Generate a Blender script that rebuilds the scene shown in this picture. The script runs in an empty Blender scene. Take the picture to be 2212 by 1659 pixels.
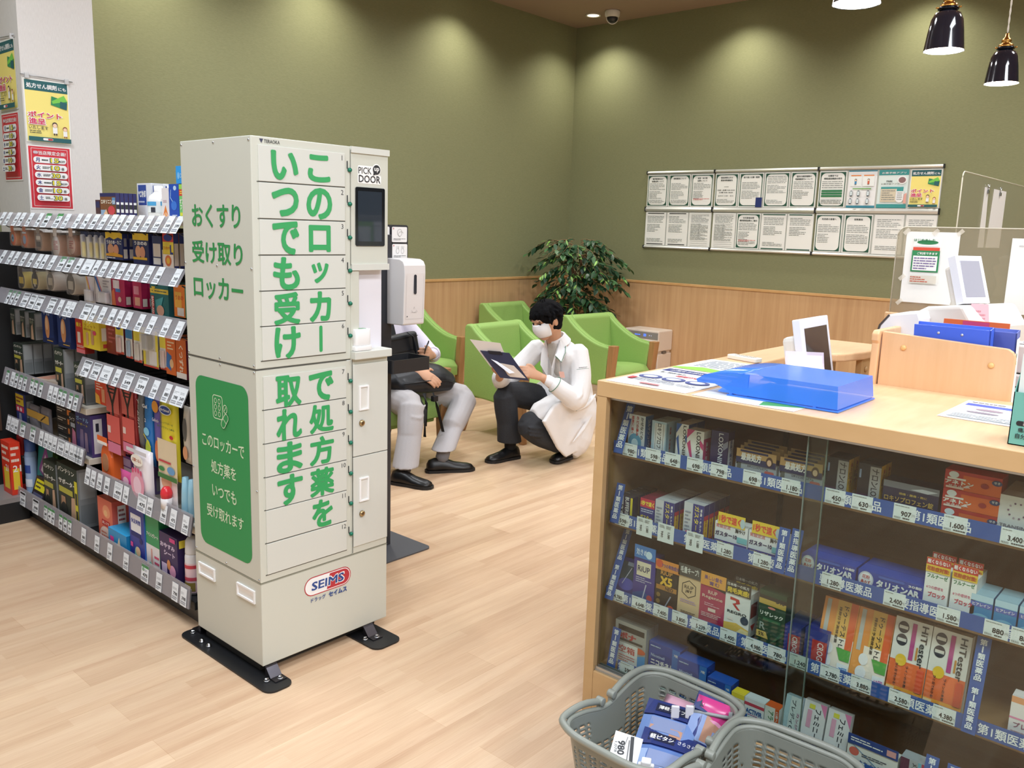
import bpy, bmesh, math, random
from mathutils import Matrix, Vector
rnd = random.Random(7)
S = bpy.context.scene
COL = S.collection
PI = math.pi

# ---------------------------------------------------------------- camera
def make_camera():
    f, yaw, pit, rol, H = 1840.698, 0.722148, -0.179505, 0.030281, 1.5408
    F = Vector((math.cos(pit) * math.cos(yaw), math.cos(pit) * math.sin(yaw), math.sin(pit)))
    R = Vector((math.sin(yaw), -math.cos(yaw), 0))
    U = R.cross(F)
    R2 = R * math.cos(rol) + U * math.sin(rol)
    U2 = U * math.cos(rol) - R * math.sin(rol)
    cd = bpy.data.cameras.new('camera')
    cd.sensor_fit = 'HORIZONTAL'
    cd.sensor_width = 36.0
    cd.lens = f / 2212.0 * 36.0
    cd.clip_start = 0.05
    o = bpy.data.objects.new('camera', cd)
    COL.objects.link(o)
    m = Matrix((R2, U2, -F)).transposed().to_4x4()
    m.translation = (0, 0, H)
    o.matrix_world = m
    S.camera = o
make_camera()

# ---------------------------------------------------------------- light and exposure
S.view_settings.view_transform = 'Standard'
S.view_settings.look = 'None'
S.view_settings.gamma = 1
S.view_settings.use_curve_mapping = False
S.view_settings.exposure = 0.0
S.cycles.use_denoising = True
S.cycles.max_bounces = 8
S.cycles.transparent_max_bounces = 24
S.cycles.caustics_reflective = False
S.cycles.caustics_refractive = False
S.cycles.sample_clamp_indirect = 6.0

W = bpy.data.worlds.new('shop_ambient')
S.world = W
W.use_nodes = True
W.node_tree.nodes['Background'].inputs[0].default_value = (0.86, 0.93, 1.0, 1)
W.node_tree.nodes['Background'].inputs[1].default_value = 0.38

def area_light(name, loc, sx, sy, power, col=(0.87, 0.935, 1.0), spread=180):
    l = bpy.data.lights.new(name, 'AREA')
    l.shape = 'RECTANGLE'
    l.size, l.size_y = sx, sy
    l.energy = power
    l.color = col
    l.spread = math.radians(spread)
    o = bpy.data.objects.new(name, l)
    o.location = loc
    COL.objects.link(o)
    return o
ZC = 3.616          # ceiling height
for lx, ly, pw in ((-2.2, -1.2, 20), (-2.2, 1.4, 16), (0.2, -2.4, 118), (0.2, -0.2, 78), (0.55, 1.75, 46), (0.6, 4.0, 56), (2.6, -2.6, 98), (3.1, -0.4, 54)):  # those beside locker and gondola are added to brighten the floor there
    area_light('unseen_ceiling_lamp', (lx, ly, ZC - 0.03), 1.25, 0.6, pw)
for lx, ly, pw in ((3.6, 2.9, 26), (5.3, 4.0, 24), (5.5, 2.2, 20), (5.6, 0.4, 20), (3.4, 4.4, 22)):  # unseen square lamps added to brighten the waiting corner and its walls
    area_light('unseen_ceiling_lamp', (lx, ly, ZC - 0.03), 0.35, 0.35, pw, (0.93, 0.96, 1.0), 160)
def spot_light(name, loc, power, size=125, blend=0.85, col=(1, 0.96, 0.84), rad=0.05):
    l = bpy.data.lights.new(name, 'SPOT')
    l.energy = power
    l.spot_size = math.radians(size)
    l.spot_blend = blend
    l.color = col
    l.shadow_soft_size = rad
    o = bpy.data.objects.new(name, l)
    o.location = loc
    COL.objects.link(o)
    return o
WASH = [(7.06, 5.31), (7.06, 3.81), (7.06, 2.27), (7.06, 0.75), (5.6, 5.42), (4.1, 5.42), (2.75, 5.42)]
for lx, ly in WASH:
    spot_light('downlight_lamp', (lx, ly, ZC - 0.02), 62)

# ---------------------------------------------------------------- materials
def lin(c):
    c /= 255.0
    return c / 12.92 if c <= 0.04045 else ((c + 0.055) / 1.055) ** 2.4
def rgb(h):
    return tuple(lin(int(h[i:i + 2], 16)) for i in (0, 2, 4)) + (1,)
MATS = {}
def mat(h, rough=0.5, metal=0.0, alpha=1.0, trans=0.0, emit=0.0, coat=0.0):
    """a plain painted / plastic / metal surface of one colour"""
    k = (h, rough, metal, alpha, trans, emit, coat)
    if k in MATS:
        return MATS[k]
    m = bpy.data.materials.new('surface_' + h)
    m.use_nodes = True
    b = m.node_tree.nodes['Principled BSDF']
    b.inputs['Base Color'].default_value = rgb(h)
    b.inputs['Roughness'].default_value = rough
    b.inputs['Metallic'].default_value = metal
    b.inputs['Alpha'].default_value = alpha
    b.inputs['Transmission Weight'].default_value = trans
    b.inputs['Coat Weight'].default_value = coat
    if emit:
        b.inputs['Emission Color'].default_value = rgb(h)
        b.inputs['Emission Strength'].default_value = emit
    m.diffuse_color = rgb(h)
    MATS[k] = m
    return m
def glass_mat(name, tint, facing=0.04, haze=0.0, haze_col='E8E2D4'):
    """clear sheet: see-through, with mirror reflection growing at grazing angles"""
    m = bpy.data.materials.new(name)
    m.use_nodes = True
    nt = m.node_tree
    nt.nodes.remove(nt.nodes['Principled BSDF'])
    out = nt.nodes['Material Output']
    t = nt.nodes.new('ShaderNodeBsdfTransparent'); t.inputs[0].default_value = rgb(tint)
    g = nt.nodes.new('ShaderNodeBsdfGlossy'); g.inputs['Roughness'].default_value = 0.02
    lw = nt.nodes.new('ShaderNodeLayerWeight'); lw.inputs['Blend'].default_value = 0.5
    pw = nt.nodes.new('ShaderNodeMath'); pw.operation = 'POWER'; pw.inputs[1].default_value = 5.0; nt.links.new(lw.outputs['Facing'], pw.inputs[0])
    fr = nt.nodes.new('ShaderNodeMath'); fr.operation = 'MULTIPLY_ADD'; fr.inputs[1].default_value = 0.8; fr.inputs[2].default_value = facing; nt.links.new(pw.outputs[0], fr.inputs[0])
    mx = nt.nodes.new('ShaderNodeMixShader')
    nt.links.new(fr.outputs[0], mx.inputs[0]); nt.links.new(t.outputs[0], mx.inputs[1]); nt.links.new(g.outputs[0], mx.inputs[2])
    last = mx.outputs[0]
    if haze:
        d = nt.nodes.new('ShaderNodeBsdfDiffuse'); d.inputs[0].default_value = rgb(haze_col)
        m2 = nt.nodes.new('ShaderNodeMixShader'); m2.inputs[0].default_value = haze
        nt.links.new(last, m2.inputs[1]); nt.links.new(d.outputs[0], m2.inputs[2]); last = m2.outputs[0]
    nt.links.new(last, out.inputs['Surface'])
    return m
def nodes(name):
    m = bpy.data.materials.new(name)
    m.use_nodes = True
    nt = m.node_tree
    return m, nt, nt.nodes['Principled BSDF']
def add(nt, t, **kw):
    n = nt.nodes.new(t)
    for k, v in kw.items():
        setattr(n, k, v)
    return n
def coords(nt, scale, rot=(0, 0, 0)):
    tc = add(nt, 'ShaderNodeTexCoord')
    mp = add(nt, 'ShaderNodeMapping')
    mp.inputs['Scale'].default_value = scale
    mp.inputs['Rotation'].default_value = rot
    nt.links.new(tc.outputs['Object'], mp.inputs['Vector'])
    return mp.outputs['Vector']
def noise(nt, vec, scale, detail=4, rough=0.55):
    n = add(nt, 'ShaderNodeTexNoise')
    n.inputs['Scale'].default_value = scale
    n.inputs['Detail'].default_value = detail
    n.inputs['Roughness'].default_value = rough
    nt.links.new(vec, n.inputs['Vector'])
    return n.outputs['Fac']
def ramp(nt, fac, stops):
    r = add(nt, 'ShaderNodeValToRGB')
    e = r.color_ramp.elements
    while len(e) < len(stops):
        e.new(0.5)
    for el, (p, h) in zip(e, stops):
        el.position = p
        el.color = rgb(h)
    nt.links.new(fac, r.inputs['Fac'])
    return r.outputs['Color']
def mixc(nt, fac, a, b, mode='MIX'):
    n = add(nt, 'ShaderNodeMix', data_type='RGBA', blend_type=mode)
    for sock, v in ((n.inputs[0], fac), (n.inputs[6], a), (n.inputs[7], b)):
        if isinstance(v, (int, float)):
            sock.default_value = v
        elif isinstance(v, tuple):
            sock.default_value = v
        else:
            nt.links.new(v, sock)
    return n.outputs[2]
def bump(nt, b, fac, strength, dist=0.002):
    n = add(nt, 'ShaderNodeBump')
    n.inputs['Strength'].default_value = strength
    n.inputs['Distance'].default_value = dist
    nt.links.new(fac, n.inputs['Height'])
    nt.links.new(n.outputs['Normal'], b.inputs['Normal'])
def wood(name, h1, h2, grain, rough=0.4, strength=1.0, coat=0.0):
    """wood veneer; grain = stretch of the noise per axis (small along the grain)"""
    m, nt, b = nodes(name)
    v = coords(nt, grain)
    f1 = noise(nt, v, 3.0, 5, 0.6)
    c = ramp(nt, f1, ((0.32, h1), (0.68, h2)))
    nt.links.new(c, b.inputs['Base Color'])
    b.inputs['Roughness'].default_value = rough
    b.inputs['Coat Weight'].default_value = coat
    return m
def cloth(name, h1, h2, scale=(1, 1, 1), sc=400, rough=0.85, bs=0.25, dist=0.001):
    m, nt, b = nodes(name)
    v = coords(nt, scale)
    f = noise(nt, v, sc, 2)
    nt.links.new(ramp(nt, f, ((0.3, h1), (0.7, h2))), b.inputs['Base Color'])
    b.inputs['Roughness'].default_value = rough
    bump(nt, b, f, bs, dist)
    return m

# ---------------------------------------------------------------- text outlines (flat meshes, cached)
TXT = {}
def text_mesh(s, bold=0.0, res=2):
    k = (s, bold, res)
    if k not in TXT:
        c = bpy.data.curves.new('lettering', 'FONT')
        c.body = s
        c.size = 1
        c.offset = bold
        c.resolution_u = res
        o = bpy.data.objects.new('lettering', c)
        COL.objects.link(o)
        bpy.context.view_layer.update()
        dg = bpy.context.evaluated_depsgraph_get()
        ev = o.evaluated_get(dg)
        me = ev.to_mesh()
        vs = [(v.co.x, v.co.y) for v in me.vertices]
        fs = [tuple(p.vertices) for p in me.polygons]
        ev.to_mesh_clear()
        bpy.data.objects.remove(o)
        bpy.data.curves.remove(c)
        if vs:
            x0 = min(v[0] for v in vs); x1 = max(v[0] for v in vs)
            y0 = min(v[1] for v in vs); y1 = max(v[1] for v in vs)
        else:
            x0 = y0 = 0; x1 = y1 = 1
        TXT[k] = (vs, fs, x0, x1, y0, y1)
    return TXT[k]

# ---------------------------------------------------------------- mesh builder
class MB:
    def __init__(self):
        self.v = []; self.f = []; self.mi = []; self.mats = []; self.sm = []
    def m(self, mt):
        if isinstance(mt, str):
            mt = mat(mt)
        if mt not in self.mats:
            self.mats.append(mt)
        return self.mats.index(mt)
    def raw(self, vs, fs, mt, smooth=False):
        o = len(self.v)
        self.v.extend(tuple(v) for v in vs)
        i = self.m(mt)
        for f in fs:
            self.f.append(tuple(a + o for a in f)); self.mi.append(i); self.sm.append(smooth)
        return self
    def box(self, x0, x1, y0, y1, z0, z1, mt, M=None):
        vs = [Vector((x, y, z)) for z in (z0, z1) for y in (y0, y1) for x in (x0, x1)]
        if M: vs = [M @ v for v in vs]
        return self.raw(vs, ((0, 2, 3, 1), (4, 5, 7, 6), (0, 1, 5, 4), (2, 6, 7, 3), (0, 4, 6, 2), (1, 3, 7, 5)), mt)
    def prism(self, pts, d, mt, M=None, smooth=False):
        """polygon pts (3-D points) pushed along vector d"""
        n = len(pts); d = Vector(d)
        a = [Vector(p) for p in pts]; b = [p + d for p in a]
        vs = a + b
        if M: vs = [M @ v for v in vs]
        fs = [tuple(range(n))[::-1], tuple(range(n, 2 * n))]
        self.raw(vs, fs, mt)
        o = len(self.v) - 2 * n
        i = self.m(mt)
        for k in range(n):
            q = (k + 1) % n
            self.f.append((o + k, o + q, o + n + q, o + n + k)); self.mi.append(i); self.sm.append(smooth)
        return self
    def rings(self, rs, mt, closed=True, caps=True, smooth=True):
        n = len(rs[0]); vs = [p for r in rs for p in r]; fs = []
        for a in range(len(rs) - 1):
            for k in range(n if closed else n - 1):
                q = (k + 1) % n
                fs.append((a * n + k, a * n + q, (a + 1) * n + q, (a + 1) * n + k))
        if caps:
            fs.append(tuple(range(n))[::-1]); fs.append(tuple(range((len(rs) - 1) * n, len(rs) * n)))
        return self.raw(vs, fs, mt, smooth)
    def lathe(self, prof, c, mt, n=20, axis='z', smooth=True, caps=True):
        rs = []
        for r, h in prof:
            ring = []
            for k in range(n):
                a = 2 * PI * k / n
                p = (r * math.cos(a), r * math.sin(a), h)
                if axis == 'x': p = (p[2], p[0], p[1])
                if axis == 'y': p = (p[1], p[2], p[0])
                ring.append((c[0] + p[0], c[1] + p[1], c[2] + p[2]))
            rs.append(ring)
        return self.rings(rs, mt, smooth=smooth, caps=caps)
    def tube(self, path, r, mt, n=8, smooth=True, closed=False, sq=None):
        P = [Vector(p) for p in path]; rs = []
        L = len(P)
        up0 = Vector((0, 0, 1))
        for i, p in enumerate(P):
            t = (P[(i + 1) % L] - P[i - 1]) if closed else (P[min(i + 1, L - 1)] - P[max(i - 1, 0)])
            t.normalize()
            up = up0 if abs(t.dot(up0)) < 0.95 else Vector((1, 0, 0))
            a = t.cross(up).normalized(); b = a.cross(t).normalized()
            ra, rb = (r if not isinstance(r, (list, tuple)) else r[i],) * 2
            if sq: ra, rb = sq
            rs.append([p + a * ra * math.cos(2 * PI * k / n) + b * rb * math.sin(2 * PI * k / n) for k in range(n)])
        if closed:
            rs.append(rs[0]); return self.rings(rs, mt, caps=False, smooth=smooth)
        return self.rings(rs, mt, smooth=smooth)
    def build(self, name, parent=None, bevel=0, seg=2, loc=None, rot=None, **props):
        me = bpy.data.meshes.new(name)
        me.from_pydata([tuple(v) for v in self.v], [], self.f)
        for t in self.mats: me.materials.append(t)
        me.polygons.foreach_set('material_index', self.mi)
        me.polygons.foreach_set('use_smooth', self.sm)
        bm = bmesh.new(); bm.from_mesh(me)
        bmesh.ops.recalc_face_normals(bm, faces=bm.faces[:])
        bm.to_mesh(me); bm.free()
        o = bpy.data.objects.new(name, me)
        COL.objects.link(o)
        if bevel:
            b = o.modifiers.new('edges', 'BEVEL')
            b.width = bevel; b.segments = seg; b.limit_method = 'ANGLE'; b.angle_limit = 0.7
        if parent: o.parent = parent
        if loc: o.location = loc
        if rot: o.rotation_euler = rot
        for k, v in props.items(): o[k] = v
        return o

def rrect(x0, y0, x1, y1, r, n=5):
    r = min(r, (x1 - x0) / 2, (y1 - y0) / 2)
    out = []
    for cx, cy, a0 in ((x1 - r, y0 + r, -90), (x1 - r, y1 - r, 0), (x0 + r, y1 - r, 90), (x0 + r, y0 + r, 180)):
        for k in range(n + 1):
            a = math.radians(a0 + 90 * k / n)
            out.append((cx + r * math.cos(a), cy + r * math.sin(a)))
    return out

class Face:
    """flat printing on one face: layers in metres from the face's lower-left corner"""
    def __init__(self, mb, o, u, v, step=0.00025, w=1, h=1):
        self.mb, self.o, self.u, self.v = mb, Vector(o), Vector(u), Vector(v)
        self.n = self.u.cross(self.v).normalized(); self.k = 1; self.step = step; self.w, self.h = w, h
    def P(self, x, y):
        return self.o + self.u * x + self.v * y + self.n * (self.step * self.k)
    def poly(self, pts, mt):
        self.mb.raw([self.P(x, y) for x, y in pts], [tuple(range(len(pts)))], mt); self.k += 1
    def rect(self, x0, y0, x1, y1, mt, r=0):
        self.poly(rrect(x0, y0, x1, y1, r) if r else ((x0, y0), (x1, y0), (x1, y1), (x0, y1)), mt)
    def ell(self, cx, cy, rx, ry, mt, n=24):
        self.poly([(cx + rx * math.cos(2 * PI * k / n), cy + ry * math.sin(2 * PI * k / n)) for k in range(n)], mt)
    def line(self, pts, t, mt, closed=False):
        """thin printed stroke"""
        q = list(pts) + ([pts[0]] if closed else [])
        for i, ((ax, ay), (bx, by)) in enumerate(zip(q, q[1:])):
            self.k += (6e-5 if i % 2 else -6e-5) / self.step
            d = math.hypot(bx - ax, by - ay) or 1
            nx, ny = -(by - ay) / d * t / 2, (bx - ax) / d * t / 2
            ex, ey = (bx - ax) / d * t / 2, (by - ay) / d * t / 2
            self.mb.raw([self.P(ax + nx - ex, ay + ny - ey), self.P(ax - nx - ex, ay - ny - ey), self.P(bx - nx + ex, by - ny + ey), self.P(bx + nx + ex, by + ny + ey)], [(0, 1, 2, 3)], mt)
        self.k += 1
    def arc(self, cx, cy, rx, ry, a0, a1, t, mt, n=14):
        self.line([(cx + rx * math.cos(math.radians(a0 + (a1 - a0) * i / n)), cy + ry * math.sin(math.radians(a0 + (a1 - a0) * i / n))) for i in range(n + 1)], t, mt)
    def text(self, s, cx, cy, h, mt, w=None, rot=0, bold=0.02, res=2, skew=0):
        """centred lettering, h = height of the ink box"""
        vs, fs, x0, x1, y0, y1 = text_mesh(s, 0.0, res)
        if not vs: return
        nb = 0 if bold <= 0 else (14 if res > 3 else 4)
        sy = h / ((y1 - y0) or 1)
        sx = w / ((x1 - x0) or 1) if w else sy
        ca, sa = math.cos(math.radians(rot)), math.sin(math.radians(rot))
        for c in range(max(1, nb)):        # heavier weights: the outline swept round a small circle
            ox, oy = (bold * math.cos(2 * PI * (c + 0.5) / nb), bold * math.sin(2 * PI * (c + 0.5) / nb)) if nb else (0, 0)
            pts = []
            for x, y in vs:
                b = (y + oy - (y0 + y1) / 2) * sy
                a = (x + ox - (x0 + x1) / 2) * sx + skew * b
                pts.append(self.P(cx + a * ca - b * sa, cy + a * sa + b * ca))
            self.mb.raw(pts, fs, mt); self.k += 4e-5 / self.step
        self.k += 1
    def lines(self, x0, y0, x1, y1, n, mt, fill=0.45, seed=1):
        """rows of print too small to read"""
        r = random.Random(seed)
        p = (y1 - y0) / n
        for i in range(n):
            y = y1 - p * (i + 0.5)
            e = x1 - (x1 - x0) * r.choice((0, 0, 0.05, 0.15, 0.4))
            a = x0
            while a < e:
                b = min(e, a + (x1 - x0) * r.uniform(0.08, 0.3))
                self.mb.raw([self.P(a, y - p * fill / 2), self.P(b, y - p * fill / 2), self.P(b, y + p * fill / 2), self.P(a, y + p * fill / 2)], [(0, 1, 2, 3)], mt)
                a = b + (x1 - x0) * 0.025
        self.k += 1
    def do(self, layers):
        """layers in fractions of the face (height of lettering in fractions of the face height)"""
        w, h = self.w, self.h
        for L in layers:
            t = L[0]
            if t == 'r': self.rect(L[1] * w, L[2] * h, L[3] * w, L[4] * h, L[5], (L[6] * min(w, h)) if len(L) > 6 else 0)
            elif t == 'e': self.ell(L[1] * w, L[2] * h, L[3] * w, L[4] * (w if len(L) > 6 else h), L[5])
            elif t == 't': self.text(L[1], L[2] * w, L[3] * h, L[4] * h, L[5], rot=(L[6] if len(L) > 6 else 0), w=(L[7] * w if len(L) > 7 and L[7] else None), bold=(L[8] if len(L) > 8 else 0.015))
            elif t == 'v':      # lettering read downwards (turned a quarter): length along the height
                self.text(L[1], L[2] * w, L[3] * h, L[5] * w, L[6], rot=-90, w=L[4] * h, bold=0.02)
            elif t == 'c':      # column of upright characters
                s = L[1]; y = L[3] * h; st = L[4] * h
                for ch in s:
                    self.text(ch, L[2] * w, y, st * 0.82, L[5], bold=0.025, w=min(st * 0.86, st) if ch != '1' else None); y -= st
                self.k += 1
            elif t == 'l': self.lines(L[1] * w, L[2] * h, L[3] * w, L[4] * h, L[5], L[6], seed=len(self.mb.f))
            elif t == 'p': self.poly([(a * w, b * h) for a, b in L[1]], L[2])
            elif t == 's': self.line([(a * w, b * h) for a, b in L[1]], L[2] * min(w, h), L[3])

def empty(name, loc=(0, 0, 0), rotz=0):
    o = bpy.data.objects.new(name, None)
    o.empty_display_size = 0.1
    o.location = loc
    o.rotation_euler = (0, 0, rotz)
    COL.objects.link(o)
    return o
def tag(o, label, cat, group=None, kind=None):
    o['label'] = label; o['category'] = cat
    if group: o['group'] = group
    if kind: o['kind'] = kind
    return o
def thing(name, label, cat, loc=(0, 0, 0), rotz=0, group=None):
    return tag(empty(name, loc, rotz), label, cat, group)
def struct(o):
    o['kind'] = 'structure'
    return o
def copy_tree(o, parent=None):
    c = o.copy(); COL.objects.link(c)
    if parent: c.parent = parent
    for ch in o.children:
        copy_tree(ch, c)
    return c
ORD = 'zeroth first second third fourth fifth sixth seventh eighth ninth tenth eleventh twelfth thirteenth fourteenth fifteenth sixteenth seventeenth eighteenth nineteenth twentieth twenty-first twenty-second'.split()

def remesh_build(mb, name, voxel, parent=None, smooth=4, mt=None, **props):
    """fuse overlapping closed lofts into one continuous skin"""
    o = mb.build(name + '_raw')
    r = o.modifiers.new('fuse', 'REMESH'); r.mode = 'VOXEL'; r.voxel_size = voxel
    if smooth:
        s = o.modifiers.new('relax', 'SMOOTH'); s.iterations = smooth; s.factor = 0.5
    bpy.context.view_layer.update()
    dg = bpy.context.evaluated_depsgraph_get()
    me = bpy.data.meshes.new_from_object(o.evaluated_get(dg))
    me.name = name
    bpy.data.objects.remove(o)
    me.materials.clear(); me.materials.append(mt)
    for p in me.polygons: p.use_smooth = True; p.material_index = 0
    n = bpy.data.objects.new(name, me); COL.objects.link(n)
    if parent: n.parent = parent
    for k, v in props.items(): n[k] = v
    return n
def limb(mb, pts, rad, n=14, sub=3, mt='888888', squash=None):
    """closed tapering tube through points with a radius (or (ra, rb)) at each"""
    P = [Vector(p) for p in pts]; Rr = [(r, r) if not isinstance(r, tuple) else r for r in rad]
    L = len(P); PP = []; RR = []
    for i in range(L - 1):
        p0, p1, p2, p3 = P[max(i - 1, 0)], P[i], P[i + 1], P[min(i + 2, L - 1)]
        for s in range(sub):
            t = s / sub
            PP.append(0.5 * ((2 * p1) + (p2 - p0) * t + (2 * p0 - 5 * p1 + 4 * p2 - p3) * t * t + (3 * p1 - p0 - 3 * p2 + p3) * t ** 3))
            u = t * t * (3 - 2 * t)
            RR.append(tuple(a + (b - a) * u for a, b in zip(Rr[i], Rr[i + 1])))
    PP.append(P[-1]); RR.append(Rr[-1])
    # rounded ends
    d0 = (PP[0] - PP[1]).normalized(); d1 = (PP[-1] - PP[-2]).normalized()
    PP = [PP[0] + d0 * min(RR[0]) * 0.6] + PP + [PP[-1] + d1 * min(RR[-1]) * 0.6]
    RR = [tuple(a * 0.55 for a in RR[0])] + RR + [tuple(a * 0.55 for a in RR[-1])]
    rs = []
    side = Vector(squash).normalized() if squash else None
    pa = None
    for i, p in enumerate(PP):
        t = (PP[min(i + 1, len(PP) - 1)] - PP[max(i - 1, 0)]).normalized()
        if side is not None: a = (side - t * side.dot(t)).normalized()
        elif pa is None:
            ref = Vector((0, 0, 1)) if abs(t.z) < 0.9 else Vector((1, 0, 0))
            a = t.cross(ref).normalized()
        else: a = (pa - t * pa.dot(t)).normalized()
        pa = a
        b = t.cross(a)
        rs.append([p + a * RR[i][0] * math.cos(2 * PI * k / n) + b * RR[i][1] * math.sin(2 * PI * k / n) for k in range(n)])
    return mb.rings(rs, mt)

# ---------------------------------------------------------------- room shell
XW, YW, ZW = 7.41, 5.778, 1.056
def m_floor():
    m, nt, b = nodes('plank_floor')
    v = coords(nt, (1, 1, 1))
    br = add(nt, 'ShaderNodeTexBrick')
    br.offset = 0.37
    br.inputs['Scale'].default_value = 1.0
    br.inputs['Mortar Size'].default_value = 0.0006
    br.inputs['Mortar Smooth'].default_value = 0.2
    br.inputs['Bias'].default_value = 0.0
    br.inputs['Brick Width'].default_value = 1.05
    br.inputs['Row Height'].default_value = 0.145
    br.inputs['Color1'].default_value = rgb('DBBE9F'); br.inputs['Color2'].default_value = rgb('BF9E80')
    br.inputs['Mortar'].default_value = rgb('B08763')
    nt.links.new(v, br.inputs['Vector'])
    br2 = add(nt, 'ShaderNodeTexBrick'); br2.offset = 0.61
    for k, x in (('Scale', 1.0), ('Mortar Size', 0.0), ('Brick Width', 0.92), ('Row Height', 0.0483)): br2.inputs[k].default_value = x
    br2.inputs['Color1'].default_value = (0.30, 0.30, 0.30, 1); br2.inputs['Color2'].default_value = (0.78, 0.78, 0.78, 1)
    nt.links.new(v, br2.inputs['Vector'])
    g = coords(nt, (0.55, 9, 1))
    f = noise(nt, g, 2.2, 5, 0.62)
    dark = ramp(nt, f, ((0.30, 'BE9A80'), (0.66, 'DFC6A8')))
    c = mixc(nt, 0.42, br.outputs['Color'], dark)
    c = mixc(nt, 0.30, c, br2.outputs['Color'], 'SOFT_LIGHT')
    fine = noise(nt, coords(nt, (3, 90, 1)), 3.0, 3, 0.6)
    c = mixc(nt, 0.16, c, ramp(nt, fine, ((0.3, '8A6446'), (0.7, 'FFF2DC'))), 'SOFT_LIGHT')
    nt.links.new(c, b.inputs['Base Color'])
    b.inputs['Roughness'].default_value = 0.38
    b.inputs['Specular IOR Level'].default_value = 0.35
    return m
def m_wallpaper():
    m, nt, b = nodes('olive_wallpaper')
    f = noise(nt, coords(nt, (14, 14, 170)), 3.0, 3)
    nt.links.new(ramp(nt, f, ((0.25, '7C7D5C'), (0.75, '8A8B69'))), b.inputs['Base Color'])
    b.inputs['Roughness'].default_value = 0.75
    b.inputs['Specular IOR Level'].default_value = 0.25
    bump(nt, b, f, 0.25, 0.002)
    return m
def m_white_paper():
    m, nt, b = nodes('white_wallpaper')
    f = noise(nt, coords(nt, (160, 160, 12)), 3.0, 3)
    nt.links.new(ramp(nt, f, ((0.3, 'D2CECB'), (0.7, 'DEDBD8'))), b.inputs['Base Color'])
    b.inputs['Roughness'].default_value = 0.8
    bump(nt, b, f, 0.2, 0.002)
    return m
FLOOR, OLIVE, WHITEP = m_floor(), m_wallpaper(), m_white_paper()
WAINS = wood('wainscot_veneer', 'BB936A', 'CBA57B', (7, 7, 0.35), 0.38)
RAILW = wood('rail_wood', 'C0935F', 'CFA571', (2, 2, 2), 0.4)
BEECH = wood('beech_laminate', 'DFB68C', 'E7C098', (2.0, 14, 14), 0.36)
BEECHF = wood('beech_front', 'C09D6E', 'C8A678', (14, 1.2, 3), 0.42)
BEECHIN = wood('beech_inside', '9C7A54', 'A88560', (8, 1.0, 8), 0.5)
CEIL = mat('A08B7C', 0.9)

struct(MB().box(-6, XW + 0.2, -6, YW + 0.2, -0.12, 0, FLOOR).build('floor'))
struct(MB().box(-6, XW + 0.2, -6, YW + 0.2, ZC, ZC + 0.1, CEIL).build('ceiling'))
struct(MB().box(-1.6, XW + 0.2, YW, YW + 0.2, 0, ZC, OLIVE).build('wall_back'))
struct(MB().box(XW, XW + 0.2, -6, YW, 0, ZC, OLIVE).build('wall_right'))
struct(MB().box(1.857, 2.262, 5.30, YW, 0, ZC, WHITEP).build('pillar'))
# wainscot, its cap rail and the skirting
struct(MB().box(2.262, XW, YW - 0.009, YW, 0.06, ZW - 0.012, WAINS).build('trim_1'))
struct(MB().box(XW - 0.009, XW, -6, YW - 0.009, 0.06, ZW - 0.012, WAINS).build('trim_2'))
struct(MB().box(2.262, XW, YW - 0.018, YW, ZW - 0.012, ZW + 0.012, RAILW).build('trim_3', bevel=0.003))
struct(MB().box(XW - 0.018, XW, -6, YW - 0.018, ZW - 0.012, ZW + 0.012, RAILW).build('trim_4', bevel=0.003))
struct(MB().box(2.262, XW, YW - 0.012, YW, 0, 0.06, mat('A98B6E', 0.5)).build('baseboard_back'))
struct(MB().box(XW - 0.012, XW, -6, YW - 0.012, 0, 0.06, mat('A98B6E', 0.5)).build('baseboard_right'))

# ceiling downlights (one in view, the others give the pools of light on the walls)
def downlight(x, y, label):
    o = thing('ceiling_downlight', label, 'ceiling light', (x, y, ZC), group='downlights along the green walls')
    MB().lathe([(0.062, -0.001), (0.075, -0.001), (0.077, -0.007), (0.060, -0.009), (0.055, -0.002)], (0, 0, 0), mat('F4F1EA', 0.4), 28, caps=False).build('trim_ring', o)
    MB().lathe([(0.0005, -0.0022), (0.056, -0.0022), (0.056, -0.001)], (0, 0, 0), mat('FFF4DC', 0.5, emit=9.0), 28, caps=False).build('lamp_disc', o)
    return o
for i, (lx, ly) in enumerate(WASH):
    downlight(lx, ly, 'round recessed downlight beside the dome camera in the corner' if i == 0 else
              'round recessed downlight number %s along the green walls, outside the picture' % ORD[i + 1])
# security camera
o = thing('dome_camera', 'small white dome security camera on the ceiling beside the downlight', 'security camera', (7.03, 5.06, ZC))
MB().lathe([(0.001, 0), (0.068, 0), (0.072, -0.012), (0.068, -0.05), (0.058, -0.062), (0.001, -0.062)], (0, 0, 0), mat('DCD8D2', 0.4), 28).build('housing', o)
MB().lathe([(0.056, -0.060), (0.052, -0.082), (0.040, -0.100), (0.022, -0.111), (0.001, -0.114)], (0, 0, 0), mat('2A2A30', 0.08), 24).build('lens_dome', o, label='dark glossy lens dome')
MB().tube([(0.056 * math.cos(a), 0.0, -0.062 - 0.057 * math.sin(a)) for a in [PI * k / 14 for k in range(15)]], 0.005, mat('E8E4DC', 0.4)).build('guard_ring', o, rot=(0, 0, -0.72))

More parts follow.
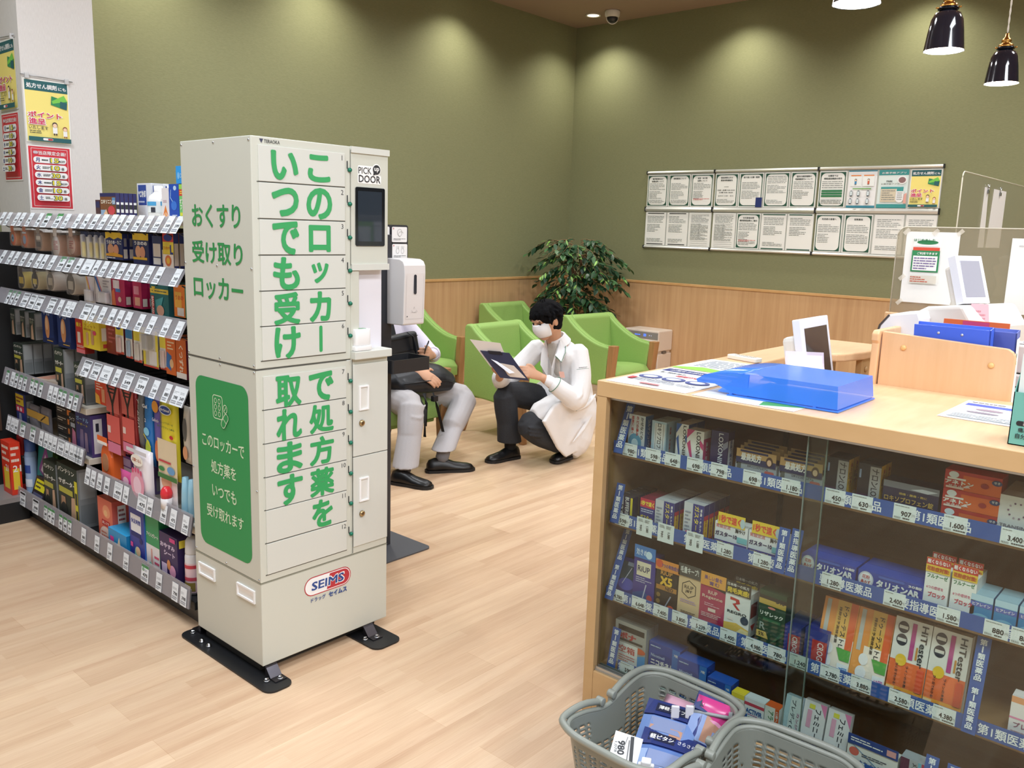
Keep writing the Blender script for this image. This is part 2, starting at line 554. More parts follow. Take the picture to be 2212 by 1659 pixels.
# pendant lamps
def pendant(x, y, z, label):
    o = thing('pendant_lamp', label, 'pendant lamp', (x, y, z), group='black enamel pendants over the counters')
    MB().lathe([(0.080, 0), (0.079, 0.004), (0.070, 0.075), (0.062, 0.125), (0.050, 0.150), (0.034, 0.158), (0.030, 0.172), (0.001, 0.172)], (0, 0, 0), mat('0C1424', 0.12, coat=1.0), 36, caps=False).build('shade', o, label='glossy dark navy enamel bell shade')
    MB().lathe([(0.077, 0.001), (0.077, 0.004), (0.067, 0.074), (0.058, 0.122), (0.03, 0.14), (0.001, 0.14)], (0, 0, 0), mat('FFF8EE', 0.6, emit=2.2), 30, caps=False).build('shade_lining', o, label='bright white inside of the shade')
    MB().lathe([(0.001, 0.030), (0.016, 0.034), (0.026, 0.05), (0.028, 0.064), (0.022, 0.082), (0.013, 0.10), (0.013, 0.14)], (0, 0, 0), mat('FFF6E6', 0.4, emit=14.0), 20).build('bulb', o)
    MB().lathe([(0.032, 0.170), (0.034, 0.174), (0.034, 0.186), (0.024, 0.190), (0.020, 0.198), (0.024, 0.203), (0.020, 0.212), (0.011, 0.222), (0.008, 0.240), (0.001, 0.242)], (0, 0, 0), mat('B98442', 0.3, 1.0), 22).build('brass_socket', o)
    g = MB()
    g.lathe([(0.035, 0.160), (0.041, 0.165), (0.041, 0.172), (0.035, 0.176)], (0, 0, 0), mat('10151F', 0.2, 0.6), 24)
    for a in (0.3, 2.4, 4.5):
        g.tube([(0.036 * math.cos(a), 0.036 * math.sin(a), 0.169), (0.055 * math.cos(a), 0.055 * math.sin(a), 0.169)], 0.0035, mat('B98442', 0.3, 1.0))
    g.build('gallery_ring', o)
    c = MB(); L = ZC - z
    for ph in (0, PI):
        c.tube([(0.0022 * math.cos(ph + k * 0.9), 0.0022 * math.sin(ph + k * 0.9), 0.24 + (L - 0.24) * k / 90) for k in range(91)], 0.0024, mat('E9E2D4', 0.7), 5)
    c.build('twisted_cord', o)
    MB().lathe([(0.001, L - 0.03), (0.04, L - 0.028), (0.045, L - 0.001), (0.001, L - 0.001)], (0, 0, 0), mat('E9E6E0', 0.4), 20).build('ceiling_rose', o)
    l = bpy.data.lights.new('pendant_bulb_light', 'POINT'); l.energy = 9; l.color = (1, 0.93, 0.8); l.shadow_soft_size = 0.03
    lo = bpy.data.objects.new('pendant_bulb_light', l); COL.objects.link(lo); lo.location = (x, y, z + 0.015)
pendant(3.085, 1.20, 2.335, 'pendant lamp at the top edge, only its bright rim showing')
pendant(4.03, 1.178, 2.335, 'whole black bell pendant lamp with brass socket, the middle of three')
pendant(4.98, 1.165, 2.335, 'smallest and farthest black bell pendant lamp, nearest the frame corner')

# ---------------------------------------------------------------- pick-up locker
LX, LY, LW, LD, LB, LT = 1.474, 2.392, 0.545, 0.437, 0.045, 1.80
CREAM = mat('CBCCC0', 0.42); CREAM2 = mat('D0D1C9', 0.42); SIGNG = mat('2F9150', 0.6); WHITE = mat('F1F1F1', 0.4); INK = mat('26282C', 0.6)
BLACKM = mat('17181B', 0.42); STEEL = mat('C8CBD0', 0.22, 1.0); GAP = mat('55554E', 0.7)
lk = thing('parcel_locker', 'tall cream pick-up locker with big green Japanese lettering on its doors', 'locker', (LX, LY, 0))
def sc(P): return P
b = MB()
u0 = 0.378                                    # left edge of the control column
b.box(0, u0, 0, LD, 1.074, LT, CREAM)                                  # upper door bank
b.box(u0, LW, 0, LD, 1.384, LT, CREAM)                                 # upper right box
b.box(u0, 0.416, 0, LD, 1.10, 1.384, CREAM)
b.build('upper_cabinet', lk, bevel=0.003)
b = MB(); b.box(0, u0, 0, LD, 0.346, 1.071, CREAM); b.box(u0, LW, 0, LD, 0.346, 1.10, CREAM); b.build('lower_cabinet', lk, bevel=0.003)
MB().box(0, LW, 0, LD, LB, 0.343, CREAM).build('plinth', lk, bevel=0.003)
MB().box(0.416, 0.545, 0.036, 0.046, 1.10, 1.384, mat('E6E4EC', 0.4)).build('recess_back_panel', lk)
# doors with their printed characters
zs1 = [1.776, 1.663, 1.550, 1.437, 1.324, 1.211, 1.099]
zs2 = [1.050, 0.938, 0.825, 0.711, 0.598, 0.482, 0.370]
RC = dict(zip(range(1, 12), 'このロッカー' + 'で処方薬を')); LC = dict(zip(range(1, 11), 'いつでも受け取れます'))
for i in range(12):
    zt, zb = (zs1 + zs2[0:])[i + (1 if i > 5 else 0)], (zs1 + zs2)[i + (2 if i > 5 else 1)]
    d = MB()
    d.box(0.0235, 0.3535, -0.004, 0.002, zb + 0.002, zt - 0.0015, CREAM2)
    f = Face(d, (0, -0.0042, 0), (1, 0, 0), (0, 0, 1))
    zc = (zt + zb) / 2
    n = i + 1
    f.text(str(n), 0.341, zt - 0.017, 0.016, INK, bold=0)
    G = mat('35A05C', 0.55)
    if n in RC:
        ch = RC[n]
        if ch == 'ー': f.rect(0.242, zb + 0.012, 0.255, zt - 0.010, G, 0.006)
        else: f.text(ch, 0.248, zc - 0.002, 0.062 if ch == 'ッ' else 0.080 if ch in 'こロ' else 0.094, G, w=0.062 if ch == 'ッ' else 0.080 if ch in 'こロカを' else 0.094, bold=0.036, res=4)
    if n in LC:
        f.text(LC[n], 0.117, zc - 0.002, 0.082 if LC[n] in 'いつ' else 0.098, G, w=0.092, bold=0.036, res=4)
    o = d.build('door', lk, bevel=0.0015)
    MB().box(0.0185, 0.3555, -0.0012, 0.0, zb - 0.001, zb + 0.002, GAP).build('door_gap', lk)
    h = MB(); h.box(0.3635, 0.3655, -0.003, 0.001, zt - 0.050, zt - 0.025, INK); h.build('indicator_slot', o)
    q = MB(); q.lathe([(0.0075, 0.0), (0.0075, -0.006), (0.006, -0.009), (0.001, -0.0105)], (0.3735, 0.0, zt - 0.054), mat('17725A', 0.25, 0.2), 16, axis='y'); q.build('lock_button', o, label='small round green lock button')
for bx in ((-0.0008, LW, -0.0008, LD, 0.3425, 0.3455, mat('8F8E7E')), (-0.0008, 0.3585, -0.0008, LD, 1.0705, 1.0735, GAP)): MB().box(*bx).build('panel_seam', lk)
# control column : trims, screen, badge
c = MB(); c.box(u0, u0 + 0.0015, -0.001, 0, 1.40, 1.79, GAP); c.box(u0 + 0.002, LW + 0.002, -0.006, 0.004, 1.780, 1.801, CREAM2); c.box(u0 + 0.002, LW + 0.002, -0.006, 0.004, 1.384, 1.406, CREAM2)
c.build('control_head_flanges', lk, bevel=0.002)
s = MB(); s.prism([(x, 0, z) for x, z in rrect(0.399, 1.468, 0.527, 1.668, 0.006)], (0, -0.004, 0), mat('16191F', 0.1))
s.box(0.4075, 0.5125, -0.0048, -0.004, 1.484, 1.655, mat('2B333D', 0.04))
s.build('touch_screen', lk, label='black portrait touch screen')
l = MB(); f = Face(l, (0, -0.0005, 0), (1, 0, 0), (0, 0, 1)); LG = mat('F4F3F0', 0.5)
f.rect(0.409, 1.681, 0.512, 1.712, LG, 0.006); f.rect(0.409, 1.705, 0.478, 1.741, LG, 0.006); f.ell(0.491, 1.730, 0.0195, 0.0205, LG)
f.text('PICK', 0.4405, 1.7245, 0.022, INK, w=0.056, bold=0.008); f.text('DOOR', 0.461, 1.697, 0.024, INK, w=0.094, bold=0.012)
f.ell(0.491, 1.730, 0.0165, 0.0165, INK); f.poly([(0.478, 1.724), (0.487, 1.714), (0.476, 1.710)], INK); f.text('up', 0.491, 1.729, 0.015, LG, w=0.021, bold=0.02)
l.build('badge_lettering', lk)
l = MB(); f = Face(l, (0, -0.0005, 0), (1, 0, 0), (0, 0, 1))
f.text('TERAOKA', 0.075, 1.7865, 0.0105, INK, w=0.056, bold=0.01); f.poly([(0.030, 1.793), (0.044, 1.793), (0.037, 1.780)], mat('3A3C55'))
l.build('maker_lettering', lk)
# ledge and right-hand doors
e = MB(); e.box(u0 + 0.001, LW + 0.002, -0.024, 0.034, 1.072, 1.101, CREAM2); e.build('ledge', lk, bevel=0.003)
for z0, z1, hz, kz in ((0.716, 1.052, 0.930, 0.837), (0.373, 0.713, 0.588, 0.495)):
    d = MB(); d.box(0.3845, 0.5435, -0.004, 0.002, z0, z1, CREAM2); o = d.build('storage_door', lk, bevel=0.0015)
    g = MB()
    for bx in ((0.409, 0.452, hz + 0.038, hz + 0.044), (0.409, 0.452, hz - 0.046, hz - 0.040), (0.409, 0.415, hz - 0.04, hz + 0.038), (0.446, 0.452, hz - 0.04, hz + 0.038)):
        g.box(bx[0], bx[1], -0.010, -0.004, bx[2], bx[3], WHITE)
    g.box(0.415, 0.446, -0.0048, -0.004, hz - 0.04, hz + 0.038, mat('DEDCD6', 0.5))
    g.build('recessed_pull', o, bevel=0.0015, label='white plastic recessed pull')
    MB().lathe([(0.0001, -0.004), (0.0115, -0.004), (0.0115, -0.009), (0.008, -0.0125), (0.0001, -0.0125)], (0.4215, 0, kz), mat('B79F78', 0.28, 1.0), 20, axis='y').box(0.4205, 0.4225, -0.0132, -0.0125, kz - 0.004, kz + 0.004, INK).build('key_lock', o, label='round brass key lock')
MB().box(0.381, 0.3835, -0.001, 0, 0.35, 1.07, GAP).box(0.3835, 0.545, -0.001, 0, 0.713, 0.716, GAP).build('storage_door_gap', lk)
# shop emblem on the plinth
l = MB(); f = Face(l, (0, -0.0005, 0), (1, 0, 0), (0, 0, 1)); RED = mat('B8323C', 0.5); NAVY = mat('2B4A8C', 0.5)
f.rect(0.170, 0.239, 0.373, 0.309, RED, 0.035); f.rect(0.1735, 0.2425, 0.3695, 0.3055, WHITE, 0.0315)
rp = [p for p in rrect(0.1765, 0.2455, 0.3665, 0.3025, 0.0285, 10) if p[0] > 0.272]
rp.sort(key=lambda p: math.atan2(p[1] - 0.274, p[0] - 0.30))
f.poly([(0.265, 0.2455)] + rp + [(0.279, 0.3025)], RED)
f.text('SEIMS', 0.2705, 0.274, 0.034, WHITE, w=0.143, bold=0.065, skew=0.08); f.text('SEIMS', 0.2705, 0.274, 0.030, NAVY, w=0.138, bold=0.03, skew=0.08)
f.text('ドラッグ', 0.228, 0.223, 0.016, NAVY, w=0.062, bold=0.02); f.text('セイムス', 0.313, 0.223, 0.018, NAVY, w=0.079, bold=0.05)
l.build('shop_emblem', lk)
# left side : lettering, green notice, pulls, rivets
def side(mb, step=0.0003): return Face(mb, (-0.0004, LD, 0), (0, -1, 0), (0, 0, 1), step)
G2 = mat('2F8F4C', 0.6)
for t, z, w in (('おくすり', 1.5545, 0.300), ('受け取り', 1.4355, 0.314), ('ロッカー', 1.317, 0.310)):
    l = MB(); f = side(l)
    f.text(t, LD - 0.2195, z, 0.072, G2, w=w, bold=0.022, res=4)
    l.build('side_lettering', lk)
l = MB(); f = side(l)
f.rect(LD - 0.389, 0.394, LD - 0.050, 1.009, SIGNG, 0.042)
PALE = mat('D5E5C4', 0.6)
for t, z, w in (('このロッカーで', 0.783, 0.272), ('処方薬を', 0.6955, 0.162), ('いつでも', 0.6095, 0.157), ('受け取れます', 0.528, 0.240)):
    f.k = 2; f.text(t, LD - 0.218, z, 0.046, PALE, w=w, bold=0.012, res=4)
cx = LD - 0.243; f.k = 2
f.line(rrect(cx - 0.031, 0.872, cx + 0.031, 0.953, 0.012), 0.003, PALE, True)
for a in (-0.013, 0.013):
    for z in (0.934, 0.912, 0.890): f.arc(cx + a, z, 0.007, 0.0085, 0, 360, 0.0022, PALE)
f.arc(cx + 0.052, 0.914, 0.012, 0.014, 0, 360, 0.0025, PALE); f.line([(cx + 0.047, 0.907), (cx + 0.057, 0.921)], 0.0025, PALE)
pl = [(cx + 0.048 + math.cos(0.9) * x - math.sin(0.9) * y, 0.872 + math.sin(0.9) * x + math.cos(0.9) * y) for x, y in rrect(-0.029, -0.013, 0.029, 0.013, 0.013)]
f.poly(pl, SIGNG); f.line(pl, 0.0025, PALE, True); f.line([(cx + 0.058, 0.864), (cx + 0.038, 0.880)], 0.0025, PALE)
l.build('side_notice', lk, label='green notice with white lettering and pill drawing')
for y0 in (0.297, 0.036):
    g = MB()
    for a in ((0, 0.113, 0.040, 0.047), (0, 0.113, 0, 0.007), (0, 0.007, 0.007, 0.04), (0.106, 0.113, 0.007, 0.04)):
        g.box(-0.006, 0.0, y0 + a[0], y0 + a[1], 0.262 + a[2], 0.262 + a[3], WHITE)
    g.box(-0.0012, 0.0, y0 + 0.007, y0 + 0.106, 0.269, 0.302, mat('E2E0DA', 0.5)); g.prism([(-0.0012, y0 + 0.007, 0.302), (-0.0055, y0 + 0.007, 0.302), (-0.0012, y0 + 0.007, 0.283)], (0, 0.099, 0), WHITE)
    g.build('side_pull', lk, bevel=0.001, label='white plastic side pull')
for y in (0.427, 0.2195, 0.011):
    for z in (1.787, 1.3935, 1.0845, 1.0625, 0.6655, 0.356):
        b = MB(); b.lathe([(0.0042, 0.0), (0.0042, -0.0008), (0.003, -0.002), (0.0004, -0.0026)], (0, y, z), STEEL, 10, axis='x'); b.build('rivet', lk)
# floor plates, angle brackets, bolts
for x0, x1, nm in ((-0.048, 0.058, 'a'), (0.392, 0.522, 'b')):
    p = MB()
    y0, y1 = (-0.105, 0.500) if nm == 'a' else (-0.125, 0.480)
    p.prism([(x, y, 0.0005) for x, y in rrect(x0, y0, x1, y1, 0.035)], (0, 0, 0.006), BLACKM); pl = p.build('floor_plate', lk)
    xs = 0.03 if nm == 'a' else 0.452
    for yy, sgn in ((0.0, -1), (LD, 1)) if nm == 'a' else ((0.0, -1),):
        k = MB(); w = 0.022
        prof = [(yy, 0.007), (yy + sgn * 0.062, 0.007), (yy + sgn * 0.062, 0.010), (yy + sgn * 0.032, 0.011), (yy + sgn * 0.006, 0.040), (yy, 0.044)]
        k.prism([(xs - w, y, z) for y, z in prof], (2 * w, 0, 0), mat('4C4A50', 0.3, 0.9)); kb = k.build('angle_bracket', pl)
        for px, py in ((xs + 0.006, yy + sgn * 0.047), (xs - 0.036, yy + sgn * 0.03)):
            q = MB(); q.lathe([(0.0105, 0.0075), (0.0105, 0.0105), (0.008, 0.0108)], (px, py, 0), STEEL, 16).lathe([(0.0075, 0.0105), (0.0075, 0.0165), (0.004, 0.0185), (0.0002, 0.0188)], (px, py, 0), STEEL, 6, smooth=False); q.build('bolt', pl)
    if nm == 'a':
        for yy in (0.33, 0.38): q = MB(); q.lathe([(0.0105, 0.007), (0.0105, 0.010), (0.007, 0.011), (0.007, 0.018), (0.0002, 0.0185)], (-0.018, yy, 0), STEEL, 12); q.build('bolt', pl)
MB().box(0.02, LW - 0.02, 0.05, LD - 0.02, 0.0065, LB, mat('2A2A2A', 0.6)).build('base_feet', lk)

# little white device on the ledge
d = thing('ticket_printer', 'small white rounded device on the ledge of the cream locker', 'scanner', (LX + 0.422, LY + 0.006, 1.102))
MB().prism([(x, y, 0.0) for x, y in rrect(-0.038, -0.026, 0.038, 0.026, 0.01)], (0, 0, 0.018), WHITE, smooth=True).prism([(x, y, 0.018) for x, y in rrect(-0.034, -0.023, 0.034, 0.023, 0.01)], (0, 0, 0.058), WHITE, smooth=True).build('casing', d, bevel=0.002)
MB().prism([(x, y, 0.0762) for x, y in rrect(-0.012, -0.012, 0.022, 0.008, 0.004)], (0, 0, 0.001), mat('7FA98B', 0.4)).build('display_window', d)

# ---------------------------------------------------------------- hand sanitiser stand
GRAPH = mat('33343A', 0.45)
st = thing('sanitizer_stand', 'dark grey hand sanitiser stand with white dispenser right of the locker', 'sanitizer stand', (2.545, 3.06, 0))
MB().prism([(x, y, 0.001) for x, y in rrect(-0.20, -0.178, 0.172, 0.20, 0.03)], (0, 0, 0.006), mat('4C4E54', 0.5)).build('base_plate', st)
MB().box(-0.03, 0.052, -0.012, 0.012, 0.007, 1.50, GRAPH).build('post', st, bevel=0.003)
t = MB(); M = None
tr = rrect(-0.075, -0.17, 0.155, -0.012, 0.012); ti = rrect(-0.069, -0.164, 0.149, -0.018, 0.009)
n = len(tr)
vs = [(x, y, 0.885) for x, y in tr] + [(x, y, 0.945) for x, y in tr] + [(x, y, 0.945) for x, y in ti] + [(x, y, 0.891) for x, y in ti]
fs = [tuple(range(n))[::-1]] + [(r * n + k, r * n + (k + 1) % n, (r + 1) * n + (k + 1) % n, (r + 1) * n + k) for r in range(3) for k in range(n)] + [tuple(range(3 * n, 4 * n))]
t.raw(vs, fs, mat('2A2B2F', 0.4)); t.build('drip_tray', st)
body = MB(); pf = []
for a in range(7): pf.append((-0.075 + 0.028 * (1 - math.sin(PI / 2 * a / 6)), 0.275 - 0.028 * (1 - math.cos(PI / 2 * a / 6))))
prof = [(-0.012, 1.395), (-0.10, 1.393), (-0.123, 1.384), (-0.134, 1.365), (-0.136, 1.33), (-0.128, 1.10), (-0.122, 1.094), (-0.012, 1.092)]
body.prism([(0.022, y, z) for y, z in prof], (0.128, 0, 0), mat('E6E2E2', 0.3), smooth=False); dp = body.build('dispenser', st, bevel=0.010, seg=3, label='white automatic soap dispenser box')
w = MB(); fy = lambda z: -0.1365 + (1.33 - z) * 0.0348
w.prism([(0.086 + x, fy(1.33) - 0.0004, 1.28 + z) for x, z in rrect(-0.008, -0.045, 0.008, 0.045, 0.008)], (0, 0.0012, 0), mat('2C3540', 0.1)); w.build('level_window', dp)
l = MB(); f = Face(l, (0.022, fy(1.11) - 0.0005, 1.11), (1, 0, 0), Vector((0, fy(1.31) - fy(1.11), 0.2)).normalized(), 0.0004); gy = mat('B9B5B6', 0.5)
f.line([(0.012, 0.21), (0.012, 0.012), (0.116, 0.012), (0.116, 0.21)], 0.001, gy)
f.arc(0.062, 0.052, 0.014, 0.010, 180, 360, 0.0014, gy); f.line([(0.045, 0.044), (0.075, 0.040), (0.082, 0.048)], 0.0014, gy); f.line([(0.058, 0.058), (0.062, 0.068), (0.066, 0.058)], 0.0012, gy); f.ell(0.02, 0.025, 0.003, 0.003, mat('33343A'))
l.build('dispenser_marking', dp)
sg = MB(); sg.prism([(x, 0.014, z) for x, z in rrect(-0.045, 1.36, 0.172, 1.545, 0.012)], (0, 0.008, 0), GRAPH)
f = Face(sg, (0, 0.0135, 0), (1, 0, 0), (0, 0, 1), 0.0005)
for cx in (0.012, 0.112):
    for cz in (1.502, 1.424):
        f.rect(cx - 0.046, cz - 0.036, cx + 0.046, cz + 0.034, 'F2F2F2', 0.006); f.lines(cx - 0.036, cz - 0.028, cx + 0.036, cz - 0.018, 2, '777777', 0.5, 3)
        f.ell(cx - 0.037, cz + 0.026, 0.004, 0.004, 'D9A0A0')
        if cz > 1.46: f.arc(cx, cz + 0.008, 0.014, 0.016, 0, 360, 0.0014, '999999'); f.arc(cx + 0.008, cz, 0.016, 0.012, 30, 250, 0.0014, '999999')
        else:
            for s in (-1, 1):
                f.arc(cx + s * 0.014, cz + 0.002, 0.009, 0.012, 120, 420, 0.0014, '999999')
                for k in (-1, 0, 1): f.line([(cx + s * 0.014 + k * 0.005, cz + 0.012), (cx + s * 0.014 + k * 0.007, cz + 0.024)], 0.0014, '999999')
sg.build('instruction_panel', st, label='dark panel with four white hand-washing cards')

# ---------------------------------------------------------------- green armchairs
GREEN = cloth('green_upholstery', '86A858', '91B362', sc=260, rough=0.62, bs=0.12)
OAK = wood('oak_legs', '9A7048', 'B08458', (9, 9, 0.6), 0.4)
def arm_profile(inner=False):
    """side panel outline (y from back to front, z): high back sweeping down to the arm"""
    pts = [(0.0, 0.30), (0.0, 0.80), (0.006, 0.822), (0.022, 0.832), (0.055, 0.832), (0.075, 0.822)]
    for k in range(1, 13):
        t = k / 12
        pts.append((-0.0 + 0.075 + t * 0.47, 0.822 - 0.205 * math.sin(t * PI / 2) ** 0.85))
    pts += [(0.552, 0.60), (0.535, 0.50), (0.525, 0.40), (0.52, 0.295), (0.30, 0.275)]
    return pts
def make_chair():
    t = empty('armchair')
    w = 0.305
    for s in (-1, 1):
        p = MB(); pr = arm_profile()
        x0 = s * w; dx = -s * 0.075
        p.prism([(x0, -y, z) for y, z in pr], (dx, 0, 0), GREEN)
        p.build('arm_panel', t, bevel=0.016, seg=3)
        e = MB()
        e.tube([(x0 - s * 0.020, -y, z + 0.001) for y, z in pr[5:18]], 0.0028, GREEN, 6); e.tube([(x0 - s * 0.058, -y, z + 0.001) for y, z in pr[5:18]], 0.0028, GREEN, 6)
        e.build('piping', t)
        f = MB()      # front post, curved, tapering to the foot
        rs = []
        for k in range(11):
            q = k / 10; z = 0.628 * (1 - q); yy = 0.575 - 0.035 * math.sin(q * PI * 0.5) + 0.030 * max(0, q - 0.55) / 0.45
            d = 0.030 - 0.008 * q; ww = 0.034 - 0.012 * q; cx = s * (w - 0.035)
            rs.append([(cx - ww, -(yy + d), z), (cx + ww, -(yy + d), z), (cx + ww, -(yy - d), z), (cx - ww, -(yy - d), z)])
        f.rings(rs, OAK, smooth=False); f.build('leg', t, bevel=0.004)
        r = MB(); rs = []
        for k in range(9):
            q = k / 8; z = 0.31 * (1 - q); yy = 0.045 - 0.075 * q ** 1.6; d = 0.022 - 0.006 * q; cx = s * (w - 0.036)
            rs.append([(cx - d, -(yy + d), z), (cx + d, -(yy + d), z), (cx + d, -(yy - d), z), (cx - d, -(yy - d), z)])
        r.rings(rs, OAK, smooth=False); r.build('leg', t, bevel=0.003)
    b = MB(); b.prism([(-w + 0.07, -y, z) for y, z in ((0.002, 0.30), (0.002, 0.80), (0.02, 0.832), (0.07, 0.832), (0.098, 0.81), (0.15, 0.42), (0.15, 0.30))], (2 * w - 0.14, 0, 0), GREEN)
    b.build('backrest', t, bevel=0.014, seg=3)
    c = MB(); n = 12; rs = []
    for k in range(n + 1):
        q = k / n; yy = 0.14 + 0.435 * q; h = 0.385 + 0.055 * math.sin(min(1, q * 1.15 + 0.2) * PI / 2) - (0.05 * max(0, (q - 0.85) / 0.15) ** 2)
        rs.append([(x, -yy, z) for x, z in ((-w + 0.078, 0.30), (w - 0.078, 0.30), (w - 0.078, h - 0.012), (w * 0.4, h), (-w * 0.4, h), (-w + 0.078, h - 0.012))])
    c.rings(rs, GREEN); c.build('seat_cushion', t, bevel=0.008)
    MB().box(-w + 0.078, w - 0.078, -0.53, -0.03, 0.265, 0.305, GREEN).build('seat_base', t, bevel=0.01)
    return t
ch0 = make_chair()
for i, (x, y, r, lab) in enumerate((
        (4.84, 4.50, 2, 'green armchair directly behind the clipboard and squatting person, oak rear leg showing'),
        (6.05, 4.50, -5, 'green armchair right of the squatting person, in front of the white air purifier'),
        (6.25, 5.70, 0, 'green armchair against the back wall, only its top showing behind another armchair'),
        (4.86, 5.68, 0, 'empty green armchair against the wall behind the seated person in pale trousers'),
        (3.60, 4.58, 0, 'green armchair that the person in pale trousers sits on'))):
    o = ch0 if i == 0 else copy_tree(ch0)
    o.location = (x, y, 0); o.rotation_euler = (0, 0, math.radians(r))
    tag(o, lab, 'armchair', 'green armchairs of the waiting corner')

# ---------------------------------------------------------------- ficus
pl = thing('potted_ficus', 'tall artificial ficus tree with dark and pale green leaves in the corner', 'plant', (6.84, 5.22, 0))
MB().lathe([(0.001, 0.002), (0.11, 0.002), (0.14, 0.24), (0.15, 0.26), (0.135, 0.26), (0.13, 0.235), (0.001, 0.235)], (0, 0, 0), mat('6B5646', 0.6), 24).build('pot', pl)
r = random.Random(5)
tk = MB(); BARK = mat('6E5138', 0.8); DEAD = mat('9C7A58', 0.8)
stems = []
for a, top in ((0.4, 1.40), (2.6, 1.30), (4.6, 1.15)):
    path = [(0.03 * math.cos(a + z * 2.2) * (1 + z * 0.5), 0.03 * math.sin(a + z * 2.2) * (1 + z * 0.5), z) for z in [0.22 + (top - 0.22) * k / 12 for k in range(13)]]
    tk.tube(path, [0.017 - 0.006 * k / 12 for k in range(13)], BARK, 8); stems.append(path)
tk.build('trunk', pl)
lf = MB(); br = MB()
LEAFS = [mat('2A4A32', 0.35), mat('35583C', 0.35), mat('20402A', 0.4), mat('456E42', 0.4), mat('95C45C', 0.45)]
def leaf(p, d, L, mt, edge=None):
    d = d.normalized(); s = d.cross(Vector((r.uniform(-.3, .3), r.uniform(-.3, .3), 1))).normalized(); n = s.cross(d)
    w = L * 0.25
    prof = ((0, 0.0), (0.18, 0.62), (0.42, 1.0), (0.7, 0.72), (0.88, 0.3), (1.0, 0.0))
    vs = []
    for t, q in prof:
        c = p + d * (L * t) - n * (0.16 * L * t * t)
        vs += [c - s * (w * q) + n * (0.12 * w * q), c, c + s * (w * q) + n * (0.12 * w * q)]
    fs = []
    for k in range(5): fs += [(3 * k, 3 * k + 1, 3 * k + 4, 3 * k + 3), (3 * k + 1, 3 * k + 2, 3 * k + 5, 3 * k + 4)]
    lf.raw(vs, fs, mt, True)
    if edge:
        vs2 = []
        for t, q in prof:
            c = p + d * (L * t) - n * (0.16 * L * t * t) + n * 0.001
            vs2 += [c - s * (w * q * 0.5) + n * (0.06 * w * q), c, c + s * (w * q * 0.5) + n * (0.06 * w * q)]
        lf.raw(vs2, fs, edge, True)
for k in range(132):
    z = 0.62 + 0.86 * (k + r.random()) / 132
    a = r.uniform(0, 2 * PI)
    R0 = 0.20 + 0.33 * min(1, max(0.15, (z - 0.55) / 0.55)) ** 0.8
    R0 *= 0.88
    if z > 1.36: R0 *= 1.05 - (z - 1.36) * 1.6
    L = R0 * r.uniform(0.45, 1.05)
    c0 = Vector((0.05 * math.cos(a), 0.05 * math.sin(a), z - 0.02))
    mid = c0 + Vector((math.cos(a) * L * 0.55, math.sin(a) * L * 0.55, 0.09 * L / 0.4))
    end = c0 + Vector((math.cos(a) * L, math.sin(a) * L, -0.10 * L / 0.4))
    if c0.y + 5.22 + end.y - c0.y > YW - 0.06: end.y = YW - 0.08 - 5.22; mid.y = min(mid.y, end.y)
    if end.x + 6.84 > XW - 0.06: end.x = XW - 0.08 - 6.84; mid.x = min(mid.x, end.x)
    br.tube([c0 * (1 - t) ** 2 + mid * 2 * t * (1 - t) + end * t * t for t in (0, .2, .4, .6, .8, 1)], [0.0035, 0.003, 0.0025, 0.002, 0.0015, 0.001], DEAD, 5)
    nl = max(6, int(L * 34))
    for j in range(nl):
        t = 0.15 + 0.87 * (j + 0.5) / nl
        p = (c0 * (1 - t) ** 2 + mid * 2 * t * (1 - t) * 1.0 + end * t * t) if True else end
        ang = a + r.choice((-1, 1)) * r.uniform(0.3, 1.3)
        d = Vector((math.cos(ang), math.sin(ang), r.uniform(-1.3, 0.15)))
        q = p + d.normalized() * 0.09
        if q.y + 5.22 > YW - 0.02 or q.x + 6.84 > XW - 0.02: continue
        if r.random() < 0.15: leaf(p, d, r.uniform(0.06, 0.085), LEAFS[3], LEAFS[4])
        else: leaf(p, d, r.uniform(0.072, 0.108), LEAFS[r.randrange(4)])
br.build('branches', pl)
lf.build('foliage', pl)

# ---------------------------------------------------------------- air purifier
PUR = mat('D9CBBE', 0.45)
ap = thing('air_purifier', 'white air purifier with blue lit display against the right wall', 'air purifier', (7.135, 4.40, 0))
MB().box(0, 0.262, 0, 0.40, 0.40, 0.605, PUR).build('upper_body', ap, bevel=0.012)
b = MB(); b.box(0.012, 0.262, 0.004, 0.396, 0.008, 0.375, PUR); b.box(0.03, 0.262, 0.02, 0.38, 0.37, 0.405, PUR); b.build('lower_body', ap, bevel=0.008)
MB().box(-0.004, 0.002, 0.012, 0.39, 0.015, 0.51, mat('EDE8E4', 0.4)).build('front_panel', ap, bevel=0.006)
d = MB(); d.box(-0.003, 0.004, 0.008, 0.392, 0.52, 0.585, mat('8E8B88', 0.25)); f = Face(d, (-0.0034, 0.392, 0.52), (0, -1, 0), (0, 0, 1), 0.0004)
BL = mat('2A5BFF', 0.5, emit=4.0); f.text('55', 0.235, 0.034, 0.022, BL, bold=0.02); f.text('----', 0.15, 0.034, 0.006, BL, w=0.06, bold=0.0); f.text('- -', 0.30, 0.034, 0.004, mat('D0D8FF', emit=1.0), w=0.03, bold=0.0)
d.build('display_strip', ap, label='grey display strip with blue digits')
MB().box(0.16, 0.20, -0.002, 0.003, 0.21, 0.235, mat('5A5550', 0.5)).box(0.145, 0.215, -0.003, 0.004, 0.20, 0.205, PUR).build('side_grip', ap)
MB().box(0.10, 0.16, -0.001, 0.4, 0.378, 0.398, mat('6F655D', 0.6)).build('waist_gap', ap)

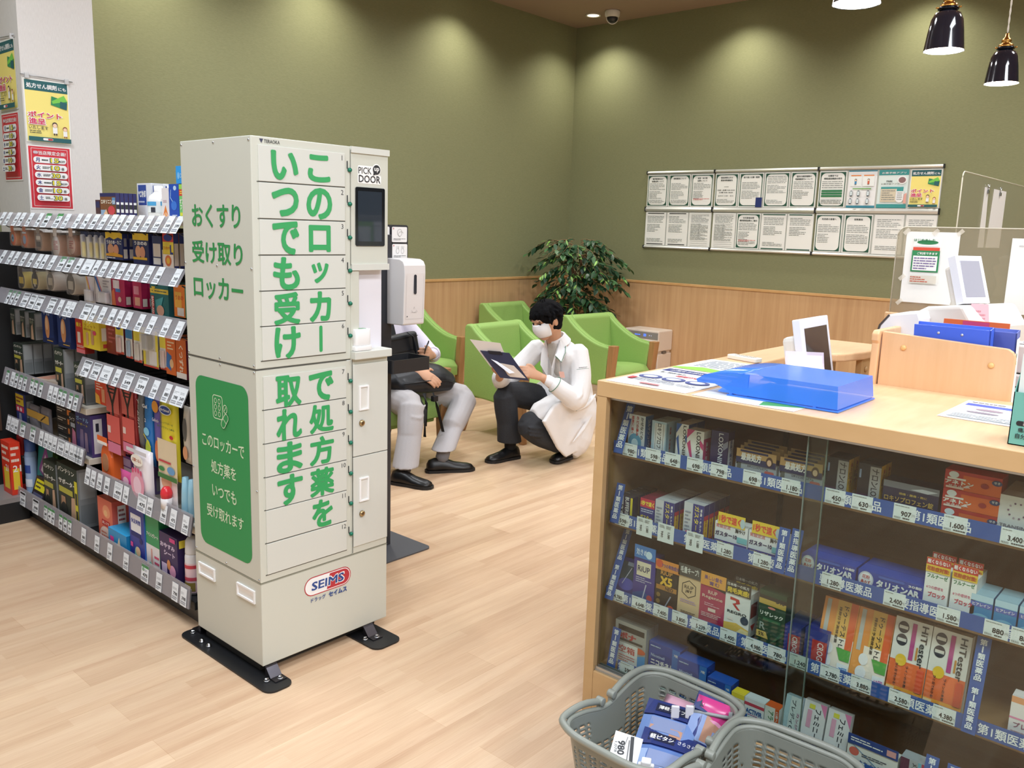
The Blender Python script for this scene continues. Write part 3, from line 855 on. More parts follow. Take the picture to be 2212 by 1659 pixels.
# ---------------------------------------------------------------- notices on the walls
DG = mat('23523F', 0.6); PAPER = mat('E4E4DE', 0.7); PINK = mat('D42B5F', 0.6); TEAL = mat('235E63', 0.6); YEL = mat('F3E282', 0.6); GRN = mat('4FAE3C', 0.6)
TK = mat('3C4340', 0.6); TK2 = mat('7D8481', 0.6)
def fig(f, cx, cy, s, hair, robe):
    """small printed clerk figure"""
    f.rect(cx - s * 0.16, cy - s * 0.5, cx + s * 0.16, cy - s * 0.02, robe, s * 0.05); f.ell(cx, cy + s * 0.14, s * 0.19, s * 0.2, hair); f.ell(cx, cy + s * 0.09, s * 0.15, s * 0.15, mat('F3CFB0', 0.6))
    f.rect(cx - s * 0.12, cy - s * 0.62, cx - s * 0.03, cy - s * 0.48, hair); f.rect(cx + s * 0.03, cy - s * 0.62, cx + s * 0.12, cy - s * 0.48, hair)
def poster_points(f, w, h):
    """yellow poster: points for prescriptions"""
    f.rect(0, 0, w, h, mat('ECECE6', 0.35)); e = w * 0.03
    f.rect(e, e, w - e, h - e, YEL)
    f.rect(e, h * 0.82, w - e, h - e, TEAL); f.text('処方せん調剤', w * 0.40, h * 0.895, h * 0.075, WHITE, w=w * 0.66, bold=0.03); f.text('にも', w * 0.85, h * 0.885, h * 0.05, WHITE, w=w * 0.17, bold=0.03)
    f.poly([(w * 0.58, h * 0.62), (w * 0.93, h * 0.56), (w * 0.95, h * 0.70), (w * 0.60, h * 0.76)], mat('2E8B57')); f.poly([(w * 0.60, h * 0.68), (w * 0.88, h * 0.79), (w * 0.95, h * 0.70), (w * 0.62, h * 0.64)], mat('78C850')); f.poly([(w * 0.78, h * 0.585), (w * 0.93, h * 0.56), (w * 0.945, h * 0.67), (w * 0.79, h * 0.69)], TEAL)
    f.text('ポイント', w * 0.43, h * 0.445, h * 0.095, WHITE, w=w * 0.76, bold=0.09); f.text('ポイント', w * 0.43, h * 0.445, h * 0.085, PINK, w=w * 0.72, bold=0.03)
    f.text('進呈', w * 0.25, h * 0.335, h * 0.10, WHITE, w=w * 0.38, bold=0.08); f.text('進呈', w * 0.25, h * 0.335, h * 0.09, PINK, w=w * 0.35, bold=0.03)
    f.text('いたします', w * 0.27, h * 0.235, h * 0.05, TK, w=w * 0.42, bold=0.02); f.lines(w * 0.07, h * 0.14, w * 0.5, h * 0.195, 2, TK, 0.4, 5)
    fig(f, w * 0.63, h * 0.27, h * 0.22, mat('4A3A34'), WHITE); fig(f, w * 0.85, h * 0.22, h * 0.19, mat('8A4634'), WHITE)
    f.rect(e, e, w - e, h * 0.09, TEAL); f.rect(w * 0.34, h * 0.04, w * 0.56, h * 0.075, WHITE, h * 0.017); f.rect(w * 0.45, h * 0.043, w * 0.55, h * 0.072, mat('B8323C'))
def poster_week(f, w, h):
    f.rect(0, 0, w, h, mat('F0ECEA', 0.4)); R = mat('CF2F3E', 0.5); e = w * 0.03
    f.rect(e, e, w - e, h - e, R); f.line([(w * .09, h * .05), (w * .91, h * .05), (w * .91, h * .95), (w * .09, h * .95)], w * 0.008, WHITE, True)
    f.text('当店限定企画!', w * 0.56, h * 0.885, h * 0.06, WHITE, w=w * 0.62, bold=0.02); f.rect(w * 0.13, h * 0.865, w * 0.24, h * 0.91, mat('C9B9C4'), h * 0.02)
    for i, (dday, big, suf) in enumerate((('月', '15', '%OFF'), ('火', '10', '倍'), ('水', '30', '倍'), ('木', '15', '%OFF'), ('金', '10', '倍'), ('土', '30', '倍'))):
        y = h * (0.775 - 0.119 * i)
        f.rect(w * 0.125, y - h * 0.048, w * 0.875, y + h * 0.048, WHITE, h * 0.045)
        f.text(dday, w * 0.22, y, h * 0.062, mat('2A3580'), bold=0.03); f.lines(w * 0.31, y - h * 0.02, w * 0.48, y + h * 0.02, 1 + i % 3, TK, 0.5, i)
        f.text(big, w * 0.60, y, h * 0.068, TK, w=w * 0.19, bold=0.07); f.text(big, w * 0.60, y, h * 0.062, mat('EFE23A'), w=w * 0.175, bold=0.02)
        f.text(suf, w * 0.77, y - h * 0.008, h * (0.042 if suf == '倍' else 0.028), TK, bold=0.03)
def wall_poster(kind, label, o, u, w, h, group):
    t = MB(); f = Face(t, o, u, (0, 0, 1), 0.0006, w, h)
    t.prism([f.P(0, 0), f.P(w, 0), f.P(w, h), f.P(0, h)], -f.n * 0.0005, mat('ECECE6', 0.35)); f.k = 2
    kind(f, w, h)
    return tag(t.build('poster', bevel=0), label, 'poster', group)
g = 'laminated posters on the white pillar'
A = (1.868, 5.2988)
wall_poster(poster_points, 'yellow points poster with teal heading on the pillar face beside the green wall', (1.846 + 0.016, 5.2985, 1.942), (1, 0, 0), 0.240, 0.342, g)
wall_poster(poster_week, 'red weekday discount poster under the yellow poster on the pillar face', (1.86, 5.2985, 1.575), (1, 0, 0), 0.235, 0.352, g)
wall_poster(poster_points, 'yellow points poster on the pillar side cut by the picture edge', (1.8555, 5.63, 2.12), (0, -1, 0), 0.27, 0.38, g)
wall_poster(poster_week, 'red weekday discount poster on the pillar side cut by the picture edge', (1.8555, 5.64, 1.73), (0, -1, 0), 0.27, 0.38, g)
for (p0, p1, lab) in (((1.850, 5.291, 2.300), (2.125, 5.291, 2.293), 'thin wire rod with clear clips holding the poster pair beside the green wall'), ((1.849, 5.62, 2.52), (1.849, 5.34, 2.505), 'thin wire rod with clear clips above the posters on the pillar side')):
    o = thing('poster_rod', lab, 'poster hanger', (0, 0, 0), group='poster hanging rods')
    MB().tube([p0, p1], 0.0025, mat('A9A9A9', 0.3, 0.8)).build('rod', o)
    for q in (0.12, 0.88):
        c = Vector(p0).lerp(Vector(p1), q)
        MB().box(c.x - 0.011, c.x + 0.011, c.y - 0.006, c.y + 0.006, c.z - 0.018, c.z + 0.012, mat('DADADA', 0.15, alpha=0.75)).build('clip', o, bevel=0.002)
# board rails on the right wall
ALU = mat('D5D6D4', 0.32, 0.6); BK = mat('202224', 0.5)
UN = ((4.800, 4.060), (4.052, 3.066), (3.058, 2.060))
ZR = ((2.118, 2.146), (1.758, 1.802), (1.398, 1.424))
for i, (ya, yb) in enumerate(UN):
    nm = ('leftmost narrow', 'middle', 'rightmost wide')[i]
    o = thing('notice_rail', '%s set of aluminium notice rails on the green wall' % nm, 'notice rail', (0, 0, 0), group='aluminium notice rails')
    for z0, z1 in ZR:
        p = MB(); x = XW
        p.prism([(x, ya, z0), (x - 0.022, ya, z0 + 0.003), (x - 0.028, ya, (z0 + z1) / 2), (x - 0.014, ya, z1), (x, ya, z1)], (0, yb - ya, 0), ALU); rr = p.build('rail', o)
        for yy in (ya, yb - 0.0): MB().box(x - 0.029, x, yy - 0.004, yy + 0.004, z0 - 0.002, z1 + 0.002, BK).build('end_cap', rr)
    k = MB()
    for za, zb in ((1.424, 1.758), (1.802, 2.118)): MB().box(XW - 0.006, XW, yb + 0.004, ya - 0.004, za, zb, mat('C9CCC3', 0.5)).build('backing_sheet', o)
def notice(kind, ya, z, w, h, label, s):
    t = MB(); f = Face(t, (XW - 0.011, ya, z), (0, -1, 0), (0, 0, 1), 0.0008, w, h)
    t.prism([f.P(0, 0), f.P(w, 0), f.P(w, h), f.P(0, h)], -f.n * 0.001, PAPER); f.k = 2
    if kind == 'points': poster_points(f, w, h)
    elif kind == 'app':
        f.rect(0, 0, w, h, mat('DDE9E6')); f.rect(0, h * .86, w, h, mat('3E9A98')); f.rect(0, 0, w, h * .1, mat('3E9A98')); f.text('お薬手帳アプリ', w * .5, h * .92, h * .05, WHITE, w=w * .8, bold=.02)
        f.text('PARK', w * .38, h * .70, h * .045, TK, bold=.03); f.text('お薬手帳アプリ', w * .40, h * .63, h * .04, TK2, w=w * .6, bold=.01); f.ell(w * .8, h * .73, w * .16, w * .14, WHITE); f.ell(w * .8, h * .73, w * .12, w * .10, mat('8B6A6A'))
        f.rect(w * .12, h * .16, w * .66, h * .5, mat('D9CDB4')); f.rect(w * .12, h * .5, w * .66, h * .55, mat('3E9A98')); f.lines(w * .16, h * .19, w * .6, h * .48, 5, TK2, .3, 3); f.rect(w * .64, h * .14, w * .9, h * .56, WHITE, .08); f.rect(w * .66, h * .44, w * .88, h * .55, mat('3E9A98')); f.lines(w * .68, h * .2, w * .86, h * .42, 4, TK2, .3, 4); f.poly([(w * .9, h * .12), (w, h * .12), (w, h * .4), (w * .92, h * .36)], mat('E2A79A'))
    elif kind == 'steps':
        f.rect(0, 0, w, h, WHITE); f.rect(0, 0, w, h * .06, mat('3C8AA0')); f.rect(0, h * .97, w, h, mat('3C8AA0'))
        for x in (.27, .73): f.rect(w * (x - .2), h * .58, w * (x + .2), h * .88, mat('EEF2F0')); f.rect(w * (x - .18), h * .85, w * (x + .18), h * .88, mat('E58A4A')); fig(f, w * x, h * .72, h * .17, mat('3A3030'), mat('3E8CC0') if x < .5 else mat('D96A4A'))
        f.rect(w * .2, h * .50, w * .85, h * .525, mat('6FAE55'))
        for yy in (.38, .17):
            for x in (.16, .42, .76): f.rect(w * (x - .05), h * (yy - .08), w * (x + .05), h * (yy + .08), mat('3A4450'), .1); f.rect(w * (x - .04), h * (yy - .05), w * (x + .04), h * (yy + .06), mat('D8E4E8'))
    else:
        frame = 'f' in kind; e = w * .07
        f.rect(0, 0, w, h, mat('EDEDE8', 0.6))
        if frame: f.rect(e * .55, e * .55, w - e * .55, h - e * .55, DG); f.rect(e, e, w - e, h - e, mat('EDEDE8', 0.6), .04)
        if 'b' in kind: f.rect(w * .1, h * .955, w * .9, h * .98, BK); f.rect(w * .1, h * .03, w * .9, h * .055, BK)
        if 'g' in kind: f.rect(w * .05, h * .955, w * .95, h * .985, DG); f.rect(w * .05, h * .015, w * .95, h * .045, DG)
        if 'm' in kind: f.lines(w * .1, h * .72, w * .9, h * .93, 6, TK2, .4, s); [f.rect(w * .1, h * y, w * .9, h * y + .0015, TK) for y in (.95, .7, .16, .1, .04)]; f.lines(w * .1, h * .2, w * .9, h * .68, 16, TK2, .35, s + 3); f.rect(w * .49, h * .3, w * .497, h * .7, TK)
        tt = s if isinstance(s, str) else None
        if tt:
            ls = tt.split('|')
            for i2, q in enumerate(ls[:2]): f.text(q, w * .5, h * (.87 - .075 * i2), h * .05, TK, w=min(w * .74, h * .056 * len(q)), bold=.03)
        top = .90 if not tt else .74
        sd = len(label) * 7 + int(ya * 100)
        if 'h' in kind:
            f.text('営業時間', w * .5, h * .60, h * .035, TK2, bold=0); f.text('月曜～金曜 9:00-20:00', w * .5, h * .50, h * .04, TK, w=w * .76, bold=.02); f.text('土曜 9:00-18:00', w * .5, h * .43, h * .04, TK, w=w * .6, bold=.02); f.text('定休日 日曜・祝日', w * .5, h * .33, h * .04, TK2, w=w * .66, bold=.01); f.lines(w * .12, h * .12, w * .88, h * .24, 3, TK2, .3, sd)
        elif 'k' in kind:
            f.lines(w * .12, h * .52, w * .88, h * .74, 4, TK2, .3, sd)
            for q in range(3): f.rect(w * .12, h * (.43 - q * .07), w * .88, h * (.485 - q * .07), mat('2F7A4D'))
            f.lines(w * .12, h * .10, w * .88, h * .22, 3, TK2, .4, sd)
        elif 'm' not in kind:
            a = .12 if frame else .1
            f.lines(w * a, h * (top - .22), w * (1 - a), h * top, 5, TK2, .32, sd); f.lines(w * a, h * (top - .5), w * (1 - a - .15 * (sd % 3)), h * (top - .25), 6, TK2, .32, sd + 1)
            if sd % 2: f.lines(w * a, h * .1, w * (1 - a), h * .22, 3, TK2, .32, sd + 2)
            if 'r' in kind: f.lines(w * .14, h * .2, w * .86, h * .26, 2, mat('C85A5A'), .4, 3)
            if 'n' in kind: f.rect(w * .74, 0, w, h * .28, mat('1F2F6B')); f.c = 0
    return tag(t.build('notice_sheet'), label, 'notice', 'notices on the aluminium rails')
TOPR = [(0, 'f', '薬学管理料及び|各種加算について'), (0, 'f', '調剤薬局について'), (0, 'fr', '夜間・休日等|加算について'), (1, 'fh', '開局時間以外の|緊急時等連絡先'), (1, 'fn', '取り扱い公費一覧表'), (1, 'f', 5), (1, 'f', '個別の調剤報酬の|明細書発行について'), (2, 'fk', '当薬局では|情報通信機器を使用'), (2, 'steps', 0), (2, 'app', 0), (2, 'points', 0)]
LOWR = [(0, 'b', 1), (0, 'b', 2), (0, 'm', 3), (1, 'm', 4), (1, 'fr', '在宅患者訪問|薬剤管理指導のご案内'), (1, 'g', 6), (1, 'g', 7), (2, 'f', '利用者の皆様へ'), (2, 'f', '保険薬局'), (2, '', 9), (2, '', 10)]
dsc = {'f': 'white notice with dark green border', 'fr': 'green-bordered notice with a red line', 'fh': 'green-bordered notice listing opening hours', 'fn': 'green-bordered notice with navy corner block', 'fk': 'green-bordered notice with three dark green bars', 'steps': 'sheet with drawn figures and phone rows', 'app': 'teal-headed app leaflet with phone picture', 'points': 'yellow points poster', 'b': 'white text sheet with black bars top and bottom', 'm': 'sheet printed as a dense ruled form', 'g': 'white text sheet with green bars top and bottom', '': 'pale plain text sheet'}
for z, hh, L, rowname in ((1.806, 0.305, TOPR, 'upper'), (1.428, 0.322, LOWR, 'lower')):
    for i, (un, kind, s) in enumerate(L):
        ya, yb = UN[un]; k = [q for q in L[:i] if q[0] == un]; nn = len([q for q in L if q[0] == un]); pitch = (ya - yb) / nn
        w = min(pitch - 0.012, 0.235)
        notice(kind, ya - pitch * len(k) - (pitch - w) / 2, z, w, hh, '%s, %s from plant end, %s row' % (dsc[kind], ORD[i + 1], rowname), s)

# ---------------------------------------------------------------- glass-front medicine counter
CX, CT, CY0, CY1 = 2.093, 1.097, -1.1, 1.496
ct = thing('display_counter', 'beech counter with sliding glass front showing boxed medicines on blue-edged shelves', 'display counter', (CX, 0, 0))
MB().box(0, 0.65, CY0, CY1, 1.05, CT, BEECH).build('countertop', ct, bevel=0.002)
b = MB(); b.box(0, 0.022, CY1 - 0.036, CY1, 0, 1.049, BEECHF); b.box(0, 0.022, CY0, CY1 - 0.037, 0, 0.151, BEECHF); b.box(-0.0015, 0.0005, CY0, CY1, 1.0495, CT - 0.0015, BEECHF); b.build('front_frame', ct, bevel=0.0015)
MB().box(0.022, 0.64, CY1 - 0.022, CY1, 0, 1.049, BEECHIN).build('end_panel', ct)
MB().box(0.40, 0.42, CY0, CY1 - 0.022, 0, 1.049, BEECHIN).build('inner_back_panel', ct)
MB().box(0.62, 0.64, CY0, CY1 - 0.022, 0, 1.049, BEECHF).build('rear_panel', ct)
SH = (0.868, 0.640, 0.386, 0.152)
ALU2 = mat('B9BBB8', 0.3, 0.8); BLUE = mat('2D56A0', 0.45); CLEAR = glass_mat('clear_glass', 'F2F7F4'); PEARL = mat('E9EEF2', 0.5)
for i, z in enumerate(SH):
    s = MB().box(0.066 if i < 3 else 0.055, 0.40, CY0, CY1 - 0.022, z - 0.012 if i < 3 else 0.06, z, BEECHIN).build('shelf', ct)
    st_ = MB(); x = 0.062
    st_.box(x - 0.002, x, CY0, CY1 - 0.03 if i < 3 else CY1 - 0.09, z - 0.004 if i < 3 else z - 0.01, z + 0.036, BLUE)
    f = Face(st_, (x - 0.0021, CY1 - 0.03, z - 0.004), (0, -1, 0), (0, 0, 1), 0.0003)
    words = '第1類医薬品'
    for k in range(9):
        wd = words if not (i == 1 and k > 2) else '要指導医薬品'
        f.k = 1; f.text(wd, 0.13 + k * 0.205, 0.020, 0.026, PEARL, w=0.135, bold=0.02)
    st_.build('label_strip', s, label='blue strip lettered in white')
for y0, y1, x in ((0.79, CY1 - 0.036, 0.030), (CY0, 0.84, 0.022)):
    MB().box(x, x + 0.004, y0, y1, 0.165, 1.049, CLEAR).build('glass_door', ct)
    MB().box(x - 0.0005, x + 0.0045, (y0 if x > 0.025 else y1 - 0.003), (y0 + 0.003 if x > 0.025 else y1), 0.165, 1.049, mat('6E7F76', 0.1, alpha=0.8)).build('glass_edge', ct)
t = MB(); t.box(0.008, 0.05, CY0, CY1 - 0.037, 0.151, 0.156, ALU2)
for x in (0.010, 0.024, 0.038): t.box(x, x + 0.002, CY0, CY1 - 0.037, 0.156, 0.166, ALU2)
t.build('sliding_track', ct)
MB().box(0.018, 0.042, CY0, CY1 - 0.037, 1.040, 1.0495, ALU2).build('upper_track', ct)
MB().box(0.385, 0.399, 1.05, 1.062, 0.156, 1.049, mat('2B2622', 0.5)).build('shelf_upright', ct)

R90 = -PI / 2
def box_product(name, label, cat, grp, x, yL, z, w, h, d, base, front=(), side=(), n=1, top=None, lean=0, head=None, side_col=None, yaw=0, alpha=None, zstep=0, sidew=None, tail='%s of its row from the front'):
    """a carton standing with its printed front towards -X, repeated n deep"""
    m = MB(); A = mat(base, 0.38); SC = mat(side_col, 0.38) if side_col else A; TC = mat(top, 0.38) if top else A
    o = (-w / 2, 0, 0)
    vs = [(-w / 2, 0, 0), (w / 2, 0, 0), (w / 2, d, 0), (-w / 2, d, 0), (-w / 2, 0, h), (w / 2, 0, h), (w / 2, d, h), (-w / 2, d, h)]
    m.raw(vs, [(0, 1, 5, 4), (3, 0, 4, 7), (0, 3, 2, 1)], A); m.raw(vs, [(1, 2, 6, 5), (2, 3, 7, 6)], SC); m.raw(vs, [(4, 5, 6, 7)], TC)
    # flap line on the lid
    f = Face(m, (-w / 2, 0, h), (1, 0, 0), (0, 1, 0), 0.0002, w, d); f.line([(w * .04, d * .12), (w * .96, d * .12)], 0.0006, mat('777777'))
    Face(m, (-w / 2, -0.0001, 0), (1, 0, 0), (0, 0, 1), 0.0002, w, h).do(front)
    Face(m, (w / 2 + 0.0001, 0, 0), (0, 1, 0), (0, 0, 1), 0.0002, d, h).do(side)
    ob = m.build(name)
    hd = None
    if head:
        hh, hc, lay = head[:3]; hm = MB(); hw = head[3] if len(head) > 3 else w
        hm.box(-hw / 2, hw / 2, -0.0025, -0.001, h * 0.93 if len(head) < 5 else head[4], h + hh, mat(hc, 0.4)); Face(hm, (-hw / 2, -0.0026, h * 0.93 if len(head) < 5 else head[4]), (1, 0, 0), (0, 0, 1), 0.0002, hw, h + hh - (h * 0.93 if len(head) < 5 else head[4])).do(lay); hd = hm.build('header_card', ob)
    for k in range(n):
        q = ob if k == 0 else copy_tree(ob)
        q.location = (x + k * (d + 0.002), yL - w / 2, z + k * zstep + d * math.sin(math.radians(lean))); q.rotation_euler = (math.radians(-lean), 0, R90 + math.radians(yaw))
        tag(q, label if n == 1 else label + ', ' + ('front' if k == 0 else ORD[k + 1]) + ' in its row', cat, grp)
    return ob
def S_(txt, col, x=.5, y=.5, h=.2, rot=0, w=None, b=.02): return ('t', txt, x, y, h, col, rot, w, b)
g1, g2, g3, g4 = ['medicine cartons on the %s shelf of the glass counter' % s for s in ('top', 'second', 'third', 'bottom')]
Z1, Z2_, Z3_, Z4_ = [z + 0.0008 for z in SH]
MX = 2.178
def med(label, yL, w, h, d, base, front=(), side=(), z=Z1, g=g1, x=MX, **k):
    return box_product('medicine_box', label, 'medicine box', g, x, yL, z, w, h, d, base, front, side, **k)
W_, N_, R_, K_ = 'F2F2EE', '22307A', 'C23A3A', '26282C'
# top shelf
med('white box with blue globe picture, top shelf post end', 1.431, .060, .122, .045, 'DDE3E6', [('e', .42, .28, .40, .24, '5FA3C4'), ('e', .42, .27, .2, .12, 'CDE6EE'), ('v', 'かぜなどの', .82, .68, .56, .16, K_), ('v', 'のどの痛み', .55, .72, .5, .15, R_), ('v', '発熱に速く', .26, .74, .46, .14, R_)], [('r', 0, 0, 1, 1, '356FA8'), ('v', 'コルゲンコーワ', .5, .55, .7, .3, W_), ('v', '鼻炎', .75, .2, .25, .2, R_)])
med('pale blue box lettered down its face, top shelf', 1.347, .050, .116, .042, 'B9D3E2', [('r', .2, .04, .92, .94, 'EEF2F2'), ('s', [(.28, .05), (.28, .93)], .02, K_), ('v', 'ロキソプロフェ', .55, .56, .76, .30, K_), ('s', [(.82, .05), (.82, .93)], .02, K_)], [('v', '頭痛・生理痛に', .6, .5, .7, .2, R_), ('r', .05, .05, .3, .95, '8FB8D0')], n=2)
lox = lambda c, c2: [('p', [(0, .75), (.45, 1), (0, 1)], c), ('p', [(.02, .62), (.38, .05), (.46, .05), (.2, .72)], c), ('v', 'LOXONIN', .70, .56, .80, .24, K_ if c2 is None else c2), ('p', [(.78, .78), (1, .66), (1, .5), (.8, .6)], c)]
med('white and blue black-lettered box half behind the pink one', 1.262, .040, .122, .046, W_, lox('2A5FA8', None), [('r', 0, .6, 1, 1, '2A5FA8')], n=2, top='D9DFE3')
med('white and pink box with bold black lettering, top shelf', 1.222, .055, .112, .040, W_, lox('D1417F', None), [('r', 0, 0, 1, .8, 'D1417F'), ('v', '痛み・熱に', .5, .4, .6, .3, W_)], top='D4D4CC', x=2.172)
med('navy box with silver lettering, last upright carton before the bare gap', 1.147, .054, .122, .038, '2E2B5C', [('v', 'LOXONIN', .58, .56, .78, .26, 'DDE0EA'), ('p', [(.75, .55), (1, .65), (1, .8), (.7, .7)], '8F92A8')], [('r', .1, .05, .9, .8, 'D8DCE8'), ('v', '頭痛に速く効く', .5, .45, .7, .35, '2E4E9C')])
for yl, ds in ((1.066, 'left'), (.937, 'right')):
    med('low silver gold-headed carton %s' % ('nearer the navy upright box' if ds == 'left' else 'nearer the black yellow-striped boxes'), yl, .122, .052, .020, 'B9BCC0', [('r', .04, .45, .14, .9, '6C6D66'), ('e', .04, .82, .02, .05, '333333'), S_('ロキソニンSプレミアム', K_, .55, .76, .12, 0, .5), ('r', .72, .5, .95, .68, 'D86A62', .1), S_('LOXONIN', '1B2350', .48, .38, .30, 0, .8, .05)], n=4, zstep=.004,
        head=(.034, 'C9A26A', [('r', 0, 0, 1, .42, '26305E'), S_('最高処方', W_, .38, .48, .52, 0, .5, .05), ('r', .1, .8, .8, .94, '26305E'), ('e', .84, .42, .085, .34, '4A2E22'), ('e', .84, .36, .055, .22, 'E9C3A4')], .118, .046))
for yl, ds in ((.808, 'nearer the low silver cartons'), (.726, 'nearer the wide navy box')):
    med('tall black yellow-striped box ' + ds, yl, .056, .112, .036, '1B1B28', [('r', 0, 0, .5, .3, '3B1F44'), ('r', .52, .04, 1, .96, 'A7A8A8'), ('v', 'ナロンLOXY', .76, .5, .84, .3, '30303A'), ('r', .06, .66, .14, .86, '8FA6C8')], [('r', 0, 0, 1, 1, 'E9B93C'), ('e', .5, .1, .45, .1, 'E8E8E8'), ('v', '痛みに早めに', .6, .6, .6, .3, 'B2302A'), ('v', '効く', .25, .55, .3, .2, K_)], n=2)
med('wide dark navy carton with gold characters, top shelf', .662, .131, .082, .06, '1D2046', [('r', 0, .80, 1, 1, '7B8088'), ('p', [(.5, .84), (.8, .80), (.98, .9), (.7, .92)], 'C9D2DA'), S_('頭痛・腰痛・熱に', 'C9B05A', .55, .66, .07, 0, .5), S_('ロキソプロフェン錠', 'C9A85A', .48, .47, .17, 0, .88, .03), ('r', 0, 0, 1, .33, '4A2038'), ('s', [(.02, .345), (.98, .345)], .012, 'C9A85A'), ('p', [(.55, .1), (.95, .22), (.8, .28)], 'B48FC0')], [('r', 0, 0, 1, 1, '14162E')])
an = [('r', .33, 0, 1, .82, 'E0672B'), ('e', .16, .78, .09, .17, 'E6EEF2'), ('r', .05, .52, .38, .62, W_), S_('アネトン', W_, .27, .38, .2, 0, .5, .06), S_('せき止め', W_, .25, .2, .09, 0, .34), ('r', .04, .05, .36, .15, 'E8D4CC'), ('e', .92, .72, .09, .14, '2C3F6E'), S_('せき', W_, .92, .74, .12, 0, .1), ('e', .72, .45, .07, .13, 'A2262A'), ('p', [(.35, .2), (.48, .2), (.42, .34)], 'E9E0E0')]
for k in range(3):
    med('red and orange cough medicine carton, %s of the stack of three' % ('bottom', 'middle', 'topmost')[k], .524, .122, .0455, .06, 'C4322F', an, [('r', 0, 0, 1, 1, '9C2A2A')], z=Z1 + .0006 + .0462 * k)
med('white carton with a ring of grey dots', .402, .075, .104, .05, 'E2E4E2', [('e', .5 + .24 * math.cos(a), .68 + .17 * math.sin(a), .03, .022, ('8A6C86', 'B3A4B2', '6E5470')[int(a * 3) % 3]) for a in [k * .63 for k in range(10)]] + [S_('TRANSINO', '6B6B78', .5, .32, .07, 0, .86), ('l', .1, .08, .9, .16, 2, '9A9AA2')], n=3, top='C9CCCB')
# second shelf
med('navy and white yellow-striped box, second shelf post end', 1.452, .052, .085, .034, '26294F', [('r', 0, 0, .34, 1, 'E4E4E2'), ('v', 'BUFFERIN', .60, .60, .74, .26, W_), ('v', 'EX', .24, .5, .3, .3, K_), ('r', .85, .3, 1, .98, 'E3D23C'), ('r', .4, .02, .8, .16, 'D9A6A0')], n=4, top='3A3A42', z=Z2_, g=g2)
gas = [('r', 0, .7, 1, 1, 'C8324E'), S_('1秒で速く', 'F2E04A', .5, .84, .15, 0, .9, .05), ('l', .08, .52, .92, .66, 2, 'C8D2E8'), S_('ガスター', 'EAD64A', .45, .36, .15, 0, .8, .04), S_('10', W_, .3, .15, .16, 0, None, .04)]
med('small red-headed navy box, second shelf', 1.372, .052, .094, .034, '2B3384', gas, n=3, top='8E2B48', z=Z2_, g=g2)
for yl, h, nn, ds in ((1.318, .102, 5, 'nearer the small red headed boxes'), (1.219, .118, 5, 'nearer the burst-shaped yellow cards')):
    med('silver and navy upright box ' + ds, yl, .066, h, .030, 'C9CCD2', [('r', .45, 0, 1, 1, '2A3180'), ('v', 'ガスター10', .66, .55, .8, .22, 'EAD64A'), ('v', '胃痛・もたれ', .88, .6, .6, .09, W_), ('l', .08, .15, .36, .8, 7, '8D93A4'), ('e', .3, .16, .2, .12, 'D8447A')], [('r', 0, 0, 1, 1, '262C74'), ('r', .1, .05, .95, .72, 'C8324E'), ('r', .15, .1, .9, .6, 'EAC83C'), ('v', '胃酸の逆流', .5, .36, .5, .3, 'B2302A')], n=nn, z=Z2_, g=g2)
for yl, ds in ((1.116, 'nearer the silver and navy boxes'), (1.010, 'beside the upright blue signs')):
    med('white and navy carton with yellow burst card, ' + ds, yl, .102, .084, .05, 'E5E7EA', [('r', 0, 0, 1, .36, '33378C'), S_('胃酸逆流', 'D88A8A', .26, .86, .13, 0, .44, .03), S_('胸やけ', K_, .78, .82, .14, 0, .3, .03), S_('ガスター10', '22265A', .36, .60, .15, 0, .66, .05), ('r', .70, .42, 1, .62, '78C2C8'), S_('胃酸に速攻', 'E3D34A', .36, .26, .12, 0, .58, .03), ('e', .82, .12, .2, .16, 'D9BFC0'), ('p', [(.62, .02), (.98, .06), (.96, .3), (.9, .12)], 'C2543A')], z=Z2_, g=g2, x=2.182,
        head=(.030, 'EBCB3A', [S_('1秒で速く', 'E0503A', .45, .5, .6, 0, .8, .05), ('e', .92, .45, .09, .4, 'B9CFD8')], .084))
tal = lambda s: [('e', .13, .62, .12, .36, 'C9CDD6'), ('e', .13, .62, .10, .30, 'EDEDEF'), S_('花粉', 'C84848', .13, .74, .17, 0, .12), S_('鼻みず', 'C84848', .13, .52, .15, 0, .15), ('r', .32, .84, .72, .95, '3F62B8', .2), S_('タリオンAR', W_, .62, .60, .30, 0, .64, .06), S_(s, W_, .88, .86, .12, 0, .2)]
med('shorter blue allergy carton beside upright blue signs', .852, .146, .060, .05, '2344A0', tal('10錠'), z=Z2_, g=g2, top='2A4FB4', n=2)
med('longer blue allergy carton next to the white nasal spray boxes', .700, .160, .060, .055, '2344A0', tal('30錠'), z=Z2_, g=g2, top='2A4FB4', n=2)
for yl, ds in ((.540, 'first after the long blue carton'), (.480, 'next to the small blue boxes')):
    med('tall white nasal spray box ' + ds, yl, .055, .112, .045, 'EBECE9', [S_('フルナーゼ', '2B7A4B', .5, .84, .09, 0, .84, .04), S_('6つの症状を', 'D66A8A', .45, .58, .07, 0, .7), S_('ブロック', 'D0405A', .55, .42, .11, 0, .7, .04)] + [('e', a, b_, .09, .045, c) for a, b_, c in ((.22, .12, 'D9744A'), (.42, .17, '3E9A54'), (.46, .07, '4E9E50'), (.64, .2, '3E78C8'), (.68, .1, '3E78C8'))], z=Z2_, g=g2, n=2,
        head=(.028, 'E9C33E', [('r', 0, .52, 1, 1, 'C23A34'), S_('眠くならない', W_, .5, .76, .28, 0, .9, .03), S_('花粉症対策!', 'C2502A', .5, .26, .3, 0, .9, .04)]))
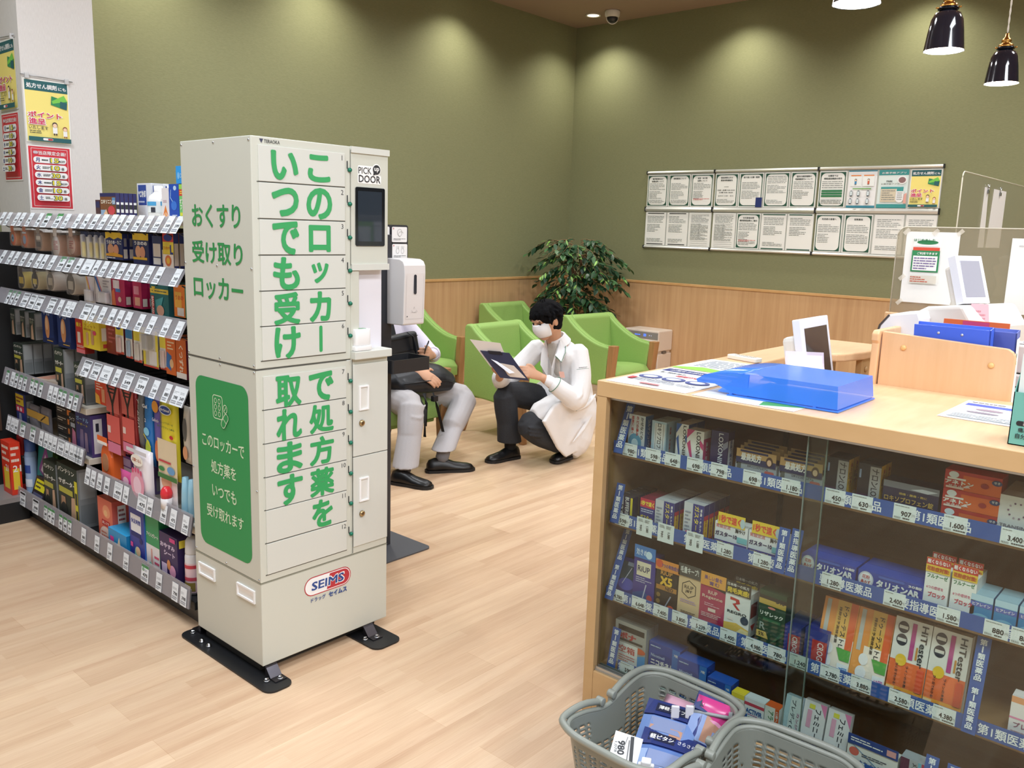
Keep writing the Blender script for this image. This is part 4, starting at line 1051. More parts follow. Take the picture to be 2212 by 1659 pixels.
for k in range(3):
    med('sky blue eye drop box, %s from the white spray boxes' % ORD[k + 1], .434 - .051 * k, .047, .078, .045, '3F8FC0', [('r', 0, .8, 1, 1, 'B7D6E6'), ('r', 0, .62, 1, .78, '5A6CB8'), S_('ヒアレイン', W_, .5, .7, .09, 0, .8), ('e', .5, .3, .4, .12, '7CC0DC')], z=Z2_, g=g2, top='A7CBDD', n=2)
# third shelf
med('dark blue box lying aslant behind the blue sign on the third shelf', 1.452, .070, .118, .03, '232A72', [('p', [(0, .3), (1, .5), (1, .9), (0, .9)], '1C3E4E'), ('e', .5, .3, .42, .16, '4A4FA8'), ('s', [(.3, .3), (.6, .75)], .03, 'C8C8D8'), ('r', .35, .8, .85, .9, '8A93A8')], z=Z3_, g=g3, lean=22)
med('violet blue box with cream name plate, third shelf beside the slanting box', 1.382, .078, .165, .05, '3A3690', [('r', .14, .58, .80, .86, 'E9DFC4'), S_('RiUP', '2C2A5C', .47, .72, .11, 0, .56, .02), ('l', .12, .44, .86, .56, 3, 'B9B8D8'), ('p', [(.0, .0), (1, 0), (1, .14), (.5, .3), (.0, .2)], '2E5A9A'), ('s', [(.45, .06), (.62, .42)], .05, 'C9CDE0'), ('e', .8, .18, .13, .065, 'C9484C'), ('p', [(0, .94), (.6, .94), (.5, 1), (0, 1)], 'B83048')], [('r', 0, 0, 1, 1, '2B2A74')], z=Z3_, g=g3, head=(.03, '3C7FC8', [('e', .7, .4, .15, .3, 'CFE8F8'), S_('効きめ', 'DDF0FF', .35, .5, .5, 0, .5)], .076))
med('black and orange box with hexagon pictures, third shelf', 1.300, .080, .148, .05, '22201E', [('r', .12, .84, .84, .96, '22201E'), S_('RiUP', 'E0A24A', .46, .88, .1, 0, .5, .02), S_('X5', 'F0C040', .46, .70, .17, 0, .5, .06), ('r', .04, .5, .94, .60, 'B8813C'), S_('NEO', K_, .62, .55, .075, 0, .34, .03)] + [('e', .16, y, .09, .05, '8A6F3C') for y in (.38, .24, .1)] + [('s', [(.4, .06), (.7, .4)], .05, '9AA0B0'), ('e', .72, .14, .15, .075, 'D8512E')], [('r', 0, 0, 1, 1, 'C88A3A')], z=Z3_, g=g3, head=(.022, 'E09040', [('e', .16, .6, .15, .4, 'D85A3A'), S_('7つの有効成分', '3A4A9A', .62, .5, .4, 0, .7)], .084))
med('beige box with black hexagon outline under a grey card, third shelf', 1.222, .076, .152, .05, 'DDBF95', [('s', [(.5 + .34 * math.cos(a), .68 + .18 * math.sin(a)) for a in [PI / 6 + k * PI / 3 for k in range(7)]], .03, K_), S_('RiUP', K_, .5, .72, .07, 0, .4, .01), S_('JET', K_, .5, .63, .06, 0, .3, .03), ('l', .15, .38, .85, .46, 2, 'B79CC0'), ('l', .2, .1, .85, .22, 4, '5A4A3A')], z=Z3_, g=g3, head=(.028, '4A4A48', [S_('毛量キープ!', 'DADAD4', .5, .55, .5, 0, .8, .03)]))
med('crimson box with orange card above it, third shelf', 1.146, .082, .146, .05, 'B03058', [('p', [(0, .96), (1, .86), (1, 1), (0, 1)], '2A1A20'), S_('RiUP', 'F0D9C4', .5, .80, .075, 0, .36, .01), S_('Regenne', 'F0D9C4', .5, .69, .085, 0, .8, .01), ('l', .2, .5, .8, .58, 2, 'E0A9B8'), ('r', .36, .40, .66, .47, 'E6CFC4'), ('l', .1, .26, .9, .36, 3, 'E0B9C0')], z=Z3_, g=g3, head=(.03, 'E8A44A', [S_('美しい髪を', '7A5A8A', .5, .64, .32, 0, .7), S_('育む', '7A5A8A', .55, .26, .3, 0, .4)]))
med('white and gold box with red R mark', 1.064, .078, .146, .05, 'ECEBE6', [('p', [(0, 0), (1, 0), (1, .26), (.5, .34), (0, .3)], 'EBC25A'), ('p', [(.4, .1), (1, .02), (1, .24), (.7, .26)], 'F6E3A8'), ('p', [(.2, .86), (.55, .84), (.6, .76), (.42, .72), (.62, .62), (.5, .62), (.3, .72), (.45, .76), (.42, .80), (.2, .80)], 'C8382E'), S_('REGRO', K_, .5, .55, .055, 0, .76, .03), ('e', .82, .44, .16, .085, '3A4658'), ('r', .14, .38, .36, .43, 'F0E4DC'), S_('5%', 'C8382E', .5, .1, .07)], [('r', 0, 0, 1, 1, 'D9D9D6'), ('r', .1, .5, .9, .8, '8A3A34'), ('p', [(.2, .35), (.8, .35), (.5, .2)], 'C8382E'), ('r', .1, .02, .9, .1, K_)], z=Z3_, g=g3, n=2, head=(.028, '2A2824', [('r', 0, 0, 1, .5, '3A362C'), S_('発毛実感!', 'E9C93C', .5, .3, .42, 0, .86, .05), S_('日本唯一の処方', 'E2E0D8', .5, .75, .24, 0, .86)]))
med('dark green box turned to show its white flank, third shelf', .962, .082, .176, .055, '22452F', [('r', 0, .84, 1, .92, '2A2822'), ('r', 0, .77, 1, .86, 'C9A74A'), S_('5%', K_, .78, .88, .07, 0, .3, .03), S_('リザレック', 'E8EDE4', .5, .62, .07, 0, .84, .04), ('r', .2, .5, .85, .55, '2E6A46', .02), S_('R', '9AA8A0', .2, .40, .12, 0, None, .02), ('p', [(0, .2), (.45, .2), (.35, .31), (0, .31)], 'D2B45C'), S_('5%', K_, .18, .26, .06), ('p', [(.4, .05), (1, .35), (1, .45), (.5, .12)], '2F5F42'), ('r', .15, .07, .85, .12, 'D9A9A4'), ('e', .5, .74, .14, .02, 'D8887A')], [('r', 0, 0, 1, 1, '1A3524')], z=Z3_, g=g3, yaw=-4)
MBS = [(.886, .052, .098, 'nearer the dark green box'), (.822, .062, .108, 'nearer the orange test boxes')]
for yl, w, h, ds in MBS:
    med('short blue red-panelled box ' + ds, yl, w, h, .028, '333C90', [('r', .34, 0, 1, .76, 'B8302E'), ('v', 'CROGEN', .72, .38, .66, .26, 'EFE0DC')], z=Z3_, g=g3, n=4, top='2A3284')
doo = lambda n_, c: [('p', [(0, 0), (.5, 0), (.2, .5), (0, .7)], 'F0A050'), ('p', [(.30, 0), (1, 0), (1, .5), (.3, .5)], 'F6E8D8'), ('r', .78, .35, .98, 1, 'E86A3A'), ('r', .40, .5, .78, 1, 'E9B45A'), ('s', [(.15, .95), (.15, .45)], .12, 'C4C2BC'), ('v', 'ドゥーテストLH', .66, .62, .62, .14, K_), ('v', '排卵日予測検査薬', .5, .66, .5, .08, '4A3A2A'), ('e', .34, .32, .13, .08, 'F4F0F0'), ('e', .32, .14, .15, .09, 'F4F0F0'), ('p', [(.56, .36), (.98, .36), (.98, .2), (.7, .2)], '5CA84A'), ('r', .66, .02, .98, .16, 'F0F2F4'), S_(n_, c, .84, .08, .06, 0, .22, .04)]
med('orange test box leaning back, nearer the red and blue boxes', .792, .092, .196, .026, 'EE9A4E', doo('7回', '3A8AD0'), z=Z3_, g=g3, lean=13)
med('orange test box leaning back, next to the white and orange tester boxes', .699, .092, .196, .026, 'EE9A4E', doo('12回', 'C050A0'), z=Z3_, g=g3, lean=13)
hit = lambda s: [('r', 0, 0, 1, .13, 'F0A23A'), ('r', 0, .13, 1, .46, 'E9703C'), ('e', .24, .88, .15, .075, '34343E'), ('e', .24, .72, .15, .075, '34343E'), ('r', .12, .86, .36, .90, 'D9D4CC'), ('r', .12, .70, .36, .74, 'D9D4CC'), ('r', .48, .5, .60, .96, 'B8488A'), ('v', 'HiTester', .82, .70, .52, .17, '2A2A2E'), ('e', .3, .47, .15, .075, 'EBC23A'), ('r', .66, .52, .71, .68, 'C98A3A'), ('v', 'ひと目でわかる!', .22, .28, .28, .07, K_), ('v', 'ラインの本数', .5, .28, .28, .07, K_), ('r', .78, .13, .96, .42, 'D9502E'), ('r', .02, .02, .24, .12, 'F3D2A0'), S_(s, K_, .34, .07, .05)]
med('white over orange tester box, nearer the plain orange boxes', .603, .088, .205, .03, 'E6E3DD', hit('5回'), z=Z3_, g=g3, lean=9)
med('white over orange tester box, next to the long slanting blue sign', .513, .088, .205, .03, 'E6E3DD', hit('10回'), z=Z3_, g=g3, lean=9)
med('white and pink box at the frame edge of the third shelf', .322, .06, .112, .04, 'EAE4E4', [('r', 0, .86, 1, 1, 'E09A6A'), ('r', 0, .5, 1, .54, 'E58AB0'), S_('プレ', '8A4A6A', .4, .38, .12), ('l', .1, .06, .9, .26, 4, 'C9A9B4')], z=Z3_, g=g3)
# bottom shelf
med('grey box with white empty-box card, bottom shelf', 1.444, .118, .152, .022, 'A9A8A2', [('r', .1, .80, .94, .92, '2A2620'), S_('ポナ', 'B82A30', .42, .70, .14, 0, .5, .08), ('r', .02, .58, .9, .63, '3A3632'), ('p', [(.6, 0), (1, 0), (1, .4), (.6, .3)], '3F9AD8'), ('e', .78, .47, .22, .07, 'D8602E'), ('r', .06, .06, .76, .54, 'E9E9E4'), S_('空箱', 'C83A34', .41, .40, .15, 0, .52, .02), ('l', .16, .12, .68, .28, 3, 'D9857C')], z=Z4_, g=g4, n=3, x=2.186, zstep=.0, top='8E8D88')
nic = [('e', .52, .42, .46, .30, 'BCD2EC'), ('e', .50, .43, .46, .30, '1F3F8C'), S_('Nicotinell', 'B9CDE8', .3, .62, .08, 0, .44), S_('ニコチネル', W_, .46, .44, .15, 0, .74, .06), S_('パッチ', W_, .32, .26, .11, 0, .36, .05), ('r', .76, 0, 1, 1, '2F74C4'), ('r', .8, .02, .98, .12, 'E0C84A'), S_('7枚', W_, .88, .84, .08), ('l', .06, .86, .6, .93, 1, 'B9CDE8')]
for yl, w, h, x_, ds in ((1.322, .112, .116, 2.200, 'right behind the empty-box card'), (1.205, .100, .112, 2.178, 'middle of the three of its kind'), (1.098, .078, .090, 2.170, 'beside the yellow topped cream box')):
    med('deep blue patch carton with oval mark, ' + ds, yl, w, h, .05, '1F47A0', nic, z=Z4_, g=g4, x=x_, top='2A5AB8')
med('small white cream box with yellow top, bottom shelf', 1.014, .040, .080, .035, 'E9E6DC', [('r', 0, .82, 1, 1, 'EAD33C'), ('r', .1, .6, .7, .78, 'EBBA8A'), S_('ヘルペシア', '3A6A4A', .5, .46, .12, 0, .84, .03), S_('クリーム', '3A6A4A', .5, .30, .1, 0, .6)], z=Z4_, g=g4, x=2.164, top='EAD33C')
med('small white cream box with red band and blue wording, bottom shelf', .972, .060, .080, .035, 'E6E8EA', [('r', 0, .72, 1, .84, 'C8485A'), S_('ACTIVIR', '2A5A9A', .5, .52, .17, 0, .8, .05), ('l', .2, .34, .8, .42, 1, 'C8485A'), ('s', [(.05, .1), (.4, .26), (.95, .2)], .03, '8AA8C8')], z=Z4_, g=g4, x=2.164, top='D8E0E4')
med('small orange and green cream box, bottom shelf', .910, .042, .080, .035, 'E6E9E0', [('r', .72, 0, 1, 1, 'D9622E'), ('v', 'アラセナS', .44, .45, .8, .36, '2F7A3A'), ('v', '口唇ヘルペス', .86, .5, .8, .16, W_)], [('r', 0, 0, 1, 1, 'E4E4E0')], z=Z4_, g=g4, x=2.164, top='D9622E')
med('pale blue and white box leaning back, nearer the orange and green one', .862, .048, .120, .022, 'C4D8E8', [('r', .3, 0, 1, 1, 'E3E6EC'), ('v', 'プレディCC', .52, .52, .8, .26, '2A2A3A'), ('e', .4, .1, .34, .1, '7A7AB8'), ('v', 'カンジダ', .85, .4, .5, .16, 'B85A8A')], z=Z4_, g=g4, x=2.168, lean=12)
for k, (yl, ds) in enumerate(((.812, 'first of two'), (.745, 'second of two, just past the glass edge'))):
    med('pale pink lettered box leaning back, ' + ds, yl, .062, .122, .024, 'DCDADB', [('p', [(.7, 1), (1, .7), (1, 1)], 'D87FA8'), ('e', .28, .12, .26, .1, '8AB0D0'), ('v', 'フェミニーナ', .66, .46, .8, .26, '2A2A34'), ('r', .2, .4, .4, .8, 'D9A0B8'), ('r', .25, .84, .5, .94, 'D9D24A')], z=Z4_, g=g4, x=2.176, lean=12)
med('wide white antifungal box with navy card, bottom shelf', .676, .128, .076, .03, 'E4E2DC', [('e', .14, .66, .1, .16, 'D86A5A'), S_('オキナゾール', '2A3A6A', .56, .34, .17, 0, .66, .03), S_('L100', '6A7A9A', .8, .16, .1), ('s', [(0, .9), (.12, .9), (.9, .06)], .03, '7A9AB8'), ('l', .3, .56, .8, .7, 2, '4A4A5A')], z=Z4_, g=g4, x=2.168, head=(.022, '2C4488', [('l', .06, .3, .7, .8, 2, W_), ('r', .78, .2, .96, .8, 'D8A0A0')], .128))
med('silver and crimson cream box half behind the blue signs, bottom shelf', .542, .070, .090, .04, 'A9AEB4', [('r', 0, 0, .3, 1, '5A2440'), ('r', .72, 0, 1, 1, 'A8284E'), ('v', 'メディトリート', .5, .5, .86, .2, '2A2A34'), ('r', .6, 0, .7, 1, '5FB0C8')], [('r', 0, 0, 1, 1, '3AA0A0')], z=Z4_, g=g4, x=2.168)

# upright blue category signs
def sign(words, y, z, lean, hh, label, w=.031, x=2.150):
    m = MB(); m.box(-w / 2, w / 2, 0, .0012, 0, hh, BLUE); f = Face(m, (-w / 2, -.0001, 0), (1, 0, 0), (0, 0, 1), .0003, w, hh)
    nrep = 2 if hh > .18 else 1; st = hh / nrep / (len(words) + .9)
    for rp in range(nrep):
        for i, c in enumerate(words): f.text(c, w / 2, hh * (nrep - rp) / nrep - st * (i + .75), st * .84, PEARL, w=(st * .9 if c != '1' else None), bold=.03)
    o = m.build('category_sign', loc=(2.136 if lean > 20 else 2.141, y, z), rot=(math.radians(-lean), 0, R90))
    tag(o, label, 'sign', 'upright blue category signs')
DI, YO = '第1類医薬品', '要指導医薬品'
for a in ((DI, 1.438, .872, 22, .158, 'upright blue sign at the post end of the top shelf'), (DI, 1.442, .644, 14, .125, 'upright blue sign at the post end of the second shelf'), (DI, .898, .640, 10, .125, 'upright blue sign mid second shelf, nearer the yellow burst cards'), (YO, .864, .640, 12, .130, 'upright blue sign mid second shelf, nearer the blue allergy cartons'), (DI, 1.444, .388, 24, .235, 'long leaning blue sign at the post end of the third shelf'), (DI, 1.425, .158, 12, .130, 'upright blue sign at the post end of the bottom shelf'),
          (DI, .396, .384, 12, .235, 'long leaning blue sign right of the tester boxes, third shelf'), (DI, .470, .152, 16, .125, 'upright blue sign beside the silver and crimson box, bottom shelf'), (YO, .420, .150, 16, .125, 'upright blue sign farthest along the bottom shelf')):
    sign(*a)
# price cards on the counter strips
def price_card(y, z, txt, label, w=.052, h=.040, vertical=False, x=2.1525):
    m = MB(); C = mat('DDE6E6', 0.5); m.box(-w / 2, w / 2, 0, .0008, 0, h, C); f = Face(m, (-w / 2, -.0001, 0), (1, 0, 0), (0, 0, 1), .0002, w, h)
    if vertical:
        for k, t in enumerate((txt, '1.580')):
            f.text(t, w * (.28 + .42 * k), h * .42, h * .13, K_, rot=-90, w=h * .34, bold=.02); f.lines(w * (.1 + .42 * k), h * .75, w * (.42 + .42 * k), h * .93, 3, '777777', .4, k)
    else:
        f.text(txt, w * .58, h * .42, h * .30, K_, w=w * min(.56, .15 * len(txt)), bold=.035); f.lines(w * .06, h * .84, w * .7, h * .92, 1, '8A8A8A', .5, len(txt)); f.lines(w * .45, h * .08, w * .95, h * .20, 1, '555555', .7, len(txt) + 3)
        for b_ in range(9): f.rect(w * (.06 + .035 * b_), h * .08, w * (.06 + .035 * b_) + .0008, h * .2, '666666')
        f.text('円', w * .92, h * .42, h * .16, '555555', bold=0)
    o = m.build('price_card', loc=(x, y, z), rot=(0, 0, R90)); tag(o, label, 'price card', 'price cards on the counter shelves')
for z, rowname, L in ((SH[0], 'top', ((1.405, '980'), (1.322, '598'), (1.254, '648'), (1.18, '698'), (1.102, '798'), (1.002, '698'), (.89, '1.180'), (.77, '450'), (.701, '630'), (.598, '907'), (.483, '1.600'), (.361, '3.400'))),
                      (SH[1], 'second', ((1.42, '598'), (1.337, '980v'), (1.261, '980v'), (1.163, '980v'), (1.065, '1.280'), (.952, '1.280'), (.757, '1.280'), (.598, '2.400'), (.473, '1.580'), (.369, '880'), (.313, '880'))),
                      (SH[2], 'third', ((1.423, '4.780'), (1.341, '6.648'), (1.261, '7.400'), (1.195, '3.800'), (1.128, '5.239'), (1.034, '5.400'), (.953, '4.980'), (.887, '780'), (.823, '1.240'), (.737, '2.780'), (.655, '3.880'), (.559, '2.580'), (.454, '4.380'))),
                      (SH[3], 'bottom', ((1.37, '598'), (1.22, '3.980'), (1.05, '980'), (.93, '1.180'), (.82, '1.280'), (.65, '1.480')))):
    for i, (y, t) in enumerate(L):
        v = t.endswith('v')
        price_card(y, z - .004 if not v else z - .016, t.rstrip('v'), 'price card reading %s, %s from the post end of the %s strip' % (t.rstrip('v'), ORD[i + 1], rowname), h=.058 if v else .040, vertical=v, w=.056 if v else .052)

# ---------------------------------------------------------------- things on the counter top
TOPZ = CT + 0.0006
def flat_sheet(name, pts, label, cat, group, layers=(), col='EDF1F6', z=TOPZ, rot=None, th=0.0006):
    """sheet of paper on a surface: o, u (unit), w, h"""
    o, ang, w, h = pts
    m = MB(); u = Vector((math.cos(ang), math.sin(ang), 0)); v = Vector((-math.sin(ang), math.cos(ang), 0))
    f = Face(m, (o[0], o[1], z), u, v, 0.0002, w, h)
    m.prism([f.P(0, 0), f.P(w, 0), f.P(w, h), f.P(0, h)], (0, 0, th), mat(col, 0.35)); f.k = 2 + th / .0002
    f.do(layers)
    return tag(m.build(name), label, cat, group)
gl = 'laminated sheets lying on the counter'
NV = '2B3576'
flat_sheet('guide_sheet', ((2.105, 1.475), -PI / 2, 0.275, 0.385), 'laminated sheet with navy heading and three oval pictures, counter corner', 'information sheet', gl,
           [('r', .02, .80, .98, .94, NV), S_('お薬をお求めのお客様へ', W_, .5, .87, .06, 0, .8, .02), ('r', .05, .66, .95, .76, 'F4F6FA', .03), S_('第1類医薬品', K_, .26, .71, .055, 0, .34, .02), S_('確認が必要です', 'C83A44', .66, .62, .07, 0, .56, .03)] +
           [('e', x, .43, .14, .085, '44508C') for x in (.2, .5, .8)] + [('e', x, .43, .09, .05, 'C9CDE0') for x in (.2, .5, .8)] + [('r', .06, .22, .14, .32, 'B83A40'), ('l', .16, .2, .92, .34, 4, '555560'), ('r', .35, .08, .6, .12, 'B86A70')])
flat_sheet('guide_sheet', ((2.50, 1.485), -PI / 2, 0.26, 0.28), 'white sheet with lime corner behind the navy-headed sheet', 'information sheet', gl, [('p', [(0, 0), (1, 0), (1, .12), (.3, .28), (0, .1)], '8CCB4A'), ('l', .12, .3, .9, .9, 9, '77808A')])
flat_sheet('guide_sheet', ((2.104, 1.180), -PI / 2, 0.30, 0.215), 'white sheet with green corner mostly under the blue letter tray', 'information sheet', gl, [('p', [(.66, .05), (1, .3), (1, .6), (.62, .3)], '4E9E50'), ('p', [(.0, .8), (.2, 1), (.5, 1)], 'A6D04A'), ('l', .1, .5, .6, .8, 4, '8A94A0')])
flat_sheet('guide_sheet', ((2.36, 0.605), -PI / 2, 0.28, 0.31), 'white sheet with blue band beside the teal display box', 'information sheet', gl,
           [('r', .04, .72, 1, .84, '4A66C8'), ('r', .42, .87, .98, .96, '8A8FA8'), ('l', .06, .88, .36, .94, 1, '555'[0:3] + '560'), ('e', .30, .56, .12, .05, '9A8A9A'), ('e', .28, .40, .14, .04, '8A8494'), ('r', .5, .5, .74, .64, 'E4B8C4'), ('e', .72, .28, .14, .07, 'D99A8A'), ('r', .05, .08, .9, .26, 'E4EEF4'), ('l', .08, .1, .86, .24, 3, '66707C'), ('r', .76, .02, 1, .1, '8CC87A')])
# blue translucent letter tray, upside down on the sheets
def m_tray():
    m, nt, b = nodes('blue_translucent_plastic')
    b.inputs['Base Color'].default_value = rgb('3A84F2'); b.inputs['Roughness'].default_value = 0.22; b.inputs['Specular IOR Level'].default_value = 0.9
    b.inputs['Alpha'].default_value = 0.80; b.inputs['Subsurface Weight'].default_value = 0.0
    return m
TRAY = m_tray()
tr = thing('letter_tray', 'translucent blue plastic letter tray lying upside down on the counter', 'letter tray', (2.176, 0.792, TOPZ), 0.015)
m = MB(); Wt, Lt, Ht = 0.285, 0.345, 0.068
def ring(x0, x1, y0, y1, z): return [(x0, y0, z), (x1, y0, z), (x1, y1, z), (x0, y1, z)]
a, b_ = ring(0.004, Wt - .004, 0.004, Lt, 0.008), ring(0.010, Wt - .010, 0.010, Lt - 0.07, Ht)
m.raw(a + b_, [(0, 1, 5, 4), (1, 2, 6, 5), (3, 0, 4, 7), (4, 5, 6, 7)], TRAY)
m.build('tray_shell', tr)
m = MB(); m.box(0, Wt, 0, Lt - .03, 0, .005, TRAY); m.box(.004, .02, .06, .07, .0, .012, TRAY); m.box(.004, .02, .30, .31, 0, .012, TRAY); m.build('tray_rim', tr, bevel=0.002)
for x in (0.006, Wt - 0.012):
    m = MB(); pr = [(Lt - .09, Ht - .001), (Lt - .02, Ht - .004), (Lt + .045, Ht - .018), (Lt + .070, Ht - .034), (Lt + .066, Ht - .042), (Lt + .01, .028), (Lt - .06, .006), (Lt - .09, .006)]
    m.prism([(x, y, z) for y, z in pr], (0.006, 0, 0), TRAY); m.build('tray_ear', tr)
m = MB(); n = 8; rs = []
for k in range(n + 1):
    q = k / n; y = Lt - .07 + .115 * q; z = Ht - .018 * q * q
    rs.append([(0.008, y, z), (Wt - .008, y, z), (Wt - .008, y, z - .003), (.008, y, z - .003)])
m.rings(rs, TRAY); m.build('tray_lip', tr)
# remote control, acrylic card, teal display box
o = thing('remote_control', 'slim white remote control lying at the far edge of the counter', 'remote control', (2.855, 1.395, TOPZ), -0.22)
MB().prism([(x, y, 0) for x, y in rrect(-.02, -.065, .02, .065, .006)], (0, 0, .016), mat('EDEAE0', .4)).build('casing', o, bevel=.003)
m = MB()
for i in range(5):
    for j in range(2): m.box(-.011 + j * .014, -.003 + j * .014, -.045 + i * .018, -.035 + i * .018, .0162, .0172, mat('B9B6AC', .5))
m.build('buttons', o)
o = thing('card_stand', 'small clear acrylic card holder in front of the tilted screen', 'card holder', (2.615, 1.065, TOPZ), -0.95)
AC = mat('E9DFF0', 0.1, alpha=0.45)
m = MB(); m.prism([(-.06, 0, 0), (-.06, .045, .085), (-.06, .048, .085), (-.06, .004, 0)], (.12, 0, 0), AC); m.prism([(-.06, -.02, 0), (-.06, .03, .05), (-.06, .033, .05), (-.06, -.016, 0)], (.12, 0, 0), AC); m.build('holder', o)
m = MB(); m.prism([(-.055, .006, .012), (-.055, .04, .075), (-.055, .041, .075), (-.055, .007, .012)], (.11, 0, 0), mat('E4DCEC', .5)); m.build('card', o)
o = thing('display_box', 'teal cardboard display box with black lettering at the frame edge', 'display box', (2.150, 0.398, TOPZ), 0)
TL = mat('6FB3A8', .5)
m = MB(); m.box(0, .002, -.16, 0, 0, .12, TL); m.box(0, .11, -.002, 0, 0, .12, TL); m.box(.108, .11, -.16, 0, 0, .24, TL); m.box(0, .11, -.16, 0, 0, .002, TL); m.prism([(.0, -.0005, .12), (.11, -.0005, .24), (.11, -.0005, .12)], (0, -.0015, 0), TL)
f = Face(m, (-.0005, 0, 0), (0, -1, 0), (0, 0, 1), .0003, .16, .12)
f.rect(.012, .045, .1, .056, K_, .005); f.text('己', .03, .0505, .008, W_, bold=0); f.text('痛みを', .033, .036, .010, K_, bold=.02); f.text('自分の', .03, .022, .011, K_, bold=.02); f.poly([(.02, .12), (.045, .07), (.16, .07), (.16, .12)], 'D6E2E6'); f.ell(.075, .095, .03, .024, '3E7AB8')
m.build('carton', o)
for k in range(3): tag(MB().box(2.158 + .030 * k, 2.184 + .030 * k, .25, .392, TOPZ + .003, TOPZ + .205, mat(('DCE6E4', '7FB8AE', 'C9D8D6')[k], .5)).build('boxed_product'), ('pale front', 'teal middle', 'pale rear')[k] + ' box standing in the teal display box', 'boxed product', 'boxes in the teal display box')

# ---------------------------------------------------------------- consultation desk and register carrel
dk = thing('consultation_desk', 'rounded beech desk return beyond the counter with a recess for the screen', 'desk', (0, 0, 0))
pts = [(2.744, 1.496), (2.744, 1.335), (2.91, 1.335), (3.26, 1.345)] + [(3.40 - .09 * math.cos(t), 1.30 - .10 * math.sin(t) + .02) for t in (0.1, .5, .9, 1.3)] + [(3.50, 1.19), (3.68, 1.185), (3.76, 1.20), (3.80, 1.24), (3.80, 1.496)]
MB().prism([(x, y, CT - .034) for x, y in pts[::-1]], (0, 0, .034), BEECH).build('desktop', dk, bevel=.008, seg=3)
m = MB(); m.box(2.75, 3.76, 1.40, 1.42, 0, CT - .036, BEECHF); m.build('modesty_panel', dk)
MB().box(3.50, 3.74, 1.20, 1.222, 0, CT - .036, BEECHF).build('return_panel', dk)
MB().lathe([(.012, 0), (.012, -.004), (.006, -.008), (.0002, -.009)], (3.55, 1.199, 1.02), BEECHF, 16, axis='y').build('screw_cover', dk)
MB().box(2.75, 3.48, .96, 1.38, .70, .728, BEECH).build('lower_worktop', dk)
cr = thing('register_carrel', 'beech register booth panels rising behind the counter', 'partition', (0, 0, 0))
pp = [(.886, .0), (.886, .164)] + [(y, z) for y, z in [(.886, .166)]] + [(.545, .150)] + [(.545 - .028 * math.sin(t), .122 + .028 * math.cos(t)) for t in (.3, .8, 1.2, 1.57)] + [(.517, 0)]
BC = wood('beech_panel', 'DDB285', 'E5BC90', (9, 9, 1.0), .4)
m = MB(); m.prism([(2.743, y, CT - .4 + .4 * (1 if z > 0 else 0) + z) for y, z in pp], (.02, 0, 0), BC); m.build('front_panel', cr, bevel=.004)
for yy, zz in ((.82, 1.219), (.575, 1.195)):
    MB().lathe([(.0085, 0), (.0085, -.003), (.005, -.006), (.0002, -.0065)], (2.743, yy, zz), mat('E8B878', .4), 16, axis='x').build('screw_cover', cr)
m = MB(); rp = [(2.73, .70), (2.73, 1.225), (2.722, 1.235), (2.722, 1.255), (2.735, 1.266), (3.40, 1.266), (3.40, .70)]
m.prism([(x, .890, z) for x, z in rp], (0, .022, 0), BC); m.build('side_panel', cr, bevel=.004)
m = MB(); m.box(3.40, 3.42, -.6, 1.10, .70, 1.272, BC); m.build('rear_panel', cr, bevel=.004)
m = MB(); m.box(2.764, 3.398, -.6, .888, 1.0, 1.024, BEECH); m.box(2.764, 2.78, -.6, .5, .8, .999, BC); m.build('worktop', cr)
# register
pos = thing('cash_register', 'pale grey register with tall tilted touch screen behind the counter', 'cash register', (3.20, .79, 1.0246))
BG = mat('DDD9D2', .45)
m = MB(); prof = [(-.20, 0), (-.20, .15), (-.16, .225), (-.02, .305), (.10, .32), (.15, .25), (.15, 0)]
m.prism([(.17, -y, z) for y, z in prof], (-.34, 0, 0), BG, Matrix.Rotation(-.25, 4, 'Z')); m.build('register_body', pos, bevel=.012, seg=3)
m = MB(); m.prism([(-.172, .20, .155), (-.172, -.15, .24), (-.172, -.15, .25), (-.172, .20, .165)], (.002, 0, 0), mat('B9B4AC', .5), Matrix.Rotation(-.25, 4, 'Z')); m.build('seam_groove', pos)
sc_ = empty('screen_pivot')
Ms = Matrix.Translation((-.10, -.055, .395)) @ Matrix.Rotation(-.42, 4, 'Z') @ Matrix.Rotation(-.34, 4, 'X')
bpy.data.objects.remove(sc_)
m = MB(); m.box(-.062, .062, 0, .028, -.075, .085, mat('EDF0F8', .35), Ms); m.box(-.046, .046, -.001, 0, -.055, .068, mat('A9A9B4', .12), Ms); m.build('touch_screen', pos, bevel=.004, label='white framed portrait touch screen')
m = MB(); m.box(-.05, .05, .026, .06, -.09, .06, BG, Ms); m.build('screen_housing', pos, bevel=.01)
m = MB(); m.lathe([(.06, 0), (.05, .06), (.035, .10), (.001, .10)], (-.07, -.04, .265), BG, 18); m.build('screen_neck', pos)
o = thing('sticky_note', 'pink sticky note hanging under the register screen', 'note', (3.075, .70, 1.348), -1.0)
m = MB(); m.prism([(-.026, 0, .0), (.026, 0, .0), (.034, -.012, -.085), (-.022, -.012, -.085)], (0, -.0006, 0), mat('F2B4BC', .7)); Face(m, (-.022, -.0125, -.08), (1, 0, 0), (0, .14, .99), .0003, .05, .07).do([('l', .1, .4, .8, .9, 3, 'C98A94')]); m.build('note', o)
pr = thing('receipt_printer', 'white receipt printer with paper curl beside the blue binder', 'printer', (2.99, .855, 1.0246), 0)
m = MB(); pp_ = [(.105, .10), (.112, .222), (.104, .242), (.077, .277), (.056, .282), (-.012, .293), (-.022, .268), (-.02, .219), (.016, .213), (.03, .16), (.03, 0), (-.04, 0), (-.04, .213)]
